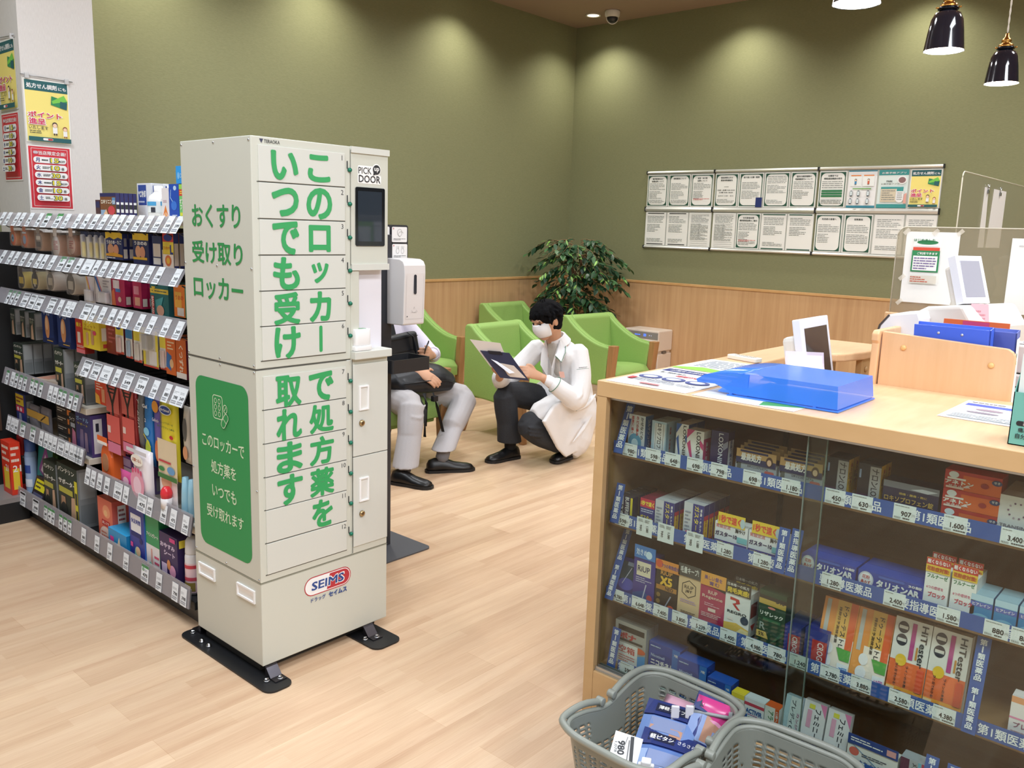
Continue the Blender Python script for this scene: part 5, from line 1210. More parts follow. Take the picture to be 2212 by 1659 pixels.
pp_ = [(.108, .222), (.104, .241), (.077, .277), (.056, .282), (-.012, .293), (-.022, .268), (-.02, .0), (.05, .0), (.054, .192), (.101, .213)]
m.prism([(-.06, y, z) for y, z in pp_], (.15, 0, 0), mat('EFEFF2', .35)); m.build('casing', pr, bevel=.006)
m = MB(); m.prism([(-.0615, y, z) for y, z in ((.110, .222), (.106, .241), (.079, .277), (.074, .274), (.100, .238), (.104, .222))], (.152, 0, 0), mat('4A4440', .5)); m.build('paper_slot', pr)
m = MB(); m.rings([[(-.075 - .025 * math.sin(t), y, .15 + .04 * math.cos(t)) for y in (.025, -.03)] + [(-.0745 - .0245 * math.sin(t), y, .15 + .0395 * math.cos(t)) for y in (-.03, .025)] for t in [k * .3 for k in range(8)]], mat('E4EEFA', .5)); m.build('paper_curl', pr)
# binders, papers, boxes
def binder(x, y0, y1, z0, h, col, label, spine=None):
    o = thing('ring_binder', label, 'binder', (x, (y0 + y1) / 2, z0), group='binders behind the register panel')
    m = MB(); w = (y1 - y0) / 2; C = mat(col, .45); Mx = Matrix.Rotation(-.16, 4, 'Y')
    m.box(0, .003, -w, w, 0, h, C, Mx); m.box(.04, .043, -w, w, 0, h, C, Mx); m.box(0, .043, -w, -w + .003, 0, h, C, Mx); m.build('cover', o)
    m = MB(); m.box(.006, .037, -w + .004, w - .004, .006, h - .012, mat('F1F1EE', .6), Mx); m.build('papers', o)
    m = MB()
    for yy in (-.03, .035): m.lathe([(.004, 0), (.004, -.0012), (.0002, -.0018)], (-.0002, yy, h - .02), mat('C9D2E8', .3, .6), 12, axis='x')
    if not spine: m.build('rivets', o, rot=(0, -.16, 0))
    else:
        m = MB(); f = Face(m, (.004, -w - .0006, .01), (1, 0, 0), (0, 0, 1), .0003, .036, h - .03); f.rect(0, 0, .036, h - .03, 'F2F2F0'); f.rect(.01, h - .09, .017, h - .075, '2F7A4D'); f.rect(.01, h - .11, .017, h - .098, '8CC87A'); m.build('spine_label', o, rot=(0, -.16, 0))
binder(2.80, .590, .800, 1.0246, .272, '3F66E0', 'bright blue ring binder standing with its cover toward the counter')
binder(2.86, .535, .765, 1.0246, .266, '5A6CC0', 'second blue binder showing its white spine label', True)
m = MB(); m.box(2.915, 2.919, .575, .76, 1.0246, 1.305, mat('E8703A', .5)); m.box(2.9146, 2.915, .63, .705, 1.288, 1.303, mat('D04A7A', .5)); tag(m.build('flyer'), 'orange and pink flyer edge behind the blue binder', 'flyer')
o = thing('label_printer', 'beige two-tier printer right of the blue binders', 'printer', (2.955, .49, 1.0246))
m = MB(); m.box(0, .30, -.16, .09, 0, .125, BG); m.build('lower_case', o, bevel=.006)
m = MB(); m.box(.01, .29, -.15, .085, .129, .215, BG); m.build('upper_case', o, bevel=.006)
m = MB(); m.box(.0, .30, -.161, .091, .085, .089, mat('77726A', .5)); m.box(.02, .028, -.002, .001, .15, .17, mat('3A3A3A', .5)); m.build('case_gap', o)
for k in range(4):
    q = flat_sheet('receipt_sheet', ((2.985 + .055 * k, .56 - .012 * k), -1.35, .17, .075), 'loose printed slip on the beige printer, %s from the counter' % ORD[k + 1], 'slip', 'loose slips on the beige printer', [('l', .08, .3, .7, .85, 3, '4A4A5A'), ('r', .74, .3, .9, .7, '55555F')], z=1.0246 + .217 + .003 * k)
# tilted customer screen in the recess
mo = thing('customer_monitor', 'white framed tilted monitor showing a dark reflection behind the blue tray', 'monitor', (2.80, 1.13, .7286), .0)
Mm = Matrix.Translation((0.075, 0.0, .405)) @ Matrix.Rotation(.04, 4, 'Z') @ Matrix.Rotation(-.20, 4, 'X')
m = MB(); m.box(-.13, .13, 0, .03, -.15, .145, mat('E6EAF8', .35), Mm); m.build('bezel', mo, bevel=.004)
m = MB(); m.box(-.105, .105, -.001, 0, -.128, .112, mat('1F2430', .06), Mm); m.build('screen_glass', mo)
m = MB(); m.box(-.125, .11, .028, .075, -.14, .09, BG, Mm); m.build('back_case', mo, bevel=.015)
m = MB(); m.box(.03, .11, .05, .12, 0, .30, BG); m.box(-.05, .19, -.02, .20, 0, .02, BG); m.build('pedestal', mo, bevel=.006)
# acrylic screens and the papers taped to them
ACR = glass_mat('acrylic_sheet', 'EEEDE4', haze=.30, haze_col='B9AD98'); ACR2 = glass_mat('clear_acrylic_sheet', 'F4F4EE', haze=.07)  # beige haze paints the bright ceiling's reflection into the nearer sheet
o = thing('acrylic_screen', 'acrylic screen with painted beige reflection carrying taped papers beyond the register', 'acrylic screen', (3.411, 0, 1.2725))
m = MB(); pa = [(1.085, 0), (1.085, .285)] + [(1.085 - .03 * (1 - math.cos(t)), .285 + .036 * math.sin(t)) for t in (.4, .8, 1.2, 1.57)] + [(-.4, .325), (-.4, 0)]
m.prism([(-.002, y, z) for y, z in pa], (.004, 0, 0), ACR); m.build('sheet', o)
MB().tube([(0, y, z) for y, z in pa[:-1]], .0026, mat('D9D2C0', .3, alpha=.8), 6).build('polished_edge', o)
o = thing('acrylic_screen', 'taller clear acrylic screen farther back with clipped white sheets', 'acrylic screen', (4.62, 1.15, 1.05))
m = MB(); pb = [(-.185, 0), (-.185, .79)] + [(-.185 + .03 * (1 - math.cos(t)), .79 + .03 * math.sin(t)) for t in (.4, .8, 1.2, 1.57)] + [(1.6, .82), (1.6, 0)]
m.prism([(x, -.002, z) for x, z in pb], (0, .004, 0), ACR2); m.build('sheet', o)
MB().tube([(x, 0, z) for x, z in pb[:-1]], .003, mat('E4DFCF', .3, alpha=.8), 6).build('polished_edge', o)
bk = thing('back_counter', 'beech back counter carrying the clear acrylic screen', 'counter', (0, 0, 0))
MB().box(4.40, 6.3, .85, 1.40, 1.0, 1.0495, BEECH).build('worktop', bk); MB().box(4.43, 6.28, .88, 1.38, 0, 1.0, BEECHF).build('carcass', bk)
def taped(o, u, v, w, h, label, layers, tapes=True, col='F0EFEC'):
    u, v = Vector(u), Vector(v); m = MB(); f = Face(m, o, u, v, .0008, w, h)
    f.poly([(0, 0), (w, 0), (w, h), (0, h)], mat(col, .6)); f.do(layers)
    q = m.build('taped_paper')
    if tapes:
        for cx, cy in ((0, h), (w * .55, h), (w, h), (0, 0), (0, h * .35)):
            t = MB(); f = Face(t, o, u, v, .004, w, h); f.poly([(cx - .014, cy - .004), (cx - .004, cy - .014), (cx + .014, cy + .004), (cx + .004, cy + .014)], mat('EDE6D8', .2, alpha=.55)); t.build('tape', q)
    return tag(q, label, 'paper', 'papers on the acrylic screens')
x = 3.4085
taped((x, 1.052, 1.315), (0, -1, 0), (0, 0, 1), .185, .262, 'white sheet with green payment leaflet taped to the nearer acrylic screen',
      [('r', .14, .26, .68, .93, 'F6F6F2'), ('r', .16, .80, .64, .91, 'F0F4EE'), ('e', .42, .855, .2, .03, '2F7F4F'), S_('はじめました', '2F7A4F', .36, .885, .035, 0, .4, .02), ('r', .16, .74, .66, .785, 'D9503A'), ('r', .15, .44, .67, .74, '2F8A56'), S_('ご利用できます', W_, .44, .70, .035, 0, .38, .03), ('r', .18, .46, .64, .665, 'F4F4F0'), ('l', .2, .47, .62, .65, 5, '7A6A9A'), ('r', .16, .28, .66, .39, 'D8D2C6'), ('l', .17, .29, .5, .38, 3, 'C0604A')])
taped((x, .700, 1.300), (0, -1, 0), (0, 0, 1), .24, .262, 'blank white sheet taped to the nearer acrylic screen near the frame edge', [('l', .1, .88, .6, .92, 1, 'C9C9C9')], False)
taped((x - .004, .603, 1.262), (0, -1, 0), (0, 0, 1), .20, .30, 'lime green notice cut by the frame edge on the nearer acrylic screen', [('r', .12, .1, .9, .9, 'F0F4EA')], False, '9ACB2E')
for k, (xx, w) in enumerate(((4.835, .12), (4.99, .3))):
    m = MB(); f = Face(m, (xx, 1.146, 1.52), (1, 0, 0), (0, 0, 1), .0008, w, .30)
    f.poly([(0, 0), (w, 0), (w, .30), (.03 if k else 0, .30)] if k else [(0, 0), (w, 0), (w * .62, .30), (0, .30)], mat('EDEBE6', .6)); q = m.build('clipped_paper')
    c = MB(); c.tube([(xx + .06 + .1 * k, 1.142, 1.80), (xx + .06 + .1 * k - .016, 1.142, 1.835)], .002, mat('B9B9B9', .2, 1.0)); c.tube([(xx + .06 + .1 * k, 1.142, 1.80), (xx + .06 + .1 * k + .016, 1.142, 1.835)], .002, mat('B9B9B9', .2, 1.0)); c.box(xx + .05 + .1 * k, xx + .07 + .1 * k, 1.138, 1.144, 1.79, 1.806, mat('8A8A8A', .25, 1.0)); c.build('bulldog_clip', q)
    tag(q, 'white sheet clipped on the clear acrylic screen, %s' % ('at the frame edge' if k else 'the slanting-edged one'), 'paper', 'papers on the acrylic screens')

# ---------------------------------------------------------------- shelving gondola left of the locker
GB = mat('1A1B1D', .5); GD = mat('3C3B3B', .45); CRM = mat('CFC8B8', .45); PEG = mat('101113', .6)
gd = thing('shelving_gondola', 'long black store shelving unit with price rails behind the locker', 'shelving unit', (0, 0, 0))
GX, GY0, GY1, GM = 1.520, 2.900, 4.80, 3.845
MB().box(GX + .012, 2.36, GY0 + .02, GY1, 0, .072, mat('4A4847', .4)).build('kick_plate', gd)
MB().box(1.925, 1.955, GY0, GY1, .072, 1.50, PEG).build('back_panel', gd)
for y in (GY0, GM, GY1 - .03):
    MB().box(1.895, 1.985, y, y + .03, 0, 1.50, GB).build('upright', gd)
MB().box(GX - .005, 2.38, GY0 - .006, GY0, .0, 1.40, GB).build('end_panel', gd)
def deck(y0, y1, z, x0, name='shelf', col=CRM, th=.028):
    return MB().box(x0, 1.93, y0, y1, z - th, z, col).build(name, gd, bevel=.002)
deck(GY0, GY1, .105, GX - .02, 'base_deck', GB, .034)
deck(GY0, GM - .005, 1.545, 1.525); deck(GM + .005, GY1, 1.545, 1.525)
deck(GM + .005, GY1, .700, 1.52); deck(GY0, GM - .005, .395, 1.52); deck(GM + .005, GY1, .470, 1.52)
RAIL = glass_mat('rail_plastic', 'EDEBEE', haze=.26, haze_col='DAD8DE'); RBACK = mat('6A6869', .35)
TAGW = mat('E9EEF3', .45); TG = mat('4FA05A', .5); TBK = mat('2A2B30', .5)
NT = {}
def rail(nm, y0, y1, zb, zt, xb, xt, tags, back=True):
    m = MB()
    m.prism([(xb, y0, zb), (xt, y0, zt), (xt + .0025, y0, zt), (xb + .0025, y0, zb)], (0, y1 - y0, 0), RAIL)
    if back: m.prism([(xb + .004, y0, zb), (xt + .004, y0, zt - .012), (xt + .007, y0, zt - .012), (xb + .007, y0, zb)], (0, y1 - y0, 0), RBACK)
    m.build('price_rail', gd)
    ang = math.atan2(xt - xb, zt - zb); L = math.hypot(xt - xb, zt - zb)
    up = Vector((math.sin(ang), 0, math.cos(ang))); nrm = Vector((-math.cos(ang), 0, math.sin(ang)))
    for i, t in enumerate(tags):
        y, kind = t if isinstance(t, tuple) else (t, '')
        w = {'': .047, 'g': .062, 'b': .075, 'd': .09, 's': .04, 't': .04}[kind]; h = min(.072, L * 1.02)
        mm = MB(); o = Vector((xb, y + w / 2, zb)) + nrm * .0012
        f = Face(mm, o, (0, -1, 0), up, .0003, w, h)
        mm.prism([f.P(0, 0), f.P(w, 0), f.P(w, h), f.P(0, h)], -f.n * .0004, TAGW)
        r_ = random.Random(int(y * 1000) + int(zb * 777)); price = r_.choice(('549', '698', '798', '475', '980', '349', '599', '880', '1.080', '499', '398', '749'))
        if kind in 'gt' and kind: f.rect(0, h * .82, w, h, TG); f.ell(w * .25, h * .72, w * .16, w * .14, mat('8CC096'))
        if kind == 'b': f.rect(w * .06, h * .80, w * .94, h * .95, TBK)
        f.lines(w * .1, h * .62, w * .8, h * .76, 2, '8D9198', .4, i); f.text(price, w * .56, h * .42, h * .17, TBK, w=w * (.62 if len(price) < 4 else .74) * (1 if kind != 'd' else .5), bold=.03); f.lines(w * .1, h * .08, w * .9, h * .28, 2, '9A9EA6', .6, i + 5)
        o_ = mm.build('price_tag')
        tag(o_, 'price tag on %s, %s from the far end' % (nm, ORD[i + 1]), 'price tag', 'price tags of the black gondola')
def ys(vals, y0, y1, v0, v1): return [((y0 + (y1 - y0) * (v[0] - v0) / (v1 - v0), v[1]) if isinstance(v, tuple) else y0 + (y1 - y0) * (v - v0) / (v1 - v0)) for v in vals]
sc98 = lambda L, k=.983: [((v[0] * k, v[1]) if isinstance(v, tuple) else v * k) for v in L]
for a in (
    ('the top far rail', GM + .005, GY1, 1.487, 1.548, 1.482, 1.518, [4.652, 4.573, 4.463, 4.396, 4.298, 4.184, (4.099, 'g'), (3.975, 'g'), 3.885], False),
    ('the top rail beside the locker', GY0, GM - .005, 1.490, 1.550, 1.480, 1.518, [3.764, 3.68, 3.599, 3.519, 3.438, 3.373, 3.3, 3.217, 3.14, 3.062, 2.982, 2.915], False),
    ('the long second rail', GY0, GY1, 1.303, 1.366, 1.480, 1.518, [4.676, 4.575, 4.499, 4.397, 4.306, 4.217, 4.154, 4.064, (3.958, 'g'), (3.875, 'g'), 3.78, (3.69, 'd'), 3.608, 3.533, 3.451, 3.376, 3.303, 3.232, 3.15, 3.071, 2.939], False),
    ('the third far rail', GM + .005, GY1, 1.108, 1.178, 1.482, 1.518, [(4.636, 't'), (4.579, 't'), (4.523, 't'), (4.421, 'b'), (4.328, 'b'), (4.244, 'b'), (4.102, 'b'), 4.006, 3.93, 3.88], False),
    ('the third rail beside the locker', GY0, GM - .005, 1.112, 1.183, 1.480, 1.518, [(3.727, 'b'), 3.654, 3.572, 3.483, 3.412, 3.342, 3.234, 3.143, 3.031, 2.935], False),
    ('the far wire shelf rail', GM + .005, GY1, .690, .770, 1.488, 1.510, [(4.737, 't'), 4.664, (4.613, 't'), (4.556, 't'), (4.5, 't'), (4.411, 't'), (4.364, 't'), (4.299, 't'), 4.184, 4.128, (4.073, 't'), (4.025, 't'), (3.955, 't'), (3.897, 't')]),
    ('the insole hook rail', GY0, GM - .005, .865, .938, 1.480, 1.515, [(3.756, 'b'), (3.661, 'b'), (3.563, 'd'), 3.464, (3.364, 'b'), (3.246, 'b'), 3.136, 3.04, 2.971, 2.925], False),
    ('the far lower shelf rail', GM + .005, GY1, .445, .520, 1.490, 1.506, [4.77, 4.715, 4.665, (4.576, 'g'), (4.444, 'g'), 4.336, 4.277, 4.226, 4.175, (4.101, 'b'), 4.034, 3.981, 3.94, 3.911, 3.882]),
    ('the lower shelf rail beside the locker', GY0, GM - .005, .370, .452, 1.490, 1.506, [3.815, 3.757, 3.691, 3.619, (3.511, 'b'), 3.439, (3.294, 'b'), 3.227, 3.111, 3.035, 2.94]),
    ('the bottom deck rail', GY0, GY1, .085, .172, 1.474, 1.484, sc98([4.86, (4.786, 'g'), (4.668, 'b'), (4.494, 'b'), (4.365, 't'), (4.316, 't'), (4.274, 't'), (4.18, 't'), (4.127, 't'), (4.075, 't'), 3.918, 3.775, 3.644, 3.487, (3.313, 'g'), 3.192, 3.059, 2.992])),
): rail(*a)
for y in (4.62, 3.74): MB().box(GX + .0095, GX + .0115, y - .012, y + .012, .025, .058, mat('B9BCB8', .5)).build('barcode_label', gd)
# hooks
def hooks(y0, y1, z, n, x0=1.53, zz=.004):
    for k in range(n):
        y = y0 + (y1 - y0) * k / max(1, n - 1)
        m = MB(); m.tube([(1.925, y, z), (x0 + .02, y, z), (x0, y, z + .012)], .0026, mat('3A3B3E', .3, .7), 6); m.build('hook', gd)
hooks(2.96, 3.78, 1.478, 9); hooks(3.9, 4.72, 1.478, 6); hooks(2.96, 3.78, 1.290, 8); hooks(3.9, 4.72, 1.285, 6); hooks(2.96, 3.78, 1.100, 9); hooks(3.9, 4.72, 1.098, 6); hooks(2.96, 3.78, .852, 10)

def good(kind, label, cat, y0, y1, z0, z1, d, base, front=(), side=(), x=1.552, g='packs on the black gondola', **k):
    return box_product(kind, label, cat, g, x, y1, z0, y1 - y0, z1 - z0, d, base, front, side, **k)
BX = lambda *a, **k: good('carton', a[0], 'carton', *a[1:], **k)
BAR = [('r', .2, .1, .8, .4, 'E6E6E4')] + [('r', .24 + .07 * i, .14, .27 + .07 * i, .36, '444444') for i in range(8)]
TZ = 1.5462
# goods standing on the top
BX('brown plaster box with white lettering, gondola top', 3.625, 3.774, TZ, 1.640, .016, '7A4A2E', [('r', 0, .84, 1, 1, '26265C'), S_('ロキソニン', 'E6DCC8', .42, .62, .18, 0, .7, .05), ('r', .78, .5, .98, .8, '5A90C0'), ('e', .72, .24, .22, .2, 'C8404A'), S_('EX', W_, .9, .6, .14), ('r', .04, .04, .4, .26, '8AA8C8'), ('p', [(.2, .05), (.5, .05), (.4, .3)], 'E0B894')], [('r', 0, 0, 1, 1, '26265C'), ('r', .15, .15, .85, .6, 'E6E6E2'), ('r', .15, .3, .85, .5, '2A2A2A')], n=5, x=1.60)
BX('small dark brown box end at the far end of the gondola top', 3.778, 3.822, TZ, 1.612, .05, '4A2A34', [('r', .1, .5, .9, .9, '2A2A5A')], x=1.60)
for k, (y0, y1) in enumerate(((3.56, 3.685), (3.45, 3.55), (3.34, 3.44))):
    BX('white and blue cooling box behind the brown plaster boxes, %s from the far end' % ORD[k + 1], y0, y1, TZ, 1.686 - .004 * k, .06, 'E3E6EE', [('r', .08, .35, .66, .95, '2E4A9A'), S_('℃冷却', W_, .37, .68, .2, 0, .5, .04), ('l', .1, .4, .6, .5, 1, 'C8D2EA')], x=1.72)
def bottle(kind, label, cat, x, y, z, prof, col, layers=None, group='bottles and cans on the gondola', capcol=None, cap=None, alpha=1.0):
    o = thing(kind, label, cat, (x, y, z), 0, group)
    MB().lathe(prof, (0, 0, 0), mat(col, .3, alpha=alpha), 24).build('body', o)
    if cap: MB().lathe(cap, (0, 0, 0), mat(capcol, .35), 20).build('cap', o)
    if layers:
        r0, z0, z1, lay = layers; m = MB(); n = 12
        vs = []; fs = []
        def cyl(za, zb, a0, a1, c, rr):
            v = []; 
            for i in range(n + 1):
                a = math.radians(a0 + (a1 - a0) * i / n); v += [(rr * math.cos(a), rr * math.sin(a), za), (rr * math.cos(a), rr * math.sin(a), zb)]
            m.raw(v, [(2 * i, 2 * i + 2, 2 * i + 3, 2 * i + 1) for i in range(n)], mat(c, .4), True)
        for j, (za, zb, a0, a1, c) in enumerate(lay): cyl(z0 + (z1 - z0) * za, z0 + (z1 - z0) * zb, a0, a1, c, r0 + .0006 * (j + 1))
        m.build('label_print', o)
    return o
for k, y in enumerate((3.372, 3.262)):
    bottle('antiseptic_bottle', 'white round-shouldered bottle with sky blue label, %s' % ('nearer the plaster boxes' if k == 0 else 'next to the orange arrowed box'), 'bottle', 1.66, y, TZ, [(.001, .002), (.040, .002), (.042, .01), (.042, .066), (.036, .082), (.02, .094), (.017, .098), (.001, .098)], 'ECEDEE', (.0425, .012, .064, [(.1, .95, 120, 300, 'E3E8EA'), (.62, .92, 150, 230, '4FA4D8'), (.12, .5, 200, 225, '3A3A44')]), capcol='F2F2F2', cap=[(.0165, .096), (.0175, .098), (.0175, .122), (.001, .124)])
BX('slim white box with orange arrow, gondola top', 3.172, 3.226, TZ, 1.656, .05, 'ECE6E8', [('p', [(.1, .04), (.5, .42), (.9, .04), (.5, .2)], 'E8843A'), ('p', [(.2, .02), (.5, .2), (.8, .02)], 'F0A86A'), ('l', .2, .5, .8, .6, 2, 'C9A0B0')], x=1.60)
BX('deep blue box with white swirl, gondola top', 3.094, 3.168, TZ, 1.670, .07, '1F4FB8', [('e', .62, .88, .16, .07, 'BFD8F2'), ('s', [(.2, .82), (.14, .6), (.4, .46)], .05, 'A9CCF2'), ('e', .5, .36, .3, .14, '3A78D8'), ('l', .3, .04, .9, .1, 1, 'D8E6F6')], x=1.60)
BX('lime green contact lens box with red band, gondola top', 3.028, 3.090, TZ, 1.668, .07, '7FD07A', [('r', 0, .86, 1, 1, '9ED85A'), ('r', 0, .66, 1, .85, 'D8483A'), ('l', .1, .7, .9, .82, 2, 'F2E04A'), S_('オプシー', W_, .5, .50, .14, 0, .84, .05), S_('フリー', W_, .5, .32, .14, 0, .7, .05), ('r', .1, .06, .6, .16, 'E0E04A')], x=1.60)
BX('sky blue carton stacked on the deep blue box', 3.026, 3.112, 1.6712, 1.735, .08, '2E9BE8', [S_('DNA', '9CCDF2', .6, .45, .24, 0, .5, .02), ('e', .22, .45, .1, .2, '7FC0F0')], x=1.602)

# hanging packs
def blister(label, y0, y1, z0, z1, card, layers, bub=None, x=1.556, n=1, dx=.028, kind='blister_pack', alpha=.35):
    """backing card on a hook with a clear bubble and what is in it"""
    w, h = y1 - y0, z1 - z0
    o = thing(kind, label, 'blister pack', (x, (y0 + y1) / 2, z0), R90, 'hanging packs on the black gondola')
    m = MB(); m.box(-w / 2, w / 2, 0, .001, 0, h, mat(card, .4)); Face(m, (-w / 2, -.0001, 0), (1, 0, 0), (0, 0, 1), .0002, w, h).do(layers); m.build('card', o)
    if bub:
        for (bx0, bx1, bz0, bz1, bd, col) in bub:
            m = MB(); m.box((bx0 - .5) * w, (bx1 - .5) * w, -bd * .85, -.002, bz0 * h, bz1 * h, mat(col, .4)); m.build('content', o, bevel=.006)
        m = MB(); m.box((min(b[0] for b in bub) - .53) * w, (max(b[1] for b in bub) - .47) * w, -max(b[4] for b in bub) - .002, -.001, (min(b[2] for b in bub) - .03) * h, (max(b[3] for b in bub) + .03) * h, mat('F2F2F4', .08, alpha=alpha)); m.build('clear_shell', o, bevel=.006)
    for k in range(1, n):
        c = copy_tree(o); c.location.x = x + dx * k; c['label'] = label + ', %s in its row' % ORD[k + 1]
    if n > 1: o['label'] = label + ', front in its row'
    return o
def roll(label, y, z, r_, L, col, face, layers, x=1.556, shell=True):
    o = thing('bandage_roll', label, 'bandage roll', (x, y, z), 0, 'rolled bandages on the black gondola')
    m = MB(); m.lathe([(.012, 0), (r_, 0), (r_ + .001, .003), (r_ + .001, L - .003), (r_, L), (.012, L)], (0, 0, 0), mat(col, .75), 24, axis='x'); m.build('roll', o)
    m = MB(); m.lathe([(.0002, -.002), (r_ * .95, -.002), (r_ * .95, -.0005)], (0, 0, 0), mat(face, .4), 20, axis='x'); Face(m, (-.0022, r_, -r_), (0, -1, 0), (0, 0, 1), .0003, 2 * r_, 2 * r_).do(layers); m.build('face_label', o)
    if shell: m = MB(); m.box(-.006, L + .005, -r_ - .004, r_ + .004, -r_ - .004, r_ + .03, mat('F4F4F4', .05, alpha=.14)); m.build('clear_wrap', o, bevel=.01)
    MB().box(-.003, -.002, -.02, .02, r_ * .9, r_ + .035, mat(face, .4)).build('hang_tab', o)
    return o
roll('orange-labelled bandage roll nearest the far end, upper hooks', 4.69, 1.425, .036, .05, 'D9925A', 'E0703A', [('e', .5, .5, .26, .26, '8AC0E0'), ('e', .5, .5, .1, .1, '2A3A6A')])
roll('tan bandage roll with orange and blue label, upper hooks', 4.535, 1.425, .042, .075, 'C08A68', 'D9805A', [('e', .5, .45, .24, .24, '8FA8C4'), ('r', .2, .8, .8, .9, 'C8D2DA')])
roll('beige bandage roll with grey label, upper hooks', 4.36, 1.418, .042, .085, 'C8A488', '9A8C82', [('r', .2, .2, .8, .5, '4A4440'), ('r', .2, .6, .8, .8, 'D8D0C4')])
roll('big beige bandage roll with white lettered label, upper hooks', 4.16, 1.405, .048, .095, 'D2A890', 'EDE6E2', [('l', .25, .3, .75, .75, 6, 'C8707A')])
roll('brown bandage roll half hidden beside the red tabs, upper hooks', 3.985, 1.414, .042, .07, 'B8805C', 'D8B8A8', [('l', .25, .3, .75, .75, 4, 'B8606A')])
for k, (y0, y1) in enumerate(((3.800, 3.885), (3.742, 3.798), (3.684, 3.740), (3.630, 3.682))):
    blister('clear pack with a yellow clip tool, %s from the far end' % ORD[k + 1], y0, y1, 1.365, 1.478, 'DCDCD6', [('r', 0, .8, 1, 1, '2A3458')], [(.34, .66, .04, .6, .014, 'E8D42A'), (.38, .62, .62, .86, .012, '20305A')])
BX('navy corn plaster box with yellow wavy top, upper hooks', 3.476, 3.630, 1.371, 1.480, .022, '26306E', [('p', [(0, 1), (1, 1), (1, .76), (.75, .82), (.5, .74), (.25, .82), (0, .74)], 'EBC73A'), S_('うおのめ・たこ', W_, .5, .64, .13, 0, .86, .04), ('e', .3, .38, .18, .2, 'E0A884'), ('e', .62, .36, .16, .2, 'D89878'), ('p', [(0, .2), (.5, .26), (1, .18), (1, .1), (0, .12)], 'E8A83A'), ('l', .05, .02, .9, .1, 1, W_)], [('r', 0, 0, 1, 1, '232C66'), ('r', .15, .06, .85, .4, 'E0E0DC'), ('r', .25, .5, .75, .8, '8A8A90')], n=2)
BX('navy toe plaster box with yellow top, upper hooks', 3.252, 3.384, 1.364, 1.482, .022, '232B62', [('r', 0, .78, 1, 1, 'EBC73A'), S_('うおのめ', W_, .5, .68, .12, 0, .8, .04), ('e', .34, .4, .18, .2, 'E0A884'), ('e', .62, .38, .16, .2, 'D89878'), ('r', 0, .14, .9, .22, 'E8B83A')], [('r', 0, 0, 1, 1, '1F265A')], n=2)
BX('narrow navy and white plaster boxes beside the red-topped one', 3.150, 3.222, 1.364, 1.476, .018, '2A3264', [('r', .1, .3, .9, .74, 'D8CFC4'), ('r', .1, .04, .9, .26, 'E4E4E0')], [('r', 0, 0, 1, 1, '2A3264'), ('r', .1, .1, .9, .55, 'E0D6CC')], n=2)
BX('yellow and red boxed plaster lettered with a big L, upper hooks', 3.055, 3.137, 1.361, 1.490, .02, 'EBD24A', [('r', 0, .74, 1, 1, 'C83A3A'), ('e', .5, .86, .4, .1, '2A3A8A'), S_('ワンタッチ', 'D8602E', .36, .56, .1, 0, .6), S_('L', '2A3A8A', .82, .52, .24, 0, None, .05), ('r', 0, 0, 1, .38, 'F0E6DC'), ('e', .5, .2, .3, .16, 'E07A4A'), ('e', .5, .2, .16, .09, 'F2C04A')], [('r', 0, 0, 1, 1, '26306E'), ('r', .1, .06, .9, .7, 'D8C8B8')], n=4)
roll('yellow bandage roll nearest the far end, middle hooks', 4.615, 1.222, .040, .07, 'D8C25A', '3A3428', [('r', .15, .3, .85, .7, 'D8C04A')])
roll('dark-labelled yellow bandage roll, middle hooks', 4.44, 1.230, .042, .08, 'C8BA8A', '34302C', [('r', .2, .3, .8, .6, 'D8C86A'), ('e', .5, .25, .1, .1, 'E8E0D0')])
roll('pale bandage roll with grey label, middle hooks', 4.25, 1.238, .042, .08, 'D8D0C4', '7A7468', [('r', .2, .3, .8, .7, 'B8B0A0')])
roll('large pale bandage roll, middle hooks, nearest the tape packs', 4.02, 1.240, .046, .10, 'CFC8BA', '5A5448', [('r', .2, .25, .8, .65, 'B0A898')])
blister('clear pack with yellow and pink striped card, middle hooks', 3.772, 3.862, 1.172, 1.286, 'D8D2D4', [('s', [(.1, .95), (.5, .3)], .12, 'E0C04A'), ('s', [(.2, .95), (.6, .3)], .08, 'D87A9A')], [(.3, .9, .08, .5, .02, 'DAD6D8')])
blister('clear pack with red and blue diagonal card, middle hooks', 3.612, 3.766, 1.180, 1.292, 'DEDADC', [('s', [(.05, .95), (.4, .25)], .14, '3A6AB0'), ('s', [(.14, .98), (.48, .3)], .05, 'C83A4A'), ('l', .5, .6, .9, .9, 3, 'A8A2A8')], [(.5, .95, .06, .45, .022, 'D0CCD2')])
BX('magenta pad box with small photo, farther from the locker', 3.476, 3.597, 1.182, 1.296, .026, 'B81F5A', [('r', .12, .62, .6, .92, 'E6DCE0'), ('r', .3, .5, .66, .62, '4A80C0'), ('p', [(0, 0), (.3, 0), (.2, .6), (0, .5)], 'E0784A'), ('e', .6, .24, .12, .1, 'E8C4B4')], [('r', 0, 0, 1, 1, 'A01A50'), ('r', .15, .08, .85, .36, 'E4E4E0')], n=2)
BX('magenta pad box with small photo, nearer the locker', 3.330, 3.404, 1.186, 1.296, .026, 'B81F5A', [('r', .1, .5, .7, .8, 'D88AA0'), ('r', .2, .1, .8, .4, 'E0A890')], [('r', 0, 0, 1, 1, 'A01A50'), ('r', .15, .08, .85, .36, 'E4E4E0')], n=2)
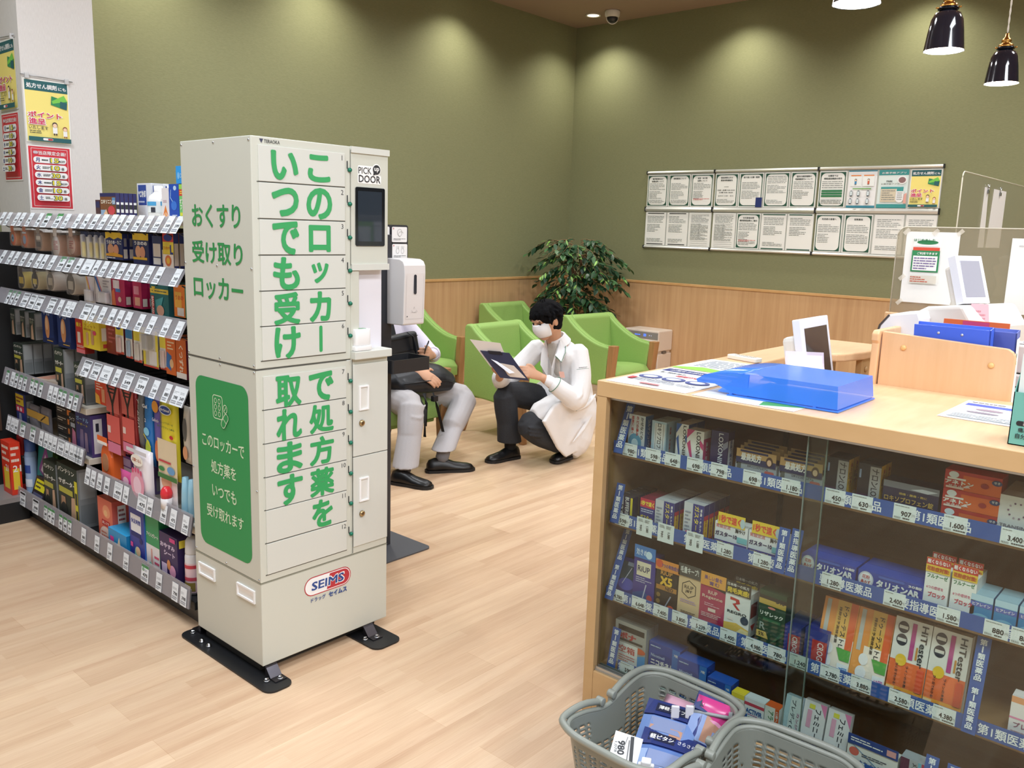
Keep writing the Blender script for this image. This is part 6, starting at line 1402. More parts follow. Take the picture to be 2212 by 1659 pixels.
BX('teal adhesive bandage box with red vertical lettering', 3.110, 3.256, 1.168, 1.296, .03, '1F6A70', [('r', 0, .70, 1, .84, 'E3C94A'), ('l', .1, .74, .9, .8, 1, '1F4A5A'), ('p', [(.08, .9), (.2, .7), (.3, .9)], 'E3C94A'), ('v', 'BAND-AID', .15, .34, .5, .12, 'E6E0DA'), ('r', .07, .06, .22, .62, 'C83A3A'), ('v', 'BAND-AID', .145, .34, .5, .11, 'F0ECE6'), ('p', [(.3, .5), (.75, .62), (.6, .3), (.35, .2)], '4AA0A8'), ('e', .56, .2, .2, .16, 'D8A890')], [('r', 0, 0, 1, 1, '1A5A62')], n=4)
BX('orange and white pad box by the locker, middle hooks', 2.985, 3.068, 1.182, 1.298, .028, 'E07A2E', [('r', .1, .3, .7, .8, 'E8B04A'), S_('うおの', 'C8402E', .5, .62, .14, 0, .7), ('r', .3, .04, .9, .3, 'E8E4DC')], [('r', 0, 0, 1, 1, '7FB88A')], n=2)
# lower hooks
SUP = [('r', 0, .84, 1, 1, '2E3A34'), ('p', [(.2, 0), (.7, 0), (.6, .6), (.3, .5)], 'B89A80'), S_('サポーター', 'D8D8CE', .5, .76, .1, 0, .8), ('l', .1, .6, .8, .7, 2, '9AA08A')]
SUPS = [('r', 0, 0, 1, 1, '85898A'), ('r', .1, .5, .9, .95, '9DA1A2'), ('r', .1, .06, .9, .4, '777B7C')]
for k, (y0, y1) in enumerate(((4.735, 4.80), (4.60, 4.665), (4.475, 4.545))):
    BX('grey knee support box on the lower far hooks, %s from the far end' % ORD[k + 1], y0, y1, .938, 1.068, .05, '3A443E', SUP, SUPS)
for k, (y0, y1) in enumerate(((4.245, 4.380), (4.050, 4.195))):
    BX('dark blue box with glowing foot picture, %s' % ('nearer the grey supports' if k == 0 else 'nearer the red box'), y0, y1, .942, 1.096, .03, '243A78', [('e', .45, .5, .2, .36, 'D89A6A'), ('e', .42, .6, .12, .2, 'F0C8A0'), S_('千日', 'C8D2E8', .4, .92, .1, 0, .6), ('p', [(0, 0), (1, 0), (1, .2), (0, .12)], '1A2A5A'), ('l', .4, .06, .9, .12, 1, 'D8B04A')], [('r', 0, 0, 1, 1, '1C2C60')], n=2)
BX('red plaster box with yellow lettering, lower hooks', 3.900, 3.990, .938, 1.090, .04, 'C8392E', [S_('備え', 'EBD03A', .4, .84, .12, 0, .6, .05), ('r', .2, .3, .55, .62, 'E8D8CC'), ('r', 0, 0, 1, .12, 'D8707A'), ('l', .1, .16, .9, .24, 2, 'F0D0C8')], [('r', 0, 0, 1, 1, '8A2420')])
BX('bright yellow plaster box with tan strip pictures, lower hooks', 3.726, 3.895, .972, 1.112, .045, 'E9D23A', [S_('パワー', 'F4EFC0', .45, .86, .14, 0, .7, .05), S_('フィット', 'C89A2A', .45, .7, .1, 0, .7), ('r', .5, .14, .66, .6, 'C89A6A', .05), ('r', .2, .1, .34, .5, 'D8AA7A', .05), ('r', .08, .56, .5, .62, 'B8902A'), ('e', .72, .52, .1, .07, 'D84A6A')], [('r', 0, 0, 1, 1, 'D8C23A'), ('r', .2, .3, .8, .7, 'E8E4D0'), ('r', .3, .08, .7, .2, 'C84A3A')], x=1.545)
BX('dark red plaster boxes behind the yellow one, lower hooks', 3.612, 3.715, .966, 1.108, .03, '8A2A24', [('l', .2, .3, .8, .8, 4, 'B8605A')], [('r', 0, 0, 1, 1, '7A221E'), ('e', .5, .3, .3, .06, 'B87A74')], n=4, x=1.57)
def insole(label, y0, y1, z0, z1, top, bot, n=1, extra=(), x=1.556):
    return blister(label, y0, y1, z0, z1, 'E8E4DA', [('r', 0, .62, 1, 1, top), ('r', 0, 0, 1, .08, 'C84A3A')] + list(extra), [(.25, .75, .08, .55, .008, bot)], n=n, kind='insole_pack', x=x)
insole('yellow and white hanging foot pad with pink price flag, lower hooks', 3.520, 3.592, .980, 1.108, 'E9D84A', 'E8B8B0', 1, [('e', .4, .85, .3, .06, '2A3A8A')])
insole('blue-topped hanging foot pad pack, lower hooks', 3.440, 3.500, .972, 1.104, '3A80B8', '6AA8D0')
insole('narrow yellow edged foot pad packs, lower hooks', 3.360, 3.428, .965, 1.106, 'E6D64A', 'D8D2C4', 4)
blister('big clear bag with yellow sides and a white card, lower hooks', 3.220, 3.346, .958, 1.106, 'D0CCBC', [('r', 0, 0, .16, 1, 'E6D64A'), ('r', .84, 0, 1, 1, 'E6D64A'), ('r', .4, .08, .9, .45, 'E8E8E6'), ('r', 0, 0, 1, .05, 'C84A3A')], [(.3, .7, .5, .9, .03, '8A8A80')], n=2)
insole('yellow hanging pack beside the orange box, lower hooks', 3.150, 3.205, .962, 1.100, 'E6D64A', 'D8B0A0')
BX('orange plaster box with picture strip, lower hooks', 3.075, 3.150, .952, 1.098, .04, 'D96A2E', [('p', [(0, .2), (.5, .1), (.6, .5), (.1, .6)], '3A70B0'), ('l', .2, .65, .9, .9, 3, 'F0D8B0'), ('e', .6, .3, .2, .12, 'E8C090')], [('r', 0, 0, 1, 1, 'B85A2A')], n=2)
BX('orange and maroon box by the locker, lower hooks', 2.992, 3.068, .948, 1.096, .05, 'C8602A', [('v', 'くつずれ', .5, .5, .7, .4, 'F0E0C8'), ('r', 0, 0, 1, .15, 'E8E0D8')], [('r', 0, 0, 1, 1, '6A2438'), ('r', .2, .1, .8, .4, 'B8A8A0')], n=2)
# far wire shelf
ZS = .7008
BAN = [('r', 0, .72, 1, 1, '2C3A32'), S_('バンテリン', 'E0E0D6', .46, .9, .08, 0, .8, .03), S_('サポーター', 'E8E8E0', .5, .70, .085, 0, .86, .04), ('r', .06, .50, .75, .60, 'B8B44A'), ('p', [(.1, 0), (.4, 0), (.36, .44), (.16, .44)], 'B08A6C'), ('p', [(.6, .04), (.9, .04), (.84, .5), (.68, .48)], 'C8A488'), ('e', .28, .2, .16, .14, '2A2E2C')]
BX('dark green support box, far end of the wire shelf', 4.660, 4.790, ZS + .04, .895, .045, '3A4038', BAN, SUPS, n=5)
BX('dark green support box in the middle of the wire shelf', 4.150, 4.256, ZS, .93, .05, '3A4038', BAN, SUPS, n=3)
BX('dark green support box at the near end of the wire shelf', 3.925, 4.035, ZS, .888, .05, '3A4038', BAN, SUPS, n=2)
for k in range(3):
    m = MB(); m.box(-.10, .10, -.08, .08, 0, .016, mat(('B9C4CE', '8FA0A8', 'C9B8A8')[k], .35)); Face(m, (-.1, -.08, .0162), (1, 0, 0), (0, 1, 0), .0003, .2, .16).do([('r', .05, .1, .5, .9, ('3A60A8', '6A8A5A', 'C8907A')[k]), ('l', .55, .2, .95, .8, 4, '5A5A60')])
    q = m.build('flat_pack', loc=(1.63 - .012 * k, 4.44 - .05 * k, ZS + .004 + .022 * k), rot=(0, 0, R90 + .12 * k)); tag(q, 'flat supporter pack lying between the green boxes, %s of the pile' % ('bottom', 'middle', 'top')[k], 'flat pack', 'flat packs on the wire shelf')
BX('orange red plaster box beside the near support boxes', 3.690, 3.818, .732, .850, .03, 'D8482A', [('l', .1, .5, .6, .9, 4, 'F0D8C0'), ('r', .5, .1, .75, .6, 'E0A07A'), ('p', [(0, 0), (.4, 0), (.3, .3), (0, .4)], 'E8B04A')], [('r', 0, 0, 1, 1, 'C8C0B0'), ('r', .2, .5, .8, .8, 'C86A5A')])
# insole hooks by the locker
def pouch(label, y0, y1, z0, z1, cols, layers, n=1, x=1.556, d=.012, bulge=.006):
    w, h = y1 - y0, z1 - z0; m = MB(); rs = []
    for k in range(9):
        q = k / 8; b_ = d * math.sin(PI * min(1, max(0, q))) ** .5 + .0012
        rs.append([(-w / 2, 0, q * h), (-w * .25, -b_, q * h), (0, -b_ * 1.15, q * h), (w * .25, -b_, q * h), (w / 2, 0, q * h), (0, .001, q * h)])
    m.rings(rs, mat(cols, .28)); o = m.build('pouch_pack'); f = MB(); Face(f, (-w / 2, -d * 1.2 - .001, 0), (1, 0, 0), (0, 0, 1), .0003, w, h).do(layers)
    if layers: f.build('print', o)
    for k in range(n):
        c = o if k == 0 else copy_tree(o)
        c.location = (x + k * .03, (y0 + y1) / 2, z0); c.rotation_euler = (0, 0, R90); tag(c, label if n == 1 else label + ', %s in its row' % ('front' if k == 0 else ORD[k + 1]), 'pouch', 'hanging packs on the black gondola')
    return o
WY = [('r', .04, .6, .96, .97, 'C86058'), ('s', [(.2, .96), (.5, .72), (.5, .5)], .12, '1E1A1C'), ('s', [(.8, .96), (.5, .72)], .12, '1E1A1C'), ('l', .2, .86, .8, .96, 2, '2A2426'), ('r', .04, .18, .96, .56, 'D8605A'), ('r', .04, .02, .96, .17, 'D87A9A'), ('r', .08, .3, .3, .4, 'E8D0C8')]
pouch('long red sock pouch with black wishbone shape, farther from the locker', 3.556, 3.690, .535, .842, 'B8463E', WY, n=2)
pouch('long red sock pouch with black wishbone shape, nearer the insoles', 3.420, 3.540, .565, .842, 'A83A38', WY, n=2)
pouch('grey arm sleeve pack between red pouches and blue insole', 3.355, 3.412, .60, .842, '6A6A68', [('v', 'アームカバー', .5, .6, .6, .3, 'D0D0CC')])
pouch('blue gel insole pack with green foot, hanging by the locker', 3.272, 3.350, .550, .838, '2A78C0', [S_('Gel', 'E8F0F8', .4, .86, .05, 0, .5, .04), S_('2', W_, .4, .66, .05), ('e', .5, .5, .3, .06, '8AD0F0'), ('e', .62, .22, .3, .17, 'B8C83A'), ('s', [(.2, .45), (.9, .3)], .06, 'E8D84A')], x=1.553)
pouch('violet gel insole pack with orange disc, hanging by the locker', 3.206, 3.272, .575, .845, '6A5AA8', [('e', .5, .86, .4, .09, 'E09A3A'), S_('GelActiv', 'E8E4F0', .5, .66, .05, 0, .8), ('e', .6, .2, .3, .16, 'D87A4A')], x=1.557)
pouch('big yellow insole pack with navy oval badge, hanging by the locker', 3.052, 3.205, .534, .850, 'E9DA3A', [('r', 0, 0, 1, .5, 'E4D2B0'), ('e', .48, .88, .32, .06, 'DCE8F0'), ('e', .48, .88, .28, .05, '1F3F8A'), S_('Dr.Scholl', W_, .48, .88, .03, 0, .46, .03), S_('ベビーパウダーの', '4A6A3A', .48, .72, .026, 0, .8), S_('香りでサラッと爽快', '4A6A3A', .5, .66, .026, 0, .9), ('e', .78, .56, .1, .025, 'C8303A'), ('r', .06, .21, .7, .235, 'C8404A'), ('e', .2, .12, .16, .03, '3A8A4A'), ('e', .7, .13, .2, .05, '6AA0D0'), ('r', 0, 0, 1, .06, '3F7A3F')], x=1.545)
pouch('slim grey and white insole pack touching the locker', 2.975, 3.035, .620, .845, 'C9C2B4', [('e', .5, .6, .25, .2, '5A5A5A'), ('e', .5, .2, .3, .12, 'D89A70')])
# far lower shelf
BX('blue and yellow pack with pink oval chain, far lower shelf', 4.640, 4.775, .4712, .640, .04, '2C3A80', [('r', 0, .62, .8, .96, 'E3C93A'), ('l', .05, .68, .75, .9, 2, '8A2A3A'), ('r', 0, .42, .8, .6, 'C83A5A'), ('e', .2, .5, .1, .06, 'F0E0E4'), ('e', .5, .5, .1, .06, 'F0E0E4'), ('p', [(.2, 0), (.6, 0), (.5, .38), (.3, .38)], '9AA8C0')], [('r', 0, 0, 1, 1, '3A4048'), ('r', .1, .3, .9, .8, '8A9094')], x=1.54)
pouch('grey pouch with gold band lying back, nearer the far end', 4.50, 4.66, .475, .60, '8C8A92', [('r', 0, .5, 1, .8, 'C8A04A')], x=1.56)
pouch('grey pouch with gold band lying back, nearer the black boxes', 4.345, 4.49, .475, .612, '84828C', [('r', 0, .45, 1, .75, 'C8A04A'), ('s', [(.3, .5), (.7, .7)], .06, '4A3A20')], x=1.555)
for k in range(4): BX('flat black carton with orange corner, %s in the stack' % ('bottom', 'second', 'third', 'top')[k], 4.115, 4.300, .4712 + .045 * k, .5142 + .045 * k, .10, '2C2A2A', [('r', .7, .2, .94, .8, 'D8803A'), ('l', .08, .3, .6, .8, 2, 'C8C4BC')], [('r', 0, 0, 1, 1, '4A4846')], x=1.56)
BX('black and pink upright brace box, far lower shelf', 4.030, 4.110, .4712, .640, .05, '26242A', [('p', [(.2, 0), (.9, 0), (.8, .5), (.4, .6)], 'C87A9A'), S_('ライフ', 'E0E0E0', .4, .84, .1, 0, .7), ('r', .2, .62, .8, .74, 'A8B4C4')], [('r', 0, 0, 1, 1, '3A3A40'), ('r', .15, .1, .85, .9, '9A9CA0')], x=1.545)
BX('purple and blue brace box with leg picture, end of far lower shelf', 3.860, 4.022, .4712, .665, .07, '3A3A72', [S_('ガードル', '8AB4E0', .45, .84, .1, 0, .8, .03), S_('サポート', 'C8B84A', .45, .72, .06, 0, .7), ('p', [(.2, .05), (.5, .05), (.5, .6), (.3, .6)], '7A6A90'), ('p', [(.55, .1), (.8, .1), (.75, .55), (.6, .55)], '8A7490')], [('r', 0, 0, 1, 1, '4A3A72'), ('r', .15, .08, .7, .9, 'DCDCE0'), ('r', .3, .6, .5, .8, '2A2A3A')], x=1.54)
# lower shelf by the locker
ZT_ = .3962
o = thing('tape_dispenser', 'bright orange tape dispenser with orange and white tag', 'tape dispenser', (1.545, 3.735, ZT_), R90, None)
m = MB(); pr = [(-.055, 0), (-.055, .11), (-.04, .15), (0, .165), (.04, .15), (.055, .11), (.055, 0)]
m.prism([(y, 0, z) for y, z in pr], (0, .06, 0), mat('E8682A', .35)); m.build('casing', o, bevel=.012); m = MB(); m.prism([(x_, -.002, .04 + z_) for x_, z_ in rrect(-.03, 0, .03, .08, .03)], (0, .004, 0), mat('B9805A', .4)); m.build('window', o)
m = MB(); m.box(-.045, .05, -.012, -.010, .165, .20, mat('E86A2A', .5)); m.box(-.045, .05, -.013, -.012, .165, .178, mat('F0F0EC', .5)); m.build('tag', o)
for k in range(3): BX('small violet and white nail box, %s from the far end' % ORD[k + 1], 3.600 - .104 * k, 3.700 - .104 * k, ZT_, .512, .06, '6A52A0', [('r', .06, .08, .94, .62, 'C9C4D0'), ('l', .1, .7, .8, .9, 2, 'D8D0E8')] if k else [('r', 0, 0, 1, .55, 'D8D4E4'), ('r', .1, .6, .9, .9, 'C8B8E0')], [('r', 0, 0, 1, 1, '8A7AB8'), ('r', .1, .1, .9, .6, 'B4B2BA')], x=1.60)
pouch('pink packet lying behind the lower rail', 3.43, 3.565, ZT_, .488, 'D85A9A', [('e', .6, .6, .2, .2, 'F0C0D8'), ('l', .2, .2, .8, .4, 1, 'F0D0E0')], x=1.535)
pouch('white packet with big pink paw print, leaning on the lower rail', 3.245, 3.420, ZT_ + .005, .620, 'ECE6EA', [('e', .45, .34, .34, .3, 'E8A0B8'), ('e', .45, .3, .2, .18, 'F2CFE0')] + [('e', .25 + .14 * k, .62 - .03 * abs(k - 1.5), .05, .05, 'D85A80') for k in range(4)] + [('e', .5, .80, .3, .11, 'F6F2E8'), S_('足裏つるん', 'B8603A', .5, .80, .07, 0, .44), ('r', 0, .93, 1, 1, 'D8D6DC')], x=1.528, d=.02)
o = blister('white card with red ball roller in a clear bubble, lower shelf', 3.070, 3.210, ZT_, .590, 'EAE2E0', [('r', 0, .8, .5, 1, 'C83A4A'), ('e', .4, .62, .3, .16, 'E8B090'), ('l', .1, .06, .6, .2, 2, 'B85A6A')], None, x=1.535)
MB().lathe([(.0005, .046), (.012, .044), (.020, .032), (.023, .018), (.021, .0)], (.02, -.02, .07), mat('D8303A', .25), 18).lathe([(.022, 0), (.022, -.04), (.001, -.04)], (.02, -.02, .07), mat('E4E0E0', .3), 18).build('roller_ball', o)
for k, y in enumerate((3.035, 2.985)): bottle('foot_cream_tube', 'pale blue tube standing on the lower shelf, %s' % ('farther from the locker' if k == 0 else 'touching the locker'), 'tube', 1.552, y, ZT_, [(.001, .001), (.018, .001), (.019, .03), (.017, .10), (.012, .165), (.001, .168)], '9CCDE0', None)
BX('small navy box with pale picture by the tubes, lower shelf', 3.035, 3.085, ZT_, .46, .06, '2A2A5A', [('r', .1, .2, .8, .8, 'C8C4D4')], x=1.57)
# bottom deck
ZD = .1058
bottle('spray_can', 'red topped dark spray can at the far end of the bottom deck', 'spray can', 1.555, 4.775, ZD, [(.001, .001), (.027, .001), (.027, .18), (.022, .20), (.001, .20)], '4A3A38', (.0272, .01, .18, [(.0, .2, 90, 270, 'B8302E'), (.5, .8, 120, 240, '6A5A50')]), capcol='D02A2A', cap=[(.0225, .196), (.024, .20), (.024, .30), (.018, .312), (.001, .314)])
bottle('spray_can', 'blue and silver cold spray can on the bottom deck', 'spray can', 1.555, 4.665, ZD, [(.001, .001), (.030, .001), (.030, .22), (.025, .24), (.001, .245)], '8AA4C8', (.0302, .01, .22, [(.05, .95, 90, 290, '9AB4D8'), (.55, .75, 130, 240, '2A4A98'), (.2, .4, 120, 250, 'E0E8F2')]), capcol='4A6AB0', cap=[(.026, .238), (.027, .242), (.027, .30), (.001, .302)])
BX('teal and yellow supporter pack on the bottom deck', 4.435, 4.620, ZD, .405, .03, '1F8078', [('p', [(.1, .5), (.5, .95), (.9, .6), (.5, .4)], '8A4A90'), ('p', [(.25, .5), (.5, .8), (.75, .6), (.5, .45)], 'DCD0DC'), ('r', .05, .04, .75, .38, 'E3DA3A'), S_('サポート', '1F7A6A', .4, .28, .07, 0, .56, .03), S_('しっかり', '3A7AB8', .4, .14, .07, 0, .56, .03)], [('r', 0, 0, 1, 1, '4A6A2A')], lean=6)
BX('black pack with yellow lettering leaning low, bottom deck', 4.410, 4.56, ZD, .24, .02, '26242A', [('r', .1, .5, .9, .9, 'E3DC2A'), ('l', .15, .55, .85, .85, 2, '2A2A2A'), ('r', .1, .1, .9, .4, '5A5A78')], x=1.50, lean=18)
BX('green and yellow supporter box behind the black pack, bottom deck', 4.405, 4.49, ZD, .36, .05, '3A5A2A', [('l', .1, .6, .9, .9, 3, 'C8D04A')], x=1.59)
BX('dark green waist support box, bottom deck, farther of two', 4.235, 4.392, ZD, .364, .05, '3A4038', BAN, SUPS, x=1.515)
BX('dark green waist support box with yellow edge, nearer of two', 3.985, 4.215, ZD, .390, .085, '3A4038', BAN + [('r', .86, .0, 1, .8, 'D8D03A'), ('r', .88, .1, .98, .3, '3A3A34'), ('r', .88, .4, .98, .6, '3A3A34')], SUPS, x=1.515)
BX('blue heat pad box beside the waist support boxes', 3.760, 3.840, ZD, .368, .05, '24408A', [('r', .2, .5, .8, .9, 'E0D8CC'), ('l', .25, .55, .75, .7, 2, 'C85A4A'), ('r', .2, .2, .8, .4, '3A60B0')], [('r', 0, 0, 1, 1, '1F3470')], n=2, x=1.57)
BX('coral foot sheet box with swirl picture, bottom deck', 3.640, 3.785, ZD, .318, .08, 'E0705A', [('e', .6, .74, .26, .14, 'F0A07A'), ('e', .55, .7, .12, .07, 'F4C08A'), ('r', .25, .42, .8, .54, 'B8282E', .04), S_('あしリラ', 'F6E4DA', .52, .48, .06, 0, .44, .03), ('e', .5, .2, .4, .2, 'F0D4C8'), ('l', .2, .08, .8, .3, 3, 'D8806A')], [('r', 0, 0, 1, 1, 'C8584A'), ('r', .3, .5, .75, .9, 'E8E0D8'), ('l', .35, .55, .7, .85, 3, '9A4A44')], n=2, x=1.520)
BX('cyan box with pale legs picture lying low, bottom deck', 3.465, 3.640, ZD, .215, .12, '1F8FC8', [('p', [(.4, .2), (.6, .8), (.7, .2)], 'F0E0C4'), ('r', .1, .5, .3, .7, 'D83A9A')], [('r', 0, 0, 1, 1, '147AB0')], top='2AA4DC', x=1.500)
BX('navy foot sheet box with white name panel, bottom deck', 3.318, 3.450, ZD, .360, .03, '2A3A98', [('r', .1, .58, .8, .88, 'EDEFF4', .03), S_('休足時間', '2A3A98', .45, .76, .08, 0, .62, .04), ('r', .1, .5, .75, .57, '1F2A70'), ('e', .76, .46, .1, .05, '2A2A6A'), ('e', .5, .18, .2, .16, '8AC8B8'), ('e', .55, .26, .16, .08, 'E8C8A0'), ('r', .05, .3, .22, .38, 'D84A9A')], [('r', 0, 0, 1, 1, '3A6AB8')], x=1.510)
BX('green and white icing sheet box, bottom deck', 3.200, 3.314, ZD, .352, .05, '2E9A62', [('r', 0, 0, 1, .5, 'E8E4E6'), S_('アイシングシート', W_, .5, .68, .07, 0, .86, .04), ('p', [(.3, .08), (.5, .08), (.46, .44), (.36, .44)], 'D8A8A0'), ('r', .6, .3, .95, .34, 'D85A7A'), ('r', .6, .2, .95, .24, 'D85A7A'), ('e', .3, .14, .12, .06, '8AD0C0')], [('r', 0, 0, 1, 1, '24804F')], x=1.515)
BX('deep purple sleep sheet box with cartoon lettering, bottom deck', 3.045, 3.190, ZD, .315, .075, '35245A', [S_('おやすみ', 'D8C8E0', .45, .76, .09, 0, .8, .05), S_('シート', 'D8C8E0', .55, .62, .09, 0, .6, .05), ('e', .7, .3, .18, .12, 'E0A0C0'), ('e', .5, .4, .1, .1, 'D8905A'), ('r', .1, .2, .4, .4, 'C8B8D8'), ('r', .6, .88, .9, .96, 'D84A8A')], [('r', 0, 0, 1, 1, '2A1C4A'), ('v', '目薬シート', .6, .6, .5, .3, 'D8B84A'), ('r', .1, .8, .9, .95, 'E8D84A')], x=1.512)
bottle('lotion_bottle', 'white bottle with pink label touching the locker, bottom deck', 'bottle', 1.545, 2.985, ZD, [(.001, .001), (.030, .001), (.031, .02), (.031, .15), (.028, .165), (.001, .166)], 'E0DEE0', (.0312, .01, .15, [(.0, .85, 100, 270, 'E8C8CC'), (.7, .8, 110, 260, 'C83A4A'), (.35, .45, 110, 260, 'C84A5A'), (.05, .3, 140, 250, '8A7A3A')]), capcol='DADADC', cap=[(.0285, .163), (.0295, .168), (.027, .215), (.018, .228), (.001, .23)])
BX('navy and yellow strip box touching the locker, bottom deck', 2.90, 2.945, ZD, .32, .05, '2A3A70', [('r', 0, .7, 1, .9, 'E0D03A'), ('r', 0, .3, 1, .5, '4A8AC0')], x=1.545)
# neighbouring end cap at the left edge of the picture
ec = thing('endcap_unit', 'black end unit with brown panel at the far left edge of the picture', 'shelving unit', (0, 0, 0))
MB().box(1.10, 2.36, 4.90, 4.96, 0, 1.45, GB).build('frame', ec); MB().box(1.10, 1.515, 4.62, 4.90, 0, .10, GB).build('foot', ec); MB().box(1.10, 1.515, 4.62, 4.90, .10, .125, mat('8A8482', .4)).build('shelf', ec)
m = MB(); m.box(1.1, 1.50, 4.885, 4.899, .42, .78, mat('4A3428', .5)); f = Face(m, (1.1, 4.8845, .42), (1, 0, 0), (0, 0, 1), .0005); f.text('Jarbouns', .385, .11, .016, mat('C8B8A4'), rot=90, bold=.01); m.build('side_panel', ec, label='dark brown panel lettered in white')
RB = [('l', .1, .6, .9, .95, 3, 'F0D8C8'), ('r', .2, .1, .8, .5, 'E8C83A'), S_('21', W_, .6, .5, .12)]
BX('red and yellow medicine box standing on the end unit foot', 4.66, 4.78, .1258, .40, .05, 'D83A22', RB, RB, x=1.455)

# ---------------------------------------------------------------- people
SKIN = mat('C99A7C', .55)
def m_fab(name, c1, c2, sc=220): return cloth(name, c1, c2, (1, 1, 1), sc, .85, .06)
COATW, SHIRTW = m_fab('white_coat_cloth', 'E6E6E8', 'EAEAEC', 180), m_fab('pale_lilac_shirt', 'D5D0E0', 'DEDAE8', 180)
DARKT, GREYT, GSHIRT = m_fab('charcoal_trousers', '24262A', '2E3035'), m_fab('pale_grey_trousers', 'B0ADAF', 'B5B2B4'), m_fab('grey_shirt', 'B9B4AE', 'C4BFB8')
BLKS = mat('0E0E10', .35); HAIR = cloth('black_hair', '050507', '0D0D10', (1, 1, 1), 120, .9, .2); HAIR.node_tree.nodes['Principled BSDF'].inputs['Specular IOR Level'].default_value = .15
V = Vector
def ell(mb, c, ax, r, n=16, mt='888888'):
    """ellipsoid with axes ax (three unit vectors) and radii r"""
    c = V(c); rs = []
    for i in range(1, 10):
        t = PI * i / 10
        rs.append([c + ax[2] * (r[2] * -math.cos(t)) + (ax[0] * (r[0] * math.cos(2 * PI * k / n)) + ax[1] * (r[1] * math.sin(2 * PI * k / n))) * math.sin(t) for k in range(n)])
    mb.rings(rs, mt)
def frame(f, l):
    f = V(f).normalized(); l = (V(l) - f * V(l).dot(f)).normalized(); return f, l, f.cross(l)
def head_parts(mb, c, fr):
    f, l, u = fr; c = V(c)
    ell(mb, c - f * .008 + u * .022, fr, (.096, .077, .098)); ell(mb, c + f * .030 - u * .045, fr, (.062, .056, .062)); ell(mb, c + f * .052 - u * .090, fr, (.034, .036, .028))
    limb(mb, [c + f * .086 + u * .018, c + f * .102 - u * .012, c + f * .090 - u * .020], [.010, .013, .012]); ell(mb, c + f * .08 + u * .03, fr, (.016, .055, .012))
    for s in (-1, 1): ell(mb, c + l * (.077 * s) - f * .012 - u * .006, fr, (.020, .009, .033))
    ell(mb, c + f * .078 - u * .056, fr, (.012, .022, .009))
def eyes(parent, c, fr):
    f, l, u = fr; c = V(c)
    for s in (-1, 1):
        m = MB(); ell(m, c + f * .083 + l * (.032 * s) + u * .010, fr, (.008, .013, .005), 12, mat('1A1412', .3)); m.build('eye', parent)
        m = MB(); limb(m, [c + f * .089 + l * (.016 * s) + u * .032, c + f * .086 + l * (.05 * s) + u * .032], [.004, .003], 8, 2, HAIR); m.build('eyebrow', parent)
def hair_cap(parent, c, fr, seed=1, fringe=.035):
    f, l, u = fr; c = V(c); m = MB(); r = random.Random(seed)
    ell(m, c - f * .016 + u * .038, fr, (.103, .089, .098)); ell(m, c - f * .040 + u * .0, fr, (.078, .086, .085)); ell(m, c - f * .05 - u * .05, fr, (.05, .066, .05))
    for k in range(230):
        a = r.uniform(0, 2 * PI); e = r.uniform(.0, 1.35)
        d = f * (math.cos(a) * math.cos(e)) + l * (math.sin(a) * math.cos(e)) + u * math.sin(e)
        if d.dot(f) > .55 and e < .45: continue
        p = c - f * .014 + u * .036 + f * (d.dot(f) * .099) + l * (d.dot(l) * .086) + u * (d.dot(u) * .095)
        q = (f * .5 * (1 if d.dot(f) > 0 else -.6) - u * .9 + d * .25 + l * (.8 * d.dot(l))).normalized()
        L = r.uniform(.03, .055)
        limb(m, [p, p + q * L * .5 + d * .004, p + q * L - d * .004], [.009, .008, .003], 6, 1)
    for k in range(26):
        s = -1 + 2 * k / 25; p = c + f * (.056 - .02 * abs(s)) + l * (.066 * s) + u * .094; limb(m, [p, p + f * .026 - u * .022 + l * r.uniform(-.006, .006), p + f * .037 - u * (fringe + r.uniform(0, .026)) - u * .018 + l * r.uniform(-.018, .010)], [.010, .0075, .002], 6, 1)
    for k in range(9):
        p = c + u * .125 - f * .02 + l * r.uniform(-.03, .03) + f * r.uniform(-.03, .03); limb(m, [p, p + u * .022 + l * r.uniform(-.012, .012), p + u * .035 + l * r.uniform(-.02, .02) + f * r.uniform(-.02, .02)], [.006, .003, .0012], 5, 1)
    return remesh_build(m, 'hair', .004, parent, 2, HAIR)
def hand(mb, wrist, palm_c, fdir, side, nrm, curls, lens=(.072, .080, .076, .060), thumb=None):
    """palm ellipsoid, four bent fingers and a thumb leaving the side of the palm; nrm points to the back of the hand"""
    f = V(fdir).normalized(); n = V(nrm); n = (n - f * n.dot(f)).normalized(); s = n.cross(f); s = s if s.dot(V(side)) > 0 else -s; P = V(palm_c)
    limb(mb, [V(wrist), (V(wrist) + P) / 2, P, P + f * .034], [(.025, .019), (.032, .017), (.039, .016), (.037, .013)], 12, 3, '888888', s)
    for k in range(4):
        b = P + f * .036 + s * (.029 - .0195 * k); c = curls[k] if isinstance(curls, (list, tuple)) else curls; L = lens[k]
        d1 = (f * math.cos(c * .5) - n * math.sin(c * .5)); d2 = (f * math.cos(c * 1.2) - n * math.sin(c * 1.2)); d3 = (f * math.cos(c * 1.8) - n * math.sin(c * 1.8))
        k1 = b + d1 * L * .45; k2 = k1 + d2 * L * .32; k3 = k2 + d3 * L * .23
        limb(mb, [b - f * .012, b, k1, k2, k3], [.0095, .0095, .0088, .008, .0068], 8, 2)
    t = thumb or (s * .8 + f * .55 - n * .3); t = V(t).normalized(); b = P + s * .030 - f * .018
    limb(mb, [b - s * .012, b + t * .022, b + t * .046, b + (t + f * .5 - n * .2).normalized() * .066], [.013, .0125, .0105, .008], 8, 2)
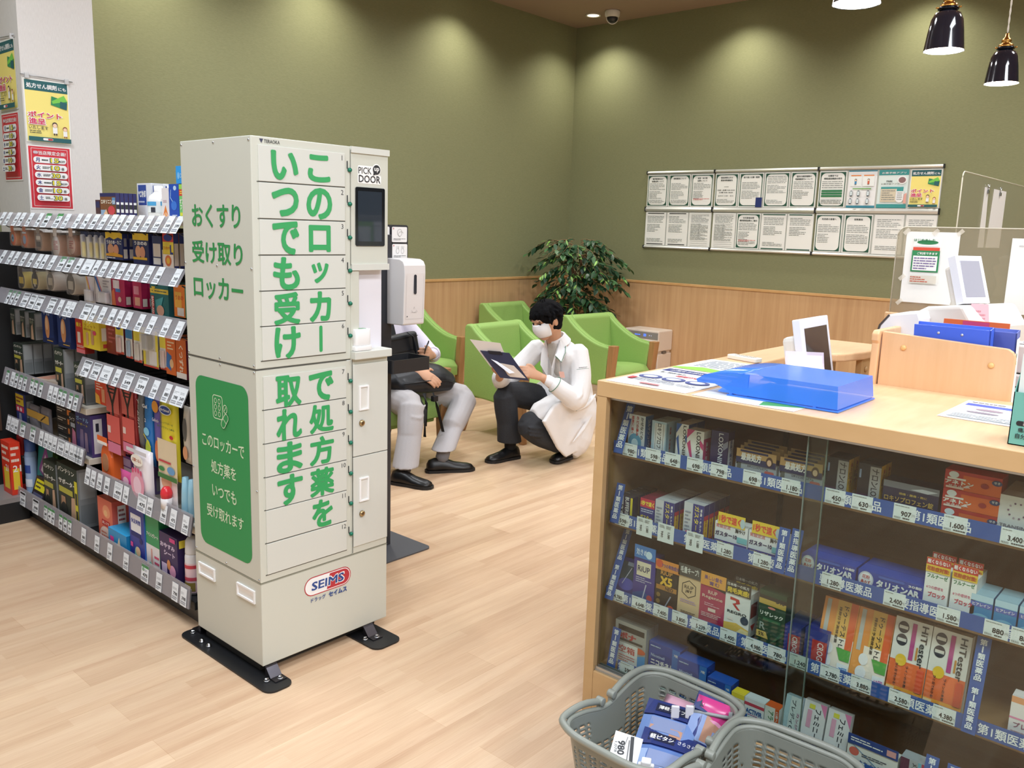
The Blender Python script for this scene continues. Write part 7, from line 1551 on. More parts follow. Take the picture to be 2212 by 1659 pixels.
def shoe(parent, heel, toe, label=None):
    heel, toe = V(heel), V(toe); d = (toe - heel).normalized(); s = V((-d.y, d.x, 0)).normalized(); L = (toe - heel).length; o = MB(); up = V((0, 0, 1))
    rs = []
    for q, w, h, zb in ((0, .020, .060, .014), (.04, .034, .082, .014), (.15, .039, .094, .014), (.30, .039, .096, .014), (.44, .041, .084, .014), (.58, .045, .066, .014), (.75, .049, .056, .014), (.88, .046, .050, .014), (.96, .034, .042, .016), (1, .014, .028, .020)):
        c = heel + d * (L * q)
        rs.append([c + s * (w * math.cos(a)) + up * (zb + (h - zb) * (math.sin(a) if math.sin(a) > 0 else .0)) for a in [2 * PI * k / 16 for k in range(16)]])
    o.rings(rs, BLKS); sh_ = o.build('shoe', parent)
    m = MB(); rs = []
    for q, w in ((-.03, .018), (.03, .038), (.2, .042), (.45, .042), (.7, .052), (.88, .050), (.97, .038), (1.03, .016)):
        c = heel + d * (L * q); rs.append([c + s * w + up * .001, c + s * w + up * .018, c - s * w + up * .018, c - s * w + up * .001])
    m.rings(rs, mat('18181A', .6), smooth=False); m.build('sole', sh_)
    m = MB()
    for q in (.34, .42, .50): c = heel + d * (L * q); m.tube([c + s * .022 + up * (.098 - .12 * (q - .2)), c + up * (.106 - .12 * (q - .2)), c - s * .022 + up * (.098 - .12 * (q - .2))], .0025, mat('1E1E20', .7), 5)
    m.build('laces', sh_); return sh_

# --- pharmacist squatting with a clipboard
ph = thing('person', 'squatting person in a white coat and face mask writing on a navy clipboard', 'person', (0, 0, 0))
HC = V((4.292, 3.50, .965)); HF = frame((-.90, .16, -.38), (-.24, -.97, 0)); f, l, u = HF
lw, rw = V((4.172, 3.415, .612)), V((4.03, 3.66, .60))
b = MB(); head_parts(b, HC, HF)
limb(b, [HC - f * .035 - u * .06, V((4.395, 3.515, .845)), V((4.455, 3.525, .77))], [.056, .052, .055])
limb(b, [(4.47, 3.53, .76), (4.56, 3.54, .58), (4.63, 3.555, .34)], [(.15, .10), (.15, .11), (.15, .13)], 18, 3, '888888', (-.24, -.97, 0))
limb(b, [(4.52, 3.37, .72), (4.385, 3.30, .46), lw], [.050, .040, .027]); limb(b, [(4.44, 3.69, .73), (4.23, 3.80, .53), rw], [.050, .040, .027])
limb(b, [(4.60, 3.47, .32), (4.36, 3.49, .305), (4.18, 3.515, .275), (4.29, 3.47, .19), (4.43, 3.435, .12)], [.065, .055, .042, .034, .030]); limb(b, [(4.61, 3.64, .33), (4.38, 3.69, .41), (4.18, 3.72, .445), (4.195, 3.72, .30), (4.22, 3.72, .10)], [.065, .055, .042, .038, .030])
bc = [V((3.800, 3.620, .795)), V((3.938, 3.500, .782)), V((4.045, 3.42, .605)), V((3.91, 3.545, .622))]
bu = (bc[1] - bc[0]).normalized(); bv = (bc[0] - bc[3]).normalized(); bn = bu.cross(bv).normalized()
if bn.dot(V((0, -.3, 1))) < 0: bn = -bn
hand(b, lw, lw + V((-.062, .035, .028)), V((-.86, .40, .28)), V((-.1, .25, .95)), V((.15, -.95, .25)), [.55, .75, .95, 1.1], thumb=V((-.62, .35, .65)))
hand(b, rw, rw + V((-.03, -.045, .03)), V((-.35, -.75, .45)), V((-.8, .3, .3)), V((-.1, .3, -.9)), [.5, .6, .7, .8])
remesh_build(b, 'body', .0052, ph, 3, SKIN)
eyes(ph, HC, HF); hair_cap(ph, HC, HF, 3)
m = MB(); mk = MB(); rs = []
for i in range(9):
    q = i / 8; z = -.086 + .098 * q; wd = .060 + .012 * math.sin(q * PI); dp = .064 + .026 * math.sin(min(1, q * 1.1) * PI * .75)
    rs.append([HC + u * z + l * (wd * math.sin(a)) + f * (.018 + (dp + .008) * math.cos(a) - .0) for a in [math.radians(-78 + 156 * k / 12) for k in range(13)]])
mk.rings(rs, mat('E9EAED', .8), closed=False, caps=False); mo_ = mk.build('face_mask', ph); mo_.modifiers.new('thick', 'SOLIDIFY').thickness = .003
for s in (-1, 1):
    m = MB(); m.tube([HC + l * (.066 * s) + f * .03 + u * .0, HC + l * (.079 * s) + f * .0 + u * .014, HC + l * (.083 * s) - f * .025 + u * .012], .0015, mat('E9EAED', .8), 5); m.build('ear_loop', mo_)
# coat
c = MB(); SD = (-.24, -.97, 0)
limb(c, [(4.455, 3.535, .800), (4.485, 3.53, .735), (4.555, 3.535, .60), (4.615, 3.54, .46), (4.63, 3.54, .34)], [(.085, .07), (.185, .105), (.185, .135), (.185, .15), (.20, .17)], 20, 4, '888888', SD)
limb(c, [(4.63, 3.53, .38), (4.61, 3.50, .28), (4.56, 3.46, .16), (4.52, 3.44, .085)], [(.19, .165), (.19, .17), (.13, .16), (.10, .13)], 20, 3, '888888', SD)
limb(c, [(4.62, 3.46, .36), (4.42, 3.46, .36), (4.24, 3.49, .345)], [.13, .12, .085]); limb(c, [(4.62, 3.64, .38), (4.48, 3.67, .42)], [.13, .105])
c.prism([(x, 3.355, z) for x, z in ((4.135, .335), (4.20, .255), (4.30, .125), (4.385, .055), (4.50, .075), (4.62, .14), (4.70, .30), (4.62, .46), (4.42, .47), (4.24, .43))], (0, .028, 0), '888888')
for P_, R_2 in (([(4.505, 3.395, .755), (4.47, 3.335, .60), (4.392, 3.295, .455), (4.31, 3.315, .500), (4.235, 3.365, .565)], [.072, .072, .068, .062, .055]), ([(4.43, 3.67, .755), (4.34, 3.76, .62), (4.24, 3.80, .525), (4.14, 3.745, .555), (4.075, 3.695, .585)], [.070, .070, .066, .060, .055])):
    limb(c, P_, R_2, 14, 4)
for P_ in ([(4.44, 3.325, .64), (4.36, 3.245, .50), (4.30, 3.262, .47)], [(4.66, 3.345, .45), (4.55, 3.325, .40), (4.42, 3.322, .37)], [(4.62, 3.33, .33), (4.5, 3.318, .24), (4.40, 3.325, .16)], [(4.58, 3.37, .62), (4.60, 3.36, .52), (4.66, 3.38, .44)], [(4.34, 3.255, .44), (4.42, 3.245, .47), (4.46, 3.27, .53)]):
    limb(c, P_, [.008, .016, .006], 8, 3)
remesh_build(c, 'coat', .007, ph, 5, COATW)
# shirt front, lapels, collar, trims
m = MB(); limb(m, [(4.368, 3.500, .80), (4.372, 3.490, .72), (4.405, 3.475, .60)], [(.045, .02), (.055, .02), (.03, .015)], 12, 3, GSHIRT, SD); m.build('shirt_front', ph)
m = MB()
for s in (1, -1):
    t = V((-.24, -.97, 0)) * s; o0 = V((4.40, 3.51, .83)) + t * .062; o1 = V((4.343, 3.507, .74)) + t * .075; o2 = V((4.365, 3.505, .575)) + t * .02; o3 = V((4.325, 3.507, .655)) + t * .062; o4 = V((4.46, 3.52, .80)) + t * .085; o5 = V((4.405, 3.51, .76)) + t * .125; o6 = V((4.365, 3.508, .70)) + t * .125
    nn = V((-.9, .2, .35)) * .010
    m.prism([o0, o1, o3, o2][::1], nn, COATW); m.prism([o0, o4, o5, o6, o1], nn, COATW)
m.build('lapels', ph)
m = MB(); cc = V((4.425, 3.517, .822)); ca = V((-.45, .1, .89)).normalized(); cf, cl_, cu = frame(V((-.97, .24, 0)) - ca * V((-.97, .24, 0)).dot(ca), (-.24, -.97, 0))
m.rings([[cc + (cf * (math.cos(a) * k) + cl_ * (math.sin(a) * k)) * w_ + ca * z_ for w_, z_, in ((.068, -.03), (.060, .030), (.072, .028), (.095, -.032))] for a, k in [(math.radians(28 + 304 * t_ / 20), 1) for t_ in range(21)]], COATW, smooth=False); m.build('collar', ph, bevel=.004)
GP = mat('3F7A5A', .7); m = MB()
lft = V((-.24, -.97, 0)); m.tube([V((4.46, 3.52, .80)) + lft * .087 + V((-.012, 0, .004)), V((4.405, 3.51, .76)) + lft * .127 + V((-.012, 0, .0)), V((4.365, 3.508, .70)) + lft * .127 + V((-.012, 0, 0)), V((4.343, 3.507, .73)) + lft * .08 + V((-.014, 0, .004))], .0022, GP, 5); m.build('lapel_piping', ph)
m = MB(); ax = (V((4.235, 3.365, .565)) - V((4.31, 3.315, .50))).normalized(); a1 = ax.cross(V((0, 0, 1))).normalized(); a2 = ax.cross(a1)
m.tube([V((4.237, 3.365, .565)) + a1 * .0565 * math.cos(t) + a2 * .0565 * math.sin(t) for t in [2 * PI * k / 20 for k in range(20)]], .0022, GP, 5, closed=True); m.build('cuff_piping', ph)
m = MB(); limb(m, [(4.255, 3.352, .552), (4.195, 3.398, .597)], [.040, .036], 14, 2, mat('ECEBEF', .8)); m.build('shirt_cuff', ph)
# breast pocket print and badge
m = MB(); o0 = V((4.388, 3.315, .655)); f_ = Face(m, o0, V((.60, -.72, .1)).normalized(), V((-.35, -.15, .92)).normalized(), .0006); f_.lines(.02, .006, .075, .016, 2, K_, .5, 4); f_.rect(.005, .0, .085, .0022, mat('3F7A5A')); m.build('pocket_lettering', ph)
m = MB(); m.prism([(4.315, 3.385, .60), (4.335, 3.36, .60), (4.325, 3.365, .64), (4.305, 3.39, .64)], (-.003, -.003, 0), mat('E0B0A0', .4)); m.build('name_badge', ph)
# trousers
def cuff(mb, a, b_, r0, r1):
    a, b_ = V(a), V(b_); mb.rings([[a.lerp(b_, q) + V((math.cos(k * PI / 9), math.sin(k * PI / 9), 0)) * (r0 + (r1 - r0) * q) for k in range(18)] for q in (0, .35, .7, 1)], '888888')
t = MB(); limb(t, [(4.62, 3.48, .33), (4.40, 3.49, .315), (4.165, 3.515, .285)], [.105, .095, .080], 16, 4); limb(t, [(4.155, 3.515, .285), (4.24, 3.49, .215), (4.40, 3.44, .125)], [.080, .078, .062], 16, 4)
limb(t, [(4.62, 3.65, .34), (4.38, 3.69, .42), (4.165, 3.72, .465)], [.105, .095, .076], 16, 4); limb(t, [(4.150, 3.72, .455), (4.17, 3.72, .36), (4.19, 3.72, .27)], [.076, .078, .074], 16, 4); cuff(t, (4.18, 3.72, .33), (4.215, 3.72, .125), .070, .084)
ell(t, (4.62, 3.56, .33), (V((1, 0, 0)), V((0, 1, 0)), V((0, 0, 1))), (.14, .17, .12))
for z in (.235, .26, .285): limb(t, [(4.10, 3.455, z), (4.16, 3.432, z - .012), (4.26, 3.425, z - .03)], [.006, .012, .005], 8, 3)
remesh_build(t, 'trousers', .007, ph, 4, DARKT)
for a0, a1_ in (((4.22, 3.72, .16), (4.225, 3.72, .08)), ((4.42, 3.437, .13), (4.455, 3.425, .085))):
    m = MB(); limb(m, [a0, a1_], [.042, .040], 12, 2, mat('141416', .9)); m.build('sock', ph)
shoe(ph, (4.295, 3.705, 0), (4.035, 3.755, 0)); s2 = shoe(ph, (4.49, 3.405, .022), (4.345, 3.45, .004))
# clipboard, papers, pen
cb = thing('clipboard', 'navy clipboard held on the raised knee of the squatting person', 'clipboard', (0, 0, 0)); NVY = mat('2C3350', .4)
m = MB(); m.prism(bc, bn * .004, NVY); m.build('board', cb)
m = MB(); k0 = bc[0].lerp(bc[1], .28); k1 = bc[0].lerp(bc[1], .72); m.prism([k0 - bv * .016, k1 - bv * .016, k1 + bv * .006, k0 + bv * .006], bn * .012, mat('1A1D2A', .35)); m.build('clip', cb)
def quad(name, P4, th, mt, label, cat, group): m = MB(); m.prism(P4, th, mt); return tag(m.build(name), label, cat, group)
pq = [bc[3] - bu * .012 + (bc[0] - bc[3]) * .38, bc[2] - bu * .07 + (bc[1] - bc[2]) * .40, bc[1] + bv * .075 - bu * .012, bc[0] + bv * .085 - bu * .014]
quad('form_sheet', [p - bn * .0035 for p in pq], bn * .0012, mat('D9D0C8', .7), 'pale sheet sticking out above the navy clipboard', 'paper', 'sheets with the navy clipboard')
pq = [bc[3] + bu * .05 + bv * .015, bc[2] - bu * .01 + bv * .02, bc[2] + bv * .12 - bu * .03, bc[3] + bv * .13 + bu * .055]
quad('form_sheet', [p + bn * .0045 for p in pq], bn * .0008, mat('DDD2CA', .7), 'beige form lying on the lower half of the clipboard', 'paper', 'sheets with the navy clipboard')
pq = [bc[3] + bv * .155 + bu * .03, bc[3] + bv * .14 + bu * .06, bc[3] + bv * .065 + bu * .125 + bn * .03, bc[3] + bv * .055 + bu * .085 + bn * .034]
quad('form_sheet', [p + bn * .007 for p in pq], bn * .0008, mat('E4E8F2', .7), 'small white slip curling up under the writing hand', 'paper', 'sheets with the navy clipboard')

# --- seated person behind the sanitiser stand
se = thing('person', 'seated person in pale grey trousers holding a black bag and phone', 'person', (0, 0, 0))
HC = V((3.605, 4.30, 1.135)); HF = frame((.05, -.90, -.42), (1, 0, 0)); f, l, u = HF
lw, rw = V((3.845, 4.10, .705)), V((3.570, 3.985, .660))
b = MB(); head_parts(b, HC, HF); limb(b, [HC - f * .03 - u * .06, V((3.61, 4.36, 1.02)), V((3.61, 4.38, .95))], [.056, .055, .07])
limb(b, [(3.61, 4.38, .95), (3.61, 4.36, .72), (3.61, 4.33, .50)], [(.15, .10), (.15, .11), (.16, .13)], 18, 3, '888888', (1, 0, 0))
limb(b, [(3.80, 4.35, .90), (3.94, 4.22, .69), lw], [.048, .040, .027]); limb(b, [(3.42, 4.35, .90), (3.38, 4.16, .68), rw], [.048, .040, .027])
limb(b, [(3.71, 4.28, .45), (3.86, 4.09, .45), (3.965, 3.945, .42), (3.83, 3.87, .28), (3.675, 3.80, .10)], [.07, .06, .042, .036, .030]); limb(b, [(3.52, 4.28, .45), (3.50, 4.07, .46), (3.478, 3.905, .44), (3.41, 3.835, .28), (3.33, 3.78, .10)], [.07, .06, .042, .036, .030])
hand(b, lw, lw + V((-.055, -.035, .012)), V((-.82, -.45, .25)), V((-.3, .2, .9)), V((.35, -.9, .1)), [.7, .85, 1.0, 1.1], thumb=V((-.75, -.1, .6)))
hand(b, rw, rw + V((.058, -.062, -.045)), V((.58, -.62, -.53)), V((.4, .3, .8)), V((-.45, -.55, .70)), [.25, .3, .35, .45])
remesh_build(b, 'body', .0052, se, 3, SKIN); eyes(se, HC, HF); hair_cap(se, HC, HF, 9)
c = MB(); limb(c, [(3.61, 4.375, 1.00), (3.61, 4.38, .93), (3.61, 4.36, .75), (3.61, 4.33, .55), (3.61, 4.31, .48)], [(.07, .06), (.185, .10), (.19, .13), (.19, .145), (.185, .15)], 20, 4, '888888', (1, 0, 0))
limb(c, [(3.79, 4.36, .91), (3.875, 4.30, .80), (3.945, 4.22, .69), (3.90, 4.15, .705), (3.862, 4.112, .713)], [.070, .064, .058, .050, .040], 14, 4); limb(c, [(3.43, 4.36, .91), (3.39, 4.25, .78), (3.38, 4.16, .68), (3.47, 4.07, .675), (3.54, 4.005, .665)], [.070, .064, .058, .050, .042], 14, 4)
remesh_build(c, 'shirt', .007, se, 5, SHIRTW)
m = MB(); ax = (lw - V((3.94, 4.22, .69))).normalized(); a1 = ax.cross(V((0, 0, 1))).normalized(); a2 = ax.cross(a1); m.tube([V((3.858, 4.108, .713)) + a1 * .041 * math.cos(t) + a2 * .041 * math.sin(t) for t in [2 * PI * k / 18 for k in range(18)]], .003, SHIRTW, 6, closed=True); m.build('cuff', se)
m = MB(); m.prism([(3.585, 4.262, .93), (3.635, 4.262, .93), (3.66, 4.205, .70), (3.61, 4.19, .66), (3.57, 4.205, .70)], (0, -.008, 0), mat('16171C', .6)); m.build('necktie', se)
t = MB(); limb(t, [(3.72, 4.30, .44), (3.86, 4.10, .45), (3.985, 3.94, .425)], [.100, .098, .085], 16, 4); limb(t, [(3.985, 3.93, .415), (3.88, 3.885, .33), (3.80, 3.855, .265)], [.085, .080, .074], 16, 4); cuff(t, (3.84, 3.87, .30), (3.675, 3.805, .145), .072, .078)
limb(t, [(3.52, 4.30, .44), (3.50, 4.08, .46), (3.475, 3.895, .445)], [.100, .098, .085], 16, 4); limb(t, [(3.472, 3.885, .435), (3.44, 3.855, .35), (3.41, 3.83, .27)], [.085, .082, .074], 16, 4); cuff(t, (3.425, 3.84, .31), (3.335, 3.78, .105), .074, .082); ell(t, (3.61, 4.32, .44), (V((1, 0, 0)), V((0, 1, 0)), V((0, 0, 1))), (.19, .15, .11))
for P_ in ([(3.90, 3.89, .43), (3.97, 3.86, .40), (4.04, 3.90, .42)], [(3.87, 3.86, .39), (3.92, 3.84, .36), (3.99, 3.87, .37)], [(3.42, 3.83, .45), (3.48, 3.81, .43), (3.55, 3.84, .45)], [(3.40, 3.80, .40), (3.45, 3.785, .385), (3.51, 3.81, .40)]): limb(t, P_, [.006, .013, .006], 8, 3)
remesh_build(t, 'trousers', .007, se, 4, GREYT)
m = MB(); limb(m, [(3.705, 3.818, .165), (3.665, 3.805, .09)], [.044, .042], 12, 2, mat('77787E', .9)); m.build('sock', se)
m = MB(); limb(m, [(3.34, 3.785, .16), (3.325, 3.78, .08)], [.044, .042], 12, 2, mat('5A5B60', .9)); m.build('sock', se)
shoe(se, (3.585, 3.86, 0), (3.845, 3.70, 0)); shoe(se, (3.275, 3.835, 0), (3.37, 3.585, 0))
# bag and phone
BAGM = mat('15181D', .42); bg = thing('backpack', 'black leather-look backpack with hanging straps on the lap of the seated person', 'backpack', (0, 0, 0))
m = MB(); limb(m, [(3.46, 4.06, .585), (3.60, 4.03, .600), (3.76, 3.99, .590), (3.875, 3.96, .555)], [(.070, .10), (.080, .115), (.075, .105), (.045, .065)], 18, 4, '888888', (0, -.35, .95)); limb(m, [(3.48, 3.985, .555), (3.66, 3.95, .552), (3.84, 3.93, .535)], [(.05, .055), (.052, .06), (.04, .045)], 14, 4)
remesh_build(m, 'main_bag', .007, bg, 4, BAGM)
m = MB(); Mb = Matrix.Translation((3.585, 4.13, .775)) @ Matrix.Rotation(-.10, 4, 'Y') @ Matrix.Rotation(-.15, 4, 'X'); m.box(-.135, .135, -.045, .04, -.10, .085, BAGM, Mb); m.build('top_flap', bg, bevel=.022, seg=4)
m = MB(); m.box(-.13, .13, -.0475, -.045, .052, .056, mat('0A0B0D', .3), Mb); m.box(-.11, .10, -.0475, -.045, -.03, -.027, mat('0A0B0D', .3), Mb); m.build('seam_line', bg)
m = MB(); m.tube([(3.60, 4.075, .875), (3.635, 4.058, .85), (3.65, 4.052, .77), (3.655, 4.02, .69)], .011, mat('1C2026', .5), 8, sq=(.018, .004)); m.build('strap_handle', bg)
m = MB(); m.tube([(3.46, 3.935, .575), (3.62, 3.892, .585), (3.78, 3.880, .57), (3.875, 3.90, .545)], .004, mat('0A0B0D', .3), 6); m.build('zip_line', bg)
for P_ in ([(3.585, 3.89, .51), (3.575, 3.86, .45), (3.555, 3.845, .31)], [(3.645, 3.875, .51), (3.655, 3.845, .42), (3.695, 3.83, .255)], [(3.53, 3.90, .51), (3.51, 3.80, .42), (3.50, 3.79, .26)]):
    m = MB(); m.tube(P_, .01, mat('0E0F12', .7), 8, sq=(.014, .003)); m.build('strap', bg)
m = MB(); m.box(3.625, 3.665, 3.845, 3.875, .455, .49, mat('101114', .4)); m.build('buckle', bg, bevel=.004)
po = thing('smartphone', 'dark smartphone in the hand of the seated person', 'phone', (3.745, 4.052, .752)); m = MB(); m.box(-.035, .035, -.004, .004, -.075, .075, mat('14161C', .15)); m.build('handset', po, bevel=.006); po.rotation_euler = (.5, -.85, .3)

# ---------------------------------------------------------------- shopping baskets in front of the counter
BSK = mat('7E827A', .32); BSK2 = mat('8A8E86', .35)
def basket(cx, cy, z0, label, rot=0, h=.272):
    o = thing('shopping_basket', label, 'shopping basket', (cx, cy, z0), rot, 'grey shopping baskets before the counter')
    NU, NV_ = 232, 40
    def per(t, a, b, r):
        pts = rrect(-a, -b, a, b, r, 12); n = len(pts); d = [0]
        for i in range(n): d.append(d[-1] + math.dist(pts[i], pts[(i + 1) % n]))
        out = []
        j = 0
        for k in range(NU):
            s_ = d[-1] * k / NU
            while d[j + 1] < s_: j += 1
            q = (s_ - d[j]) / max(1e-9, d[j + 1] - d[j]); p, r2 = pts[j], pts[(j + 1) % n]; out.append((p[0] + (r2[0] - p[0]) * q, p[1] + (r2[1] - p[1]) * q))
        return out
    def dip(x, y, b): return -.030 * math.exp(-((x) / .085) ** 2) if abs(y) > b * .9 else 0
    A, B = .212, .152
    vs = []; 
    for j in range(NV_ + 1):
        q = j / NV_; a, b_ = A * (.80 + .20 * q), B * (.78 + .22 * q)
        for (x, y) in per(0, a, b_, .055 + .015 * q): vs.append((x, y, q * (h + dip(x, y, b_))))
    fs = []
    for j in range(NV_):
        q = j / NV_
        for k in range(NU):
            x, y, _ = vs[j * NU + k]; corner = abs(x) > A * .80 and abs(y) > B * .70
            hole = .10 < q < .86 and j % 2 == 0 and k % 6 not in (0, 1) and not corner
            if abs(y) > B * .7 and abs(x) < .08 and q > .60: hole = False
            if not hole: fs.append((j * NU + k, j * NU + (k + 1) % NU, (j + 1) * NU + (k + 1) % NU, (j + 1) * NU + k))
    m = MB(); m.raw(vs, fs, BSK, True); bt = [(x, y, .003) for x, y in per(0, A * .80, B * .78, .055)]; m.raw(bt, [tuple(range(NU))], BSK)
    s = m.build('slotted_shell', o); sd = s.modifiers.new('thick', 'SOLIDIFY'); sd.thickness = .003
    top = [(x, y, h + dip(x, y, B)) for x, y in per(0, A + .002, B + .002, .07)]
    m = MB(); m.tube(top[::2], .007, BSK2, 8, closed=True); m.build('rim', o)
    for s in (-1, 1):
        pts = [(.026 * s, -B - .006, h - .008)] + [(x, y, h + .011) for x, y in ([(.10 * s, -B - .010), (A * s * .86, -B - .006), (A * s * 1.0, -B * .82), ((A + .014) * s, -B * .5), ((A + .016) * s, 0), ((A + .014) * s, B * .5), (A * s * 1.0, B * .82), (A * s * .86, B + .006), (.10 * s, B + .010)])] + [(.026 * s, B + .006, h - .008)]
        P = [V(p) for p in pts]; sm = []
        for i in range(len(P) - 1):
            p0, p1, p2, p3 = P[max(i - 1, 0)], P[i], P[i + 1], P[min(i + 2, len(P) - 1)]
            for t in (0, .25, .5, .75): sm.append(.5 * ((2 * p1) + (p2 - p0) * t + (2 * p0 - 5 * p1 + 4 * p2 - p3) * t * t + (3 * p1 - p0 - 3 * p2 + p3) * t ** 3))
        sm.append(P[-1]); m = MB(); m.tube(sm, .0095, BSK2, 10); m.build('handle', o)
        for y in (-B - .004, B + .004):
            m = MB(); m.lathe([(.001, -.011), (.012, -.011), (.012, .011), (.001, .011)], (.026 * s, y, h - .006), BSK2, 14, axis='y'); m.box(.026 * s - .008, .026 * s + .008, y - .008, y + .008, h - .05, h - .006, BSK2); m.build('hinge', o, bevel=.002)
    return o
basket(1.806, 1.058, .012, 'grey shopping basket holding navy packets in front of the glass counter', -.03)
basket(1.752, .715, .010, 'second grey shopping basket, nearer the camera and cut by the bottom edge', .05, h=.278)
def packet(kind, label, loc, rot, w, h, d, base, layers, n=5, group='packets in the grey basket'):
    m = MB(); rs = []
    for k in range(7):
        q = k / 6; b_ = d * math.sin(PI * q) ** .6
        rs.append([(-w / 2, 0, q * h), (-w * .3, -b_, q * h), (0, -b_ * 1.1, q * h), (w * .3, -b_, q * h), (w / 2, 0, q * h), (w * .3, b_, q * h), (0, b_ * 1.1, q * h), (-w * .3, b_, q * h)])
    m.rings(rs, mat(base, .25)); o = m.build(kind, loc=loc, rot=rot); t = MB()
    class CF(Face):
        def P(self, x, y):
            a = abs(x / self.w - .5) * 2; b1 = d * math.sin(PI * min(1, max(0, y / self.h))) ** .6 * (1.1 if a < .05 else 1.1 - a * .25 if a < .6 else 2.375 * (1 - a))
            return V((x - self.w / 2, -b1 - .0012 - .0003 * self.k, y))
        def ell(self, cx, cy, rx, ry, mt, n=20):
            for j in range(3):
                A_ = [[(cx + rx * q * math.cos(2 * PI * k / n), cy + ry * q * math.sin(2 * PI * k / n)) for k in range(n)] for q in (max(.02, j / 3), (j + 1) / 3)]
                self.mb.raw([self.P(*p) for p in A_[0] + A_[1]], [(k, (k + 1) % n, n + (k + 1) % n, n + k) for k in range(n)], mt)
            self.k += 1
    def fine(L):
        out = []
        for q in L:
            if q[0] == 'r':
                nx = max(1, int((q[3] - q[1]) * 10)); ny = max(1, int((q[4] - q[2]) * 8))
                for i in range(nx):
                    for j in range(ny): out.append(('r', q[1] + (q[3] - q[1]) * i / nx, q[2] + (q[4] - q[2]) * j / ny, q[1] + (q[3] - q[1]) * (i + 1) / nx, q[2] + (q[4] - q[2]) * (j + 1) / ny, q[5], '=')) 
                out.append(('k',))
            else: out.append(q)
        return out
    f = CF(t, (0, 0, 0), (1, 0, 0), (0, 0, 1), .0003, w, h)
    for q in fine(layers):
        if q[0] == 'k': f.k += 1
        elif q[0] == 'r': f.mb.raw([f.P(q[1] * w, q[2] * h), f.P(q[3] * w, q[2] * h), f.P(q[3] * w, q[4] * h), f.P(q[1] * w, q[4] * h)], [(0, 1, 2, 3)], q[5])
        else: f.do([q])
    t.build('printed_front', o); return tag(o, label, 'packet', group)
LEGS = [('r', .22, .05, .43, .36, 'B98B72'), ('r', .56, .05, .77, .36, 'B98B72'), ('r', .20, .30, .46, .44, '7F8DB4'), ('r', .54, .30, .80, .44, '7F8DB4'), ('r', .20, .44, .80, .66, '8493BC')]
LEG = [('r', 0, 0, 1, .72, '5A7AB8'), ('r', .06, .06, .94, .66, '9AB2DC')] + LEGS + [ ('r', 0, .74, 1, 1, '1F2F6E'), ('r', .12, .80, .6, .94, '141A3A'), S_('軽ピタシ', W_, .36, .87, .08, 0, .42, .03), S_('さらさら', 'E0E4F0', .8, .87, .06, 0, .3, .02)]
packet('packet', 'navy packet with leg picture lying lowest in the basket', (1.700, .985, .135), (-1.18, .05, -1.25), .150, .200, .014, '27387C', LEG)
packet('packet', 'navy packet with leg picture and pale round badge, basket middle', (1.785, 1.035, .150), (-1.05, .0, -1.32), .150, .200, .014, '27387C', [('r', 0, 0, 1, .3, '1F2F6E'), ('e', .5, .2, .34, .15, 'C9DCDC'), S_('さらり', '2A5A6A', .5, .24, .08, 0, .4, .03), S_('吸水', '2A5A6A', .5, .14, .07, 0, .3, .03)] + [('r', .0, .34, 1, .74, '6A88C0'), ('r', .2, .36, .42, .6, 'B98B72'), ('r', .58, .36, .8, .6, 'B98B72'), ('r', .18, .52, .82, .72, '7F8DB4'), ('r', 0, .76, 1, 1, '1F2F6E'), ('r', .2, .82, .8, .95, '141A3A'), S_('薄軽タイプ', W_, .5, .885, .06, 0, .5, .02)])
packet('packet', 'tallest navy packet standing up with grey cloth window and barcode', (1.872, .965, .118), (-.60, .38, -1.05), .135, .215, .015, '24357A', [('r', .02, .42, .98, .76, '8AA0D0'), ('r', .3, .44, .6, .76, 'B98B72'), ('r', .5, .44, .9, .6, '8FA4D4'), ('r', .0, .0, .62, .36, 'A3A5AA'), ('e', .3, .24, .24, .1, '8FC4DE'), S_('3L', '2A6A9A', .3, .24, .06), ('r', .66, .02, .96, .3, 'E4E6EA'), ('r', 0, .78, 1, 1, '1F2F6E'), ('r', .1, .83, .7, .96, '141A3A'), S_('薄軽タイプ', W_, .4, .895, .06, 0, .5, .02)])
packet('packet', 'hot pink packet at the counter end of the basket', (1.925, .975, .140), (-.35, .25, -1.1), .115, .165, .014, 'D0428A', [('e', .5, .5, .3, .2, 'E8A0C4'), ('e', .4, .3, .16, .1, 'D8D0C0'), ('r', .6, .1, .9, .5, 'E0B0C8')])
packet('packet', 'pale pink packet corner behind the standing navy packet', (1.900, 1.075, .165), (-.9, .0, -1.5), .10, .13, .010, 'D8A8BC', [('r', .1, .2, .9, .6, 'C890A8')])
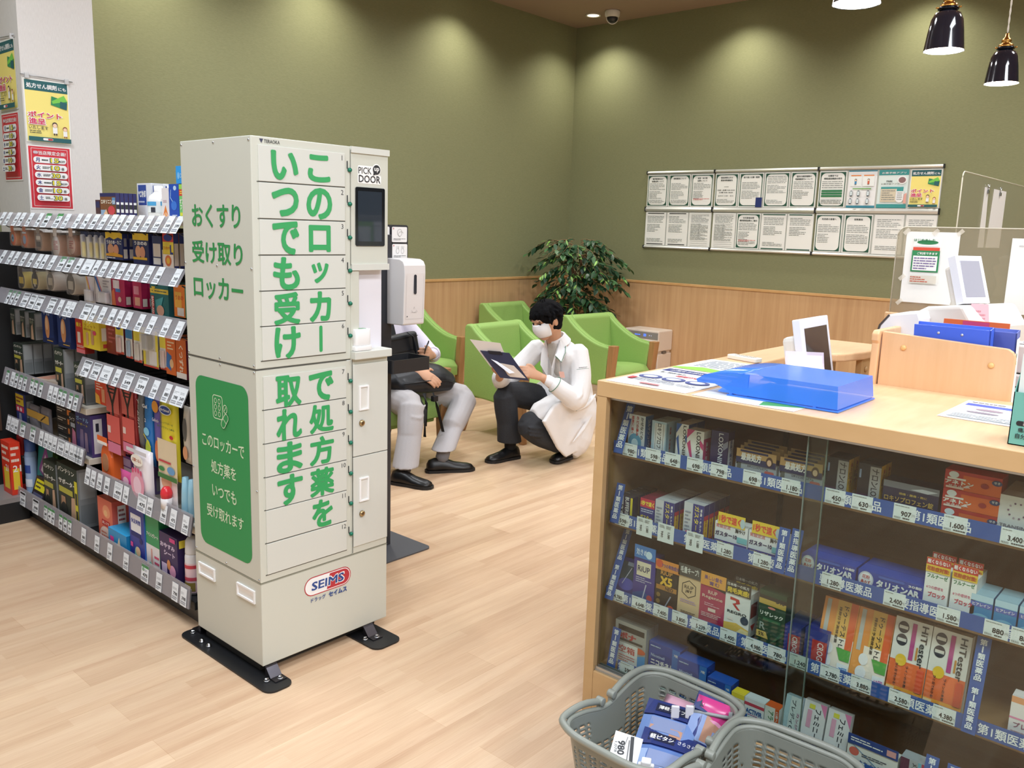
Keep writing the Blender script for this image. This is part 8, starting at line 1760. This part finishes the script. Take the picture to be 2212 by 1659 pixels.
m = MB(); m.box(-.036, .036, -.0008, 0, 0, .085, mat('EEF0F2', .5)); fF = Face(m, (-.036, -.001, 0), (1, 0, 0), (0, 0, 1), .0003, .072, .085)
fF.text('980', .024, .048, .017, K_, rot=-80, w=.034, bold=.04); fF.text('1,078', .010, .046, .008, '555555', rot=-80, w=.026, bold=.0); fF.line([(.058, .012), (.046, .078)], .009, K_); fF.line([(.034, .078), (.030, .046)], .0016, '6A6A6A'); fF.line([(.040, .07), (.046, .02)], .003, '777777')
tag(m.build('price_card', loc=(1.655, 1.055, .215), rot=(-.85, .1, -1.2)), 'white price card reading 980 clipped at the near basket end', 'price card', None)
o = thing('card_clip', 'white plastic clip holding the price card in the basket', 'clip', (1.685, 1.0, .205), -1.1); m = MB(); m.box(-.02, .02, -.006, .006, 0, .035, mat('E6E6E8', .3)); m.box(-.012, .012, -.012, .012, .03, .045, mat('E6E6E8', .3)); m.build('clip_body', o, bevel=.003)
o = thing('card_clip', 'white double plastic clip beside the grey rod holder in the basket', 'clip', (1.925, 1.04, .225), -1.0); m = MB(); m.box(-.03, -.008, -.004, .004, 0, .05, mat('ECEAF0', .3)); m.box(.008, .03, -.004, .004, .005, .055, mat('ECEAF0', .3)); m.box(-.03, .03, -.004, .008, .0, .014, mat('ECEAF0', .3)); m.build('clip_body', o, bevel=.003)
o = thing('rod_holder', 'grey plastic display rod holder leaning at the counter end of the basket', 'display holder', (1.945, .965, .165), -1.15); m = MB(); GRP = mat('9A9EA0', .35)
m.box(-.055, -.045, -.004, .004, 0, .115, GRP); m.box(.045, .055, -.004, .004, 0, .115, GRP); m.tube([(-.05, 0, .10), (.05, 0, .10)], .005, GRP); m.tube([(-.05, 0, .05), (.05, 0, .05)], .005, GRP); m.build('holder_frame', o, rot=(-.2, 0, 0))
m = MB(); f = Face(m, (1.66, .74, .235), V((.5, -.8, .1)).normalized(), V((.5, .4, .75)).normalized(), .0004); m.prism([f.P(0, 0), f.P(.10, 0), f.P(.10, .07), f.P(.0, .035)], f.n * -.0008, mat('EEF0F2', .5)); tag(m.build('paper_slip'), 'white paper slip in the second basket at the bottom edge', 'paper', None)
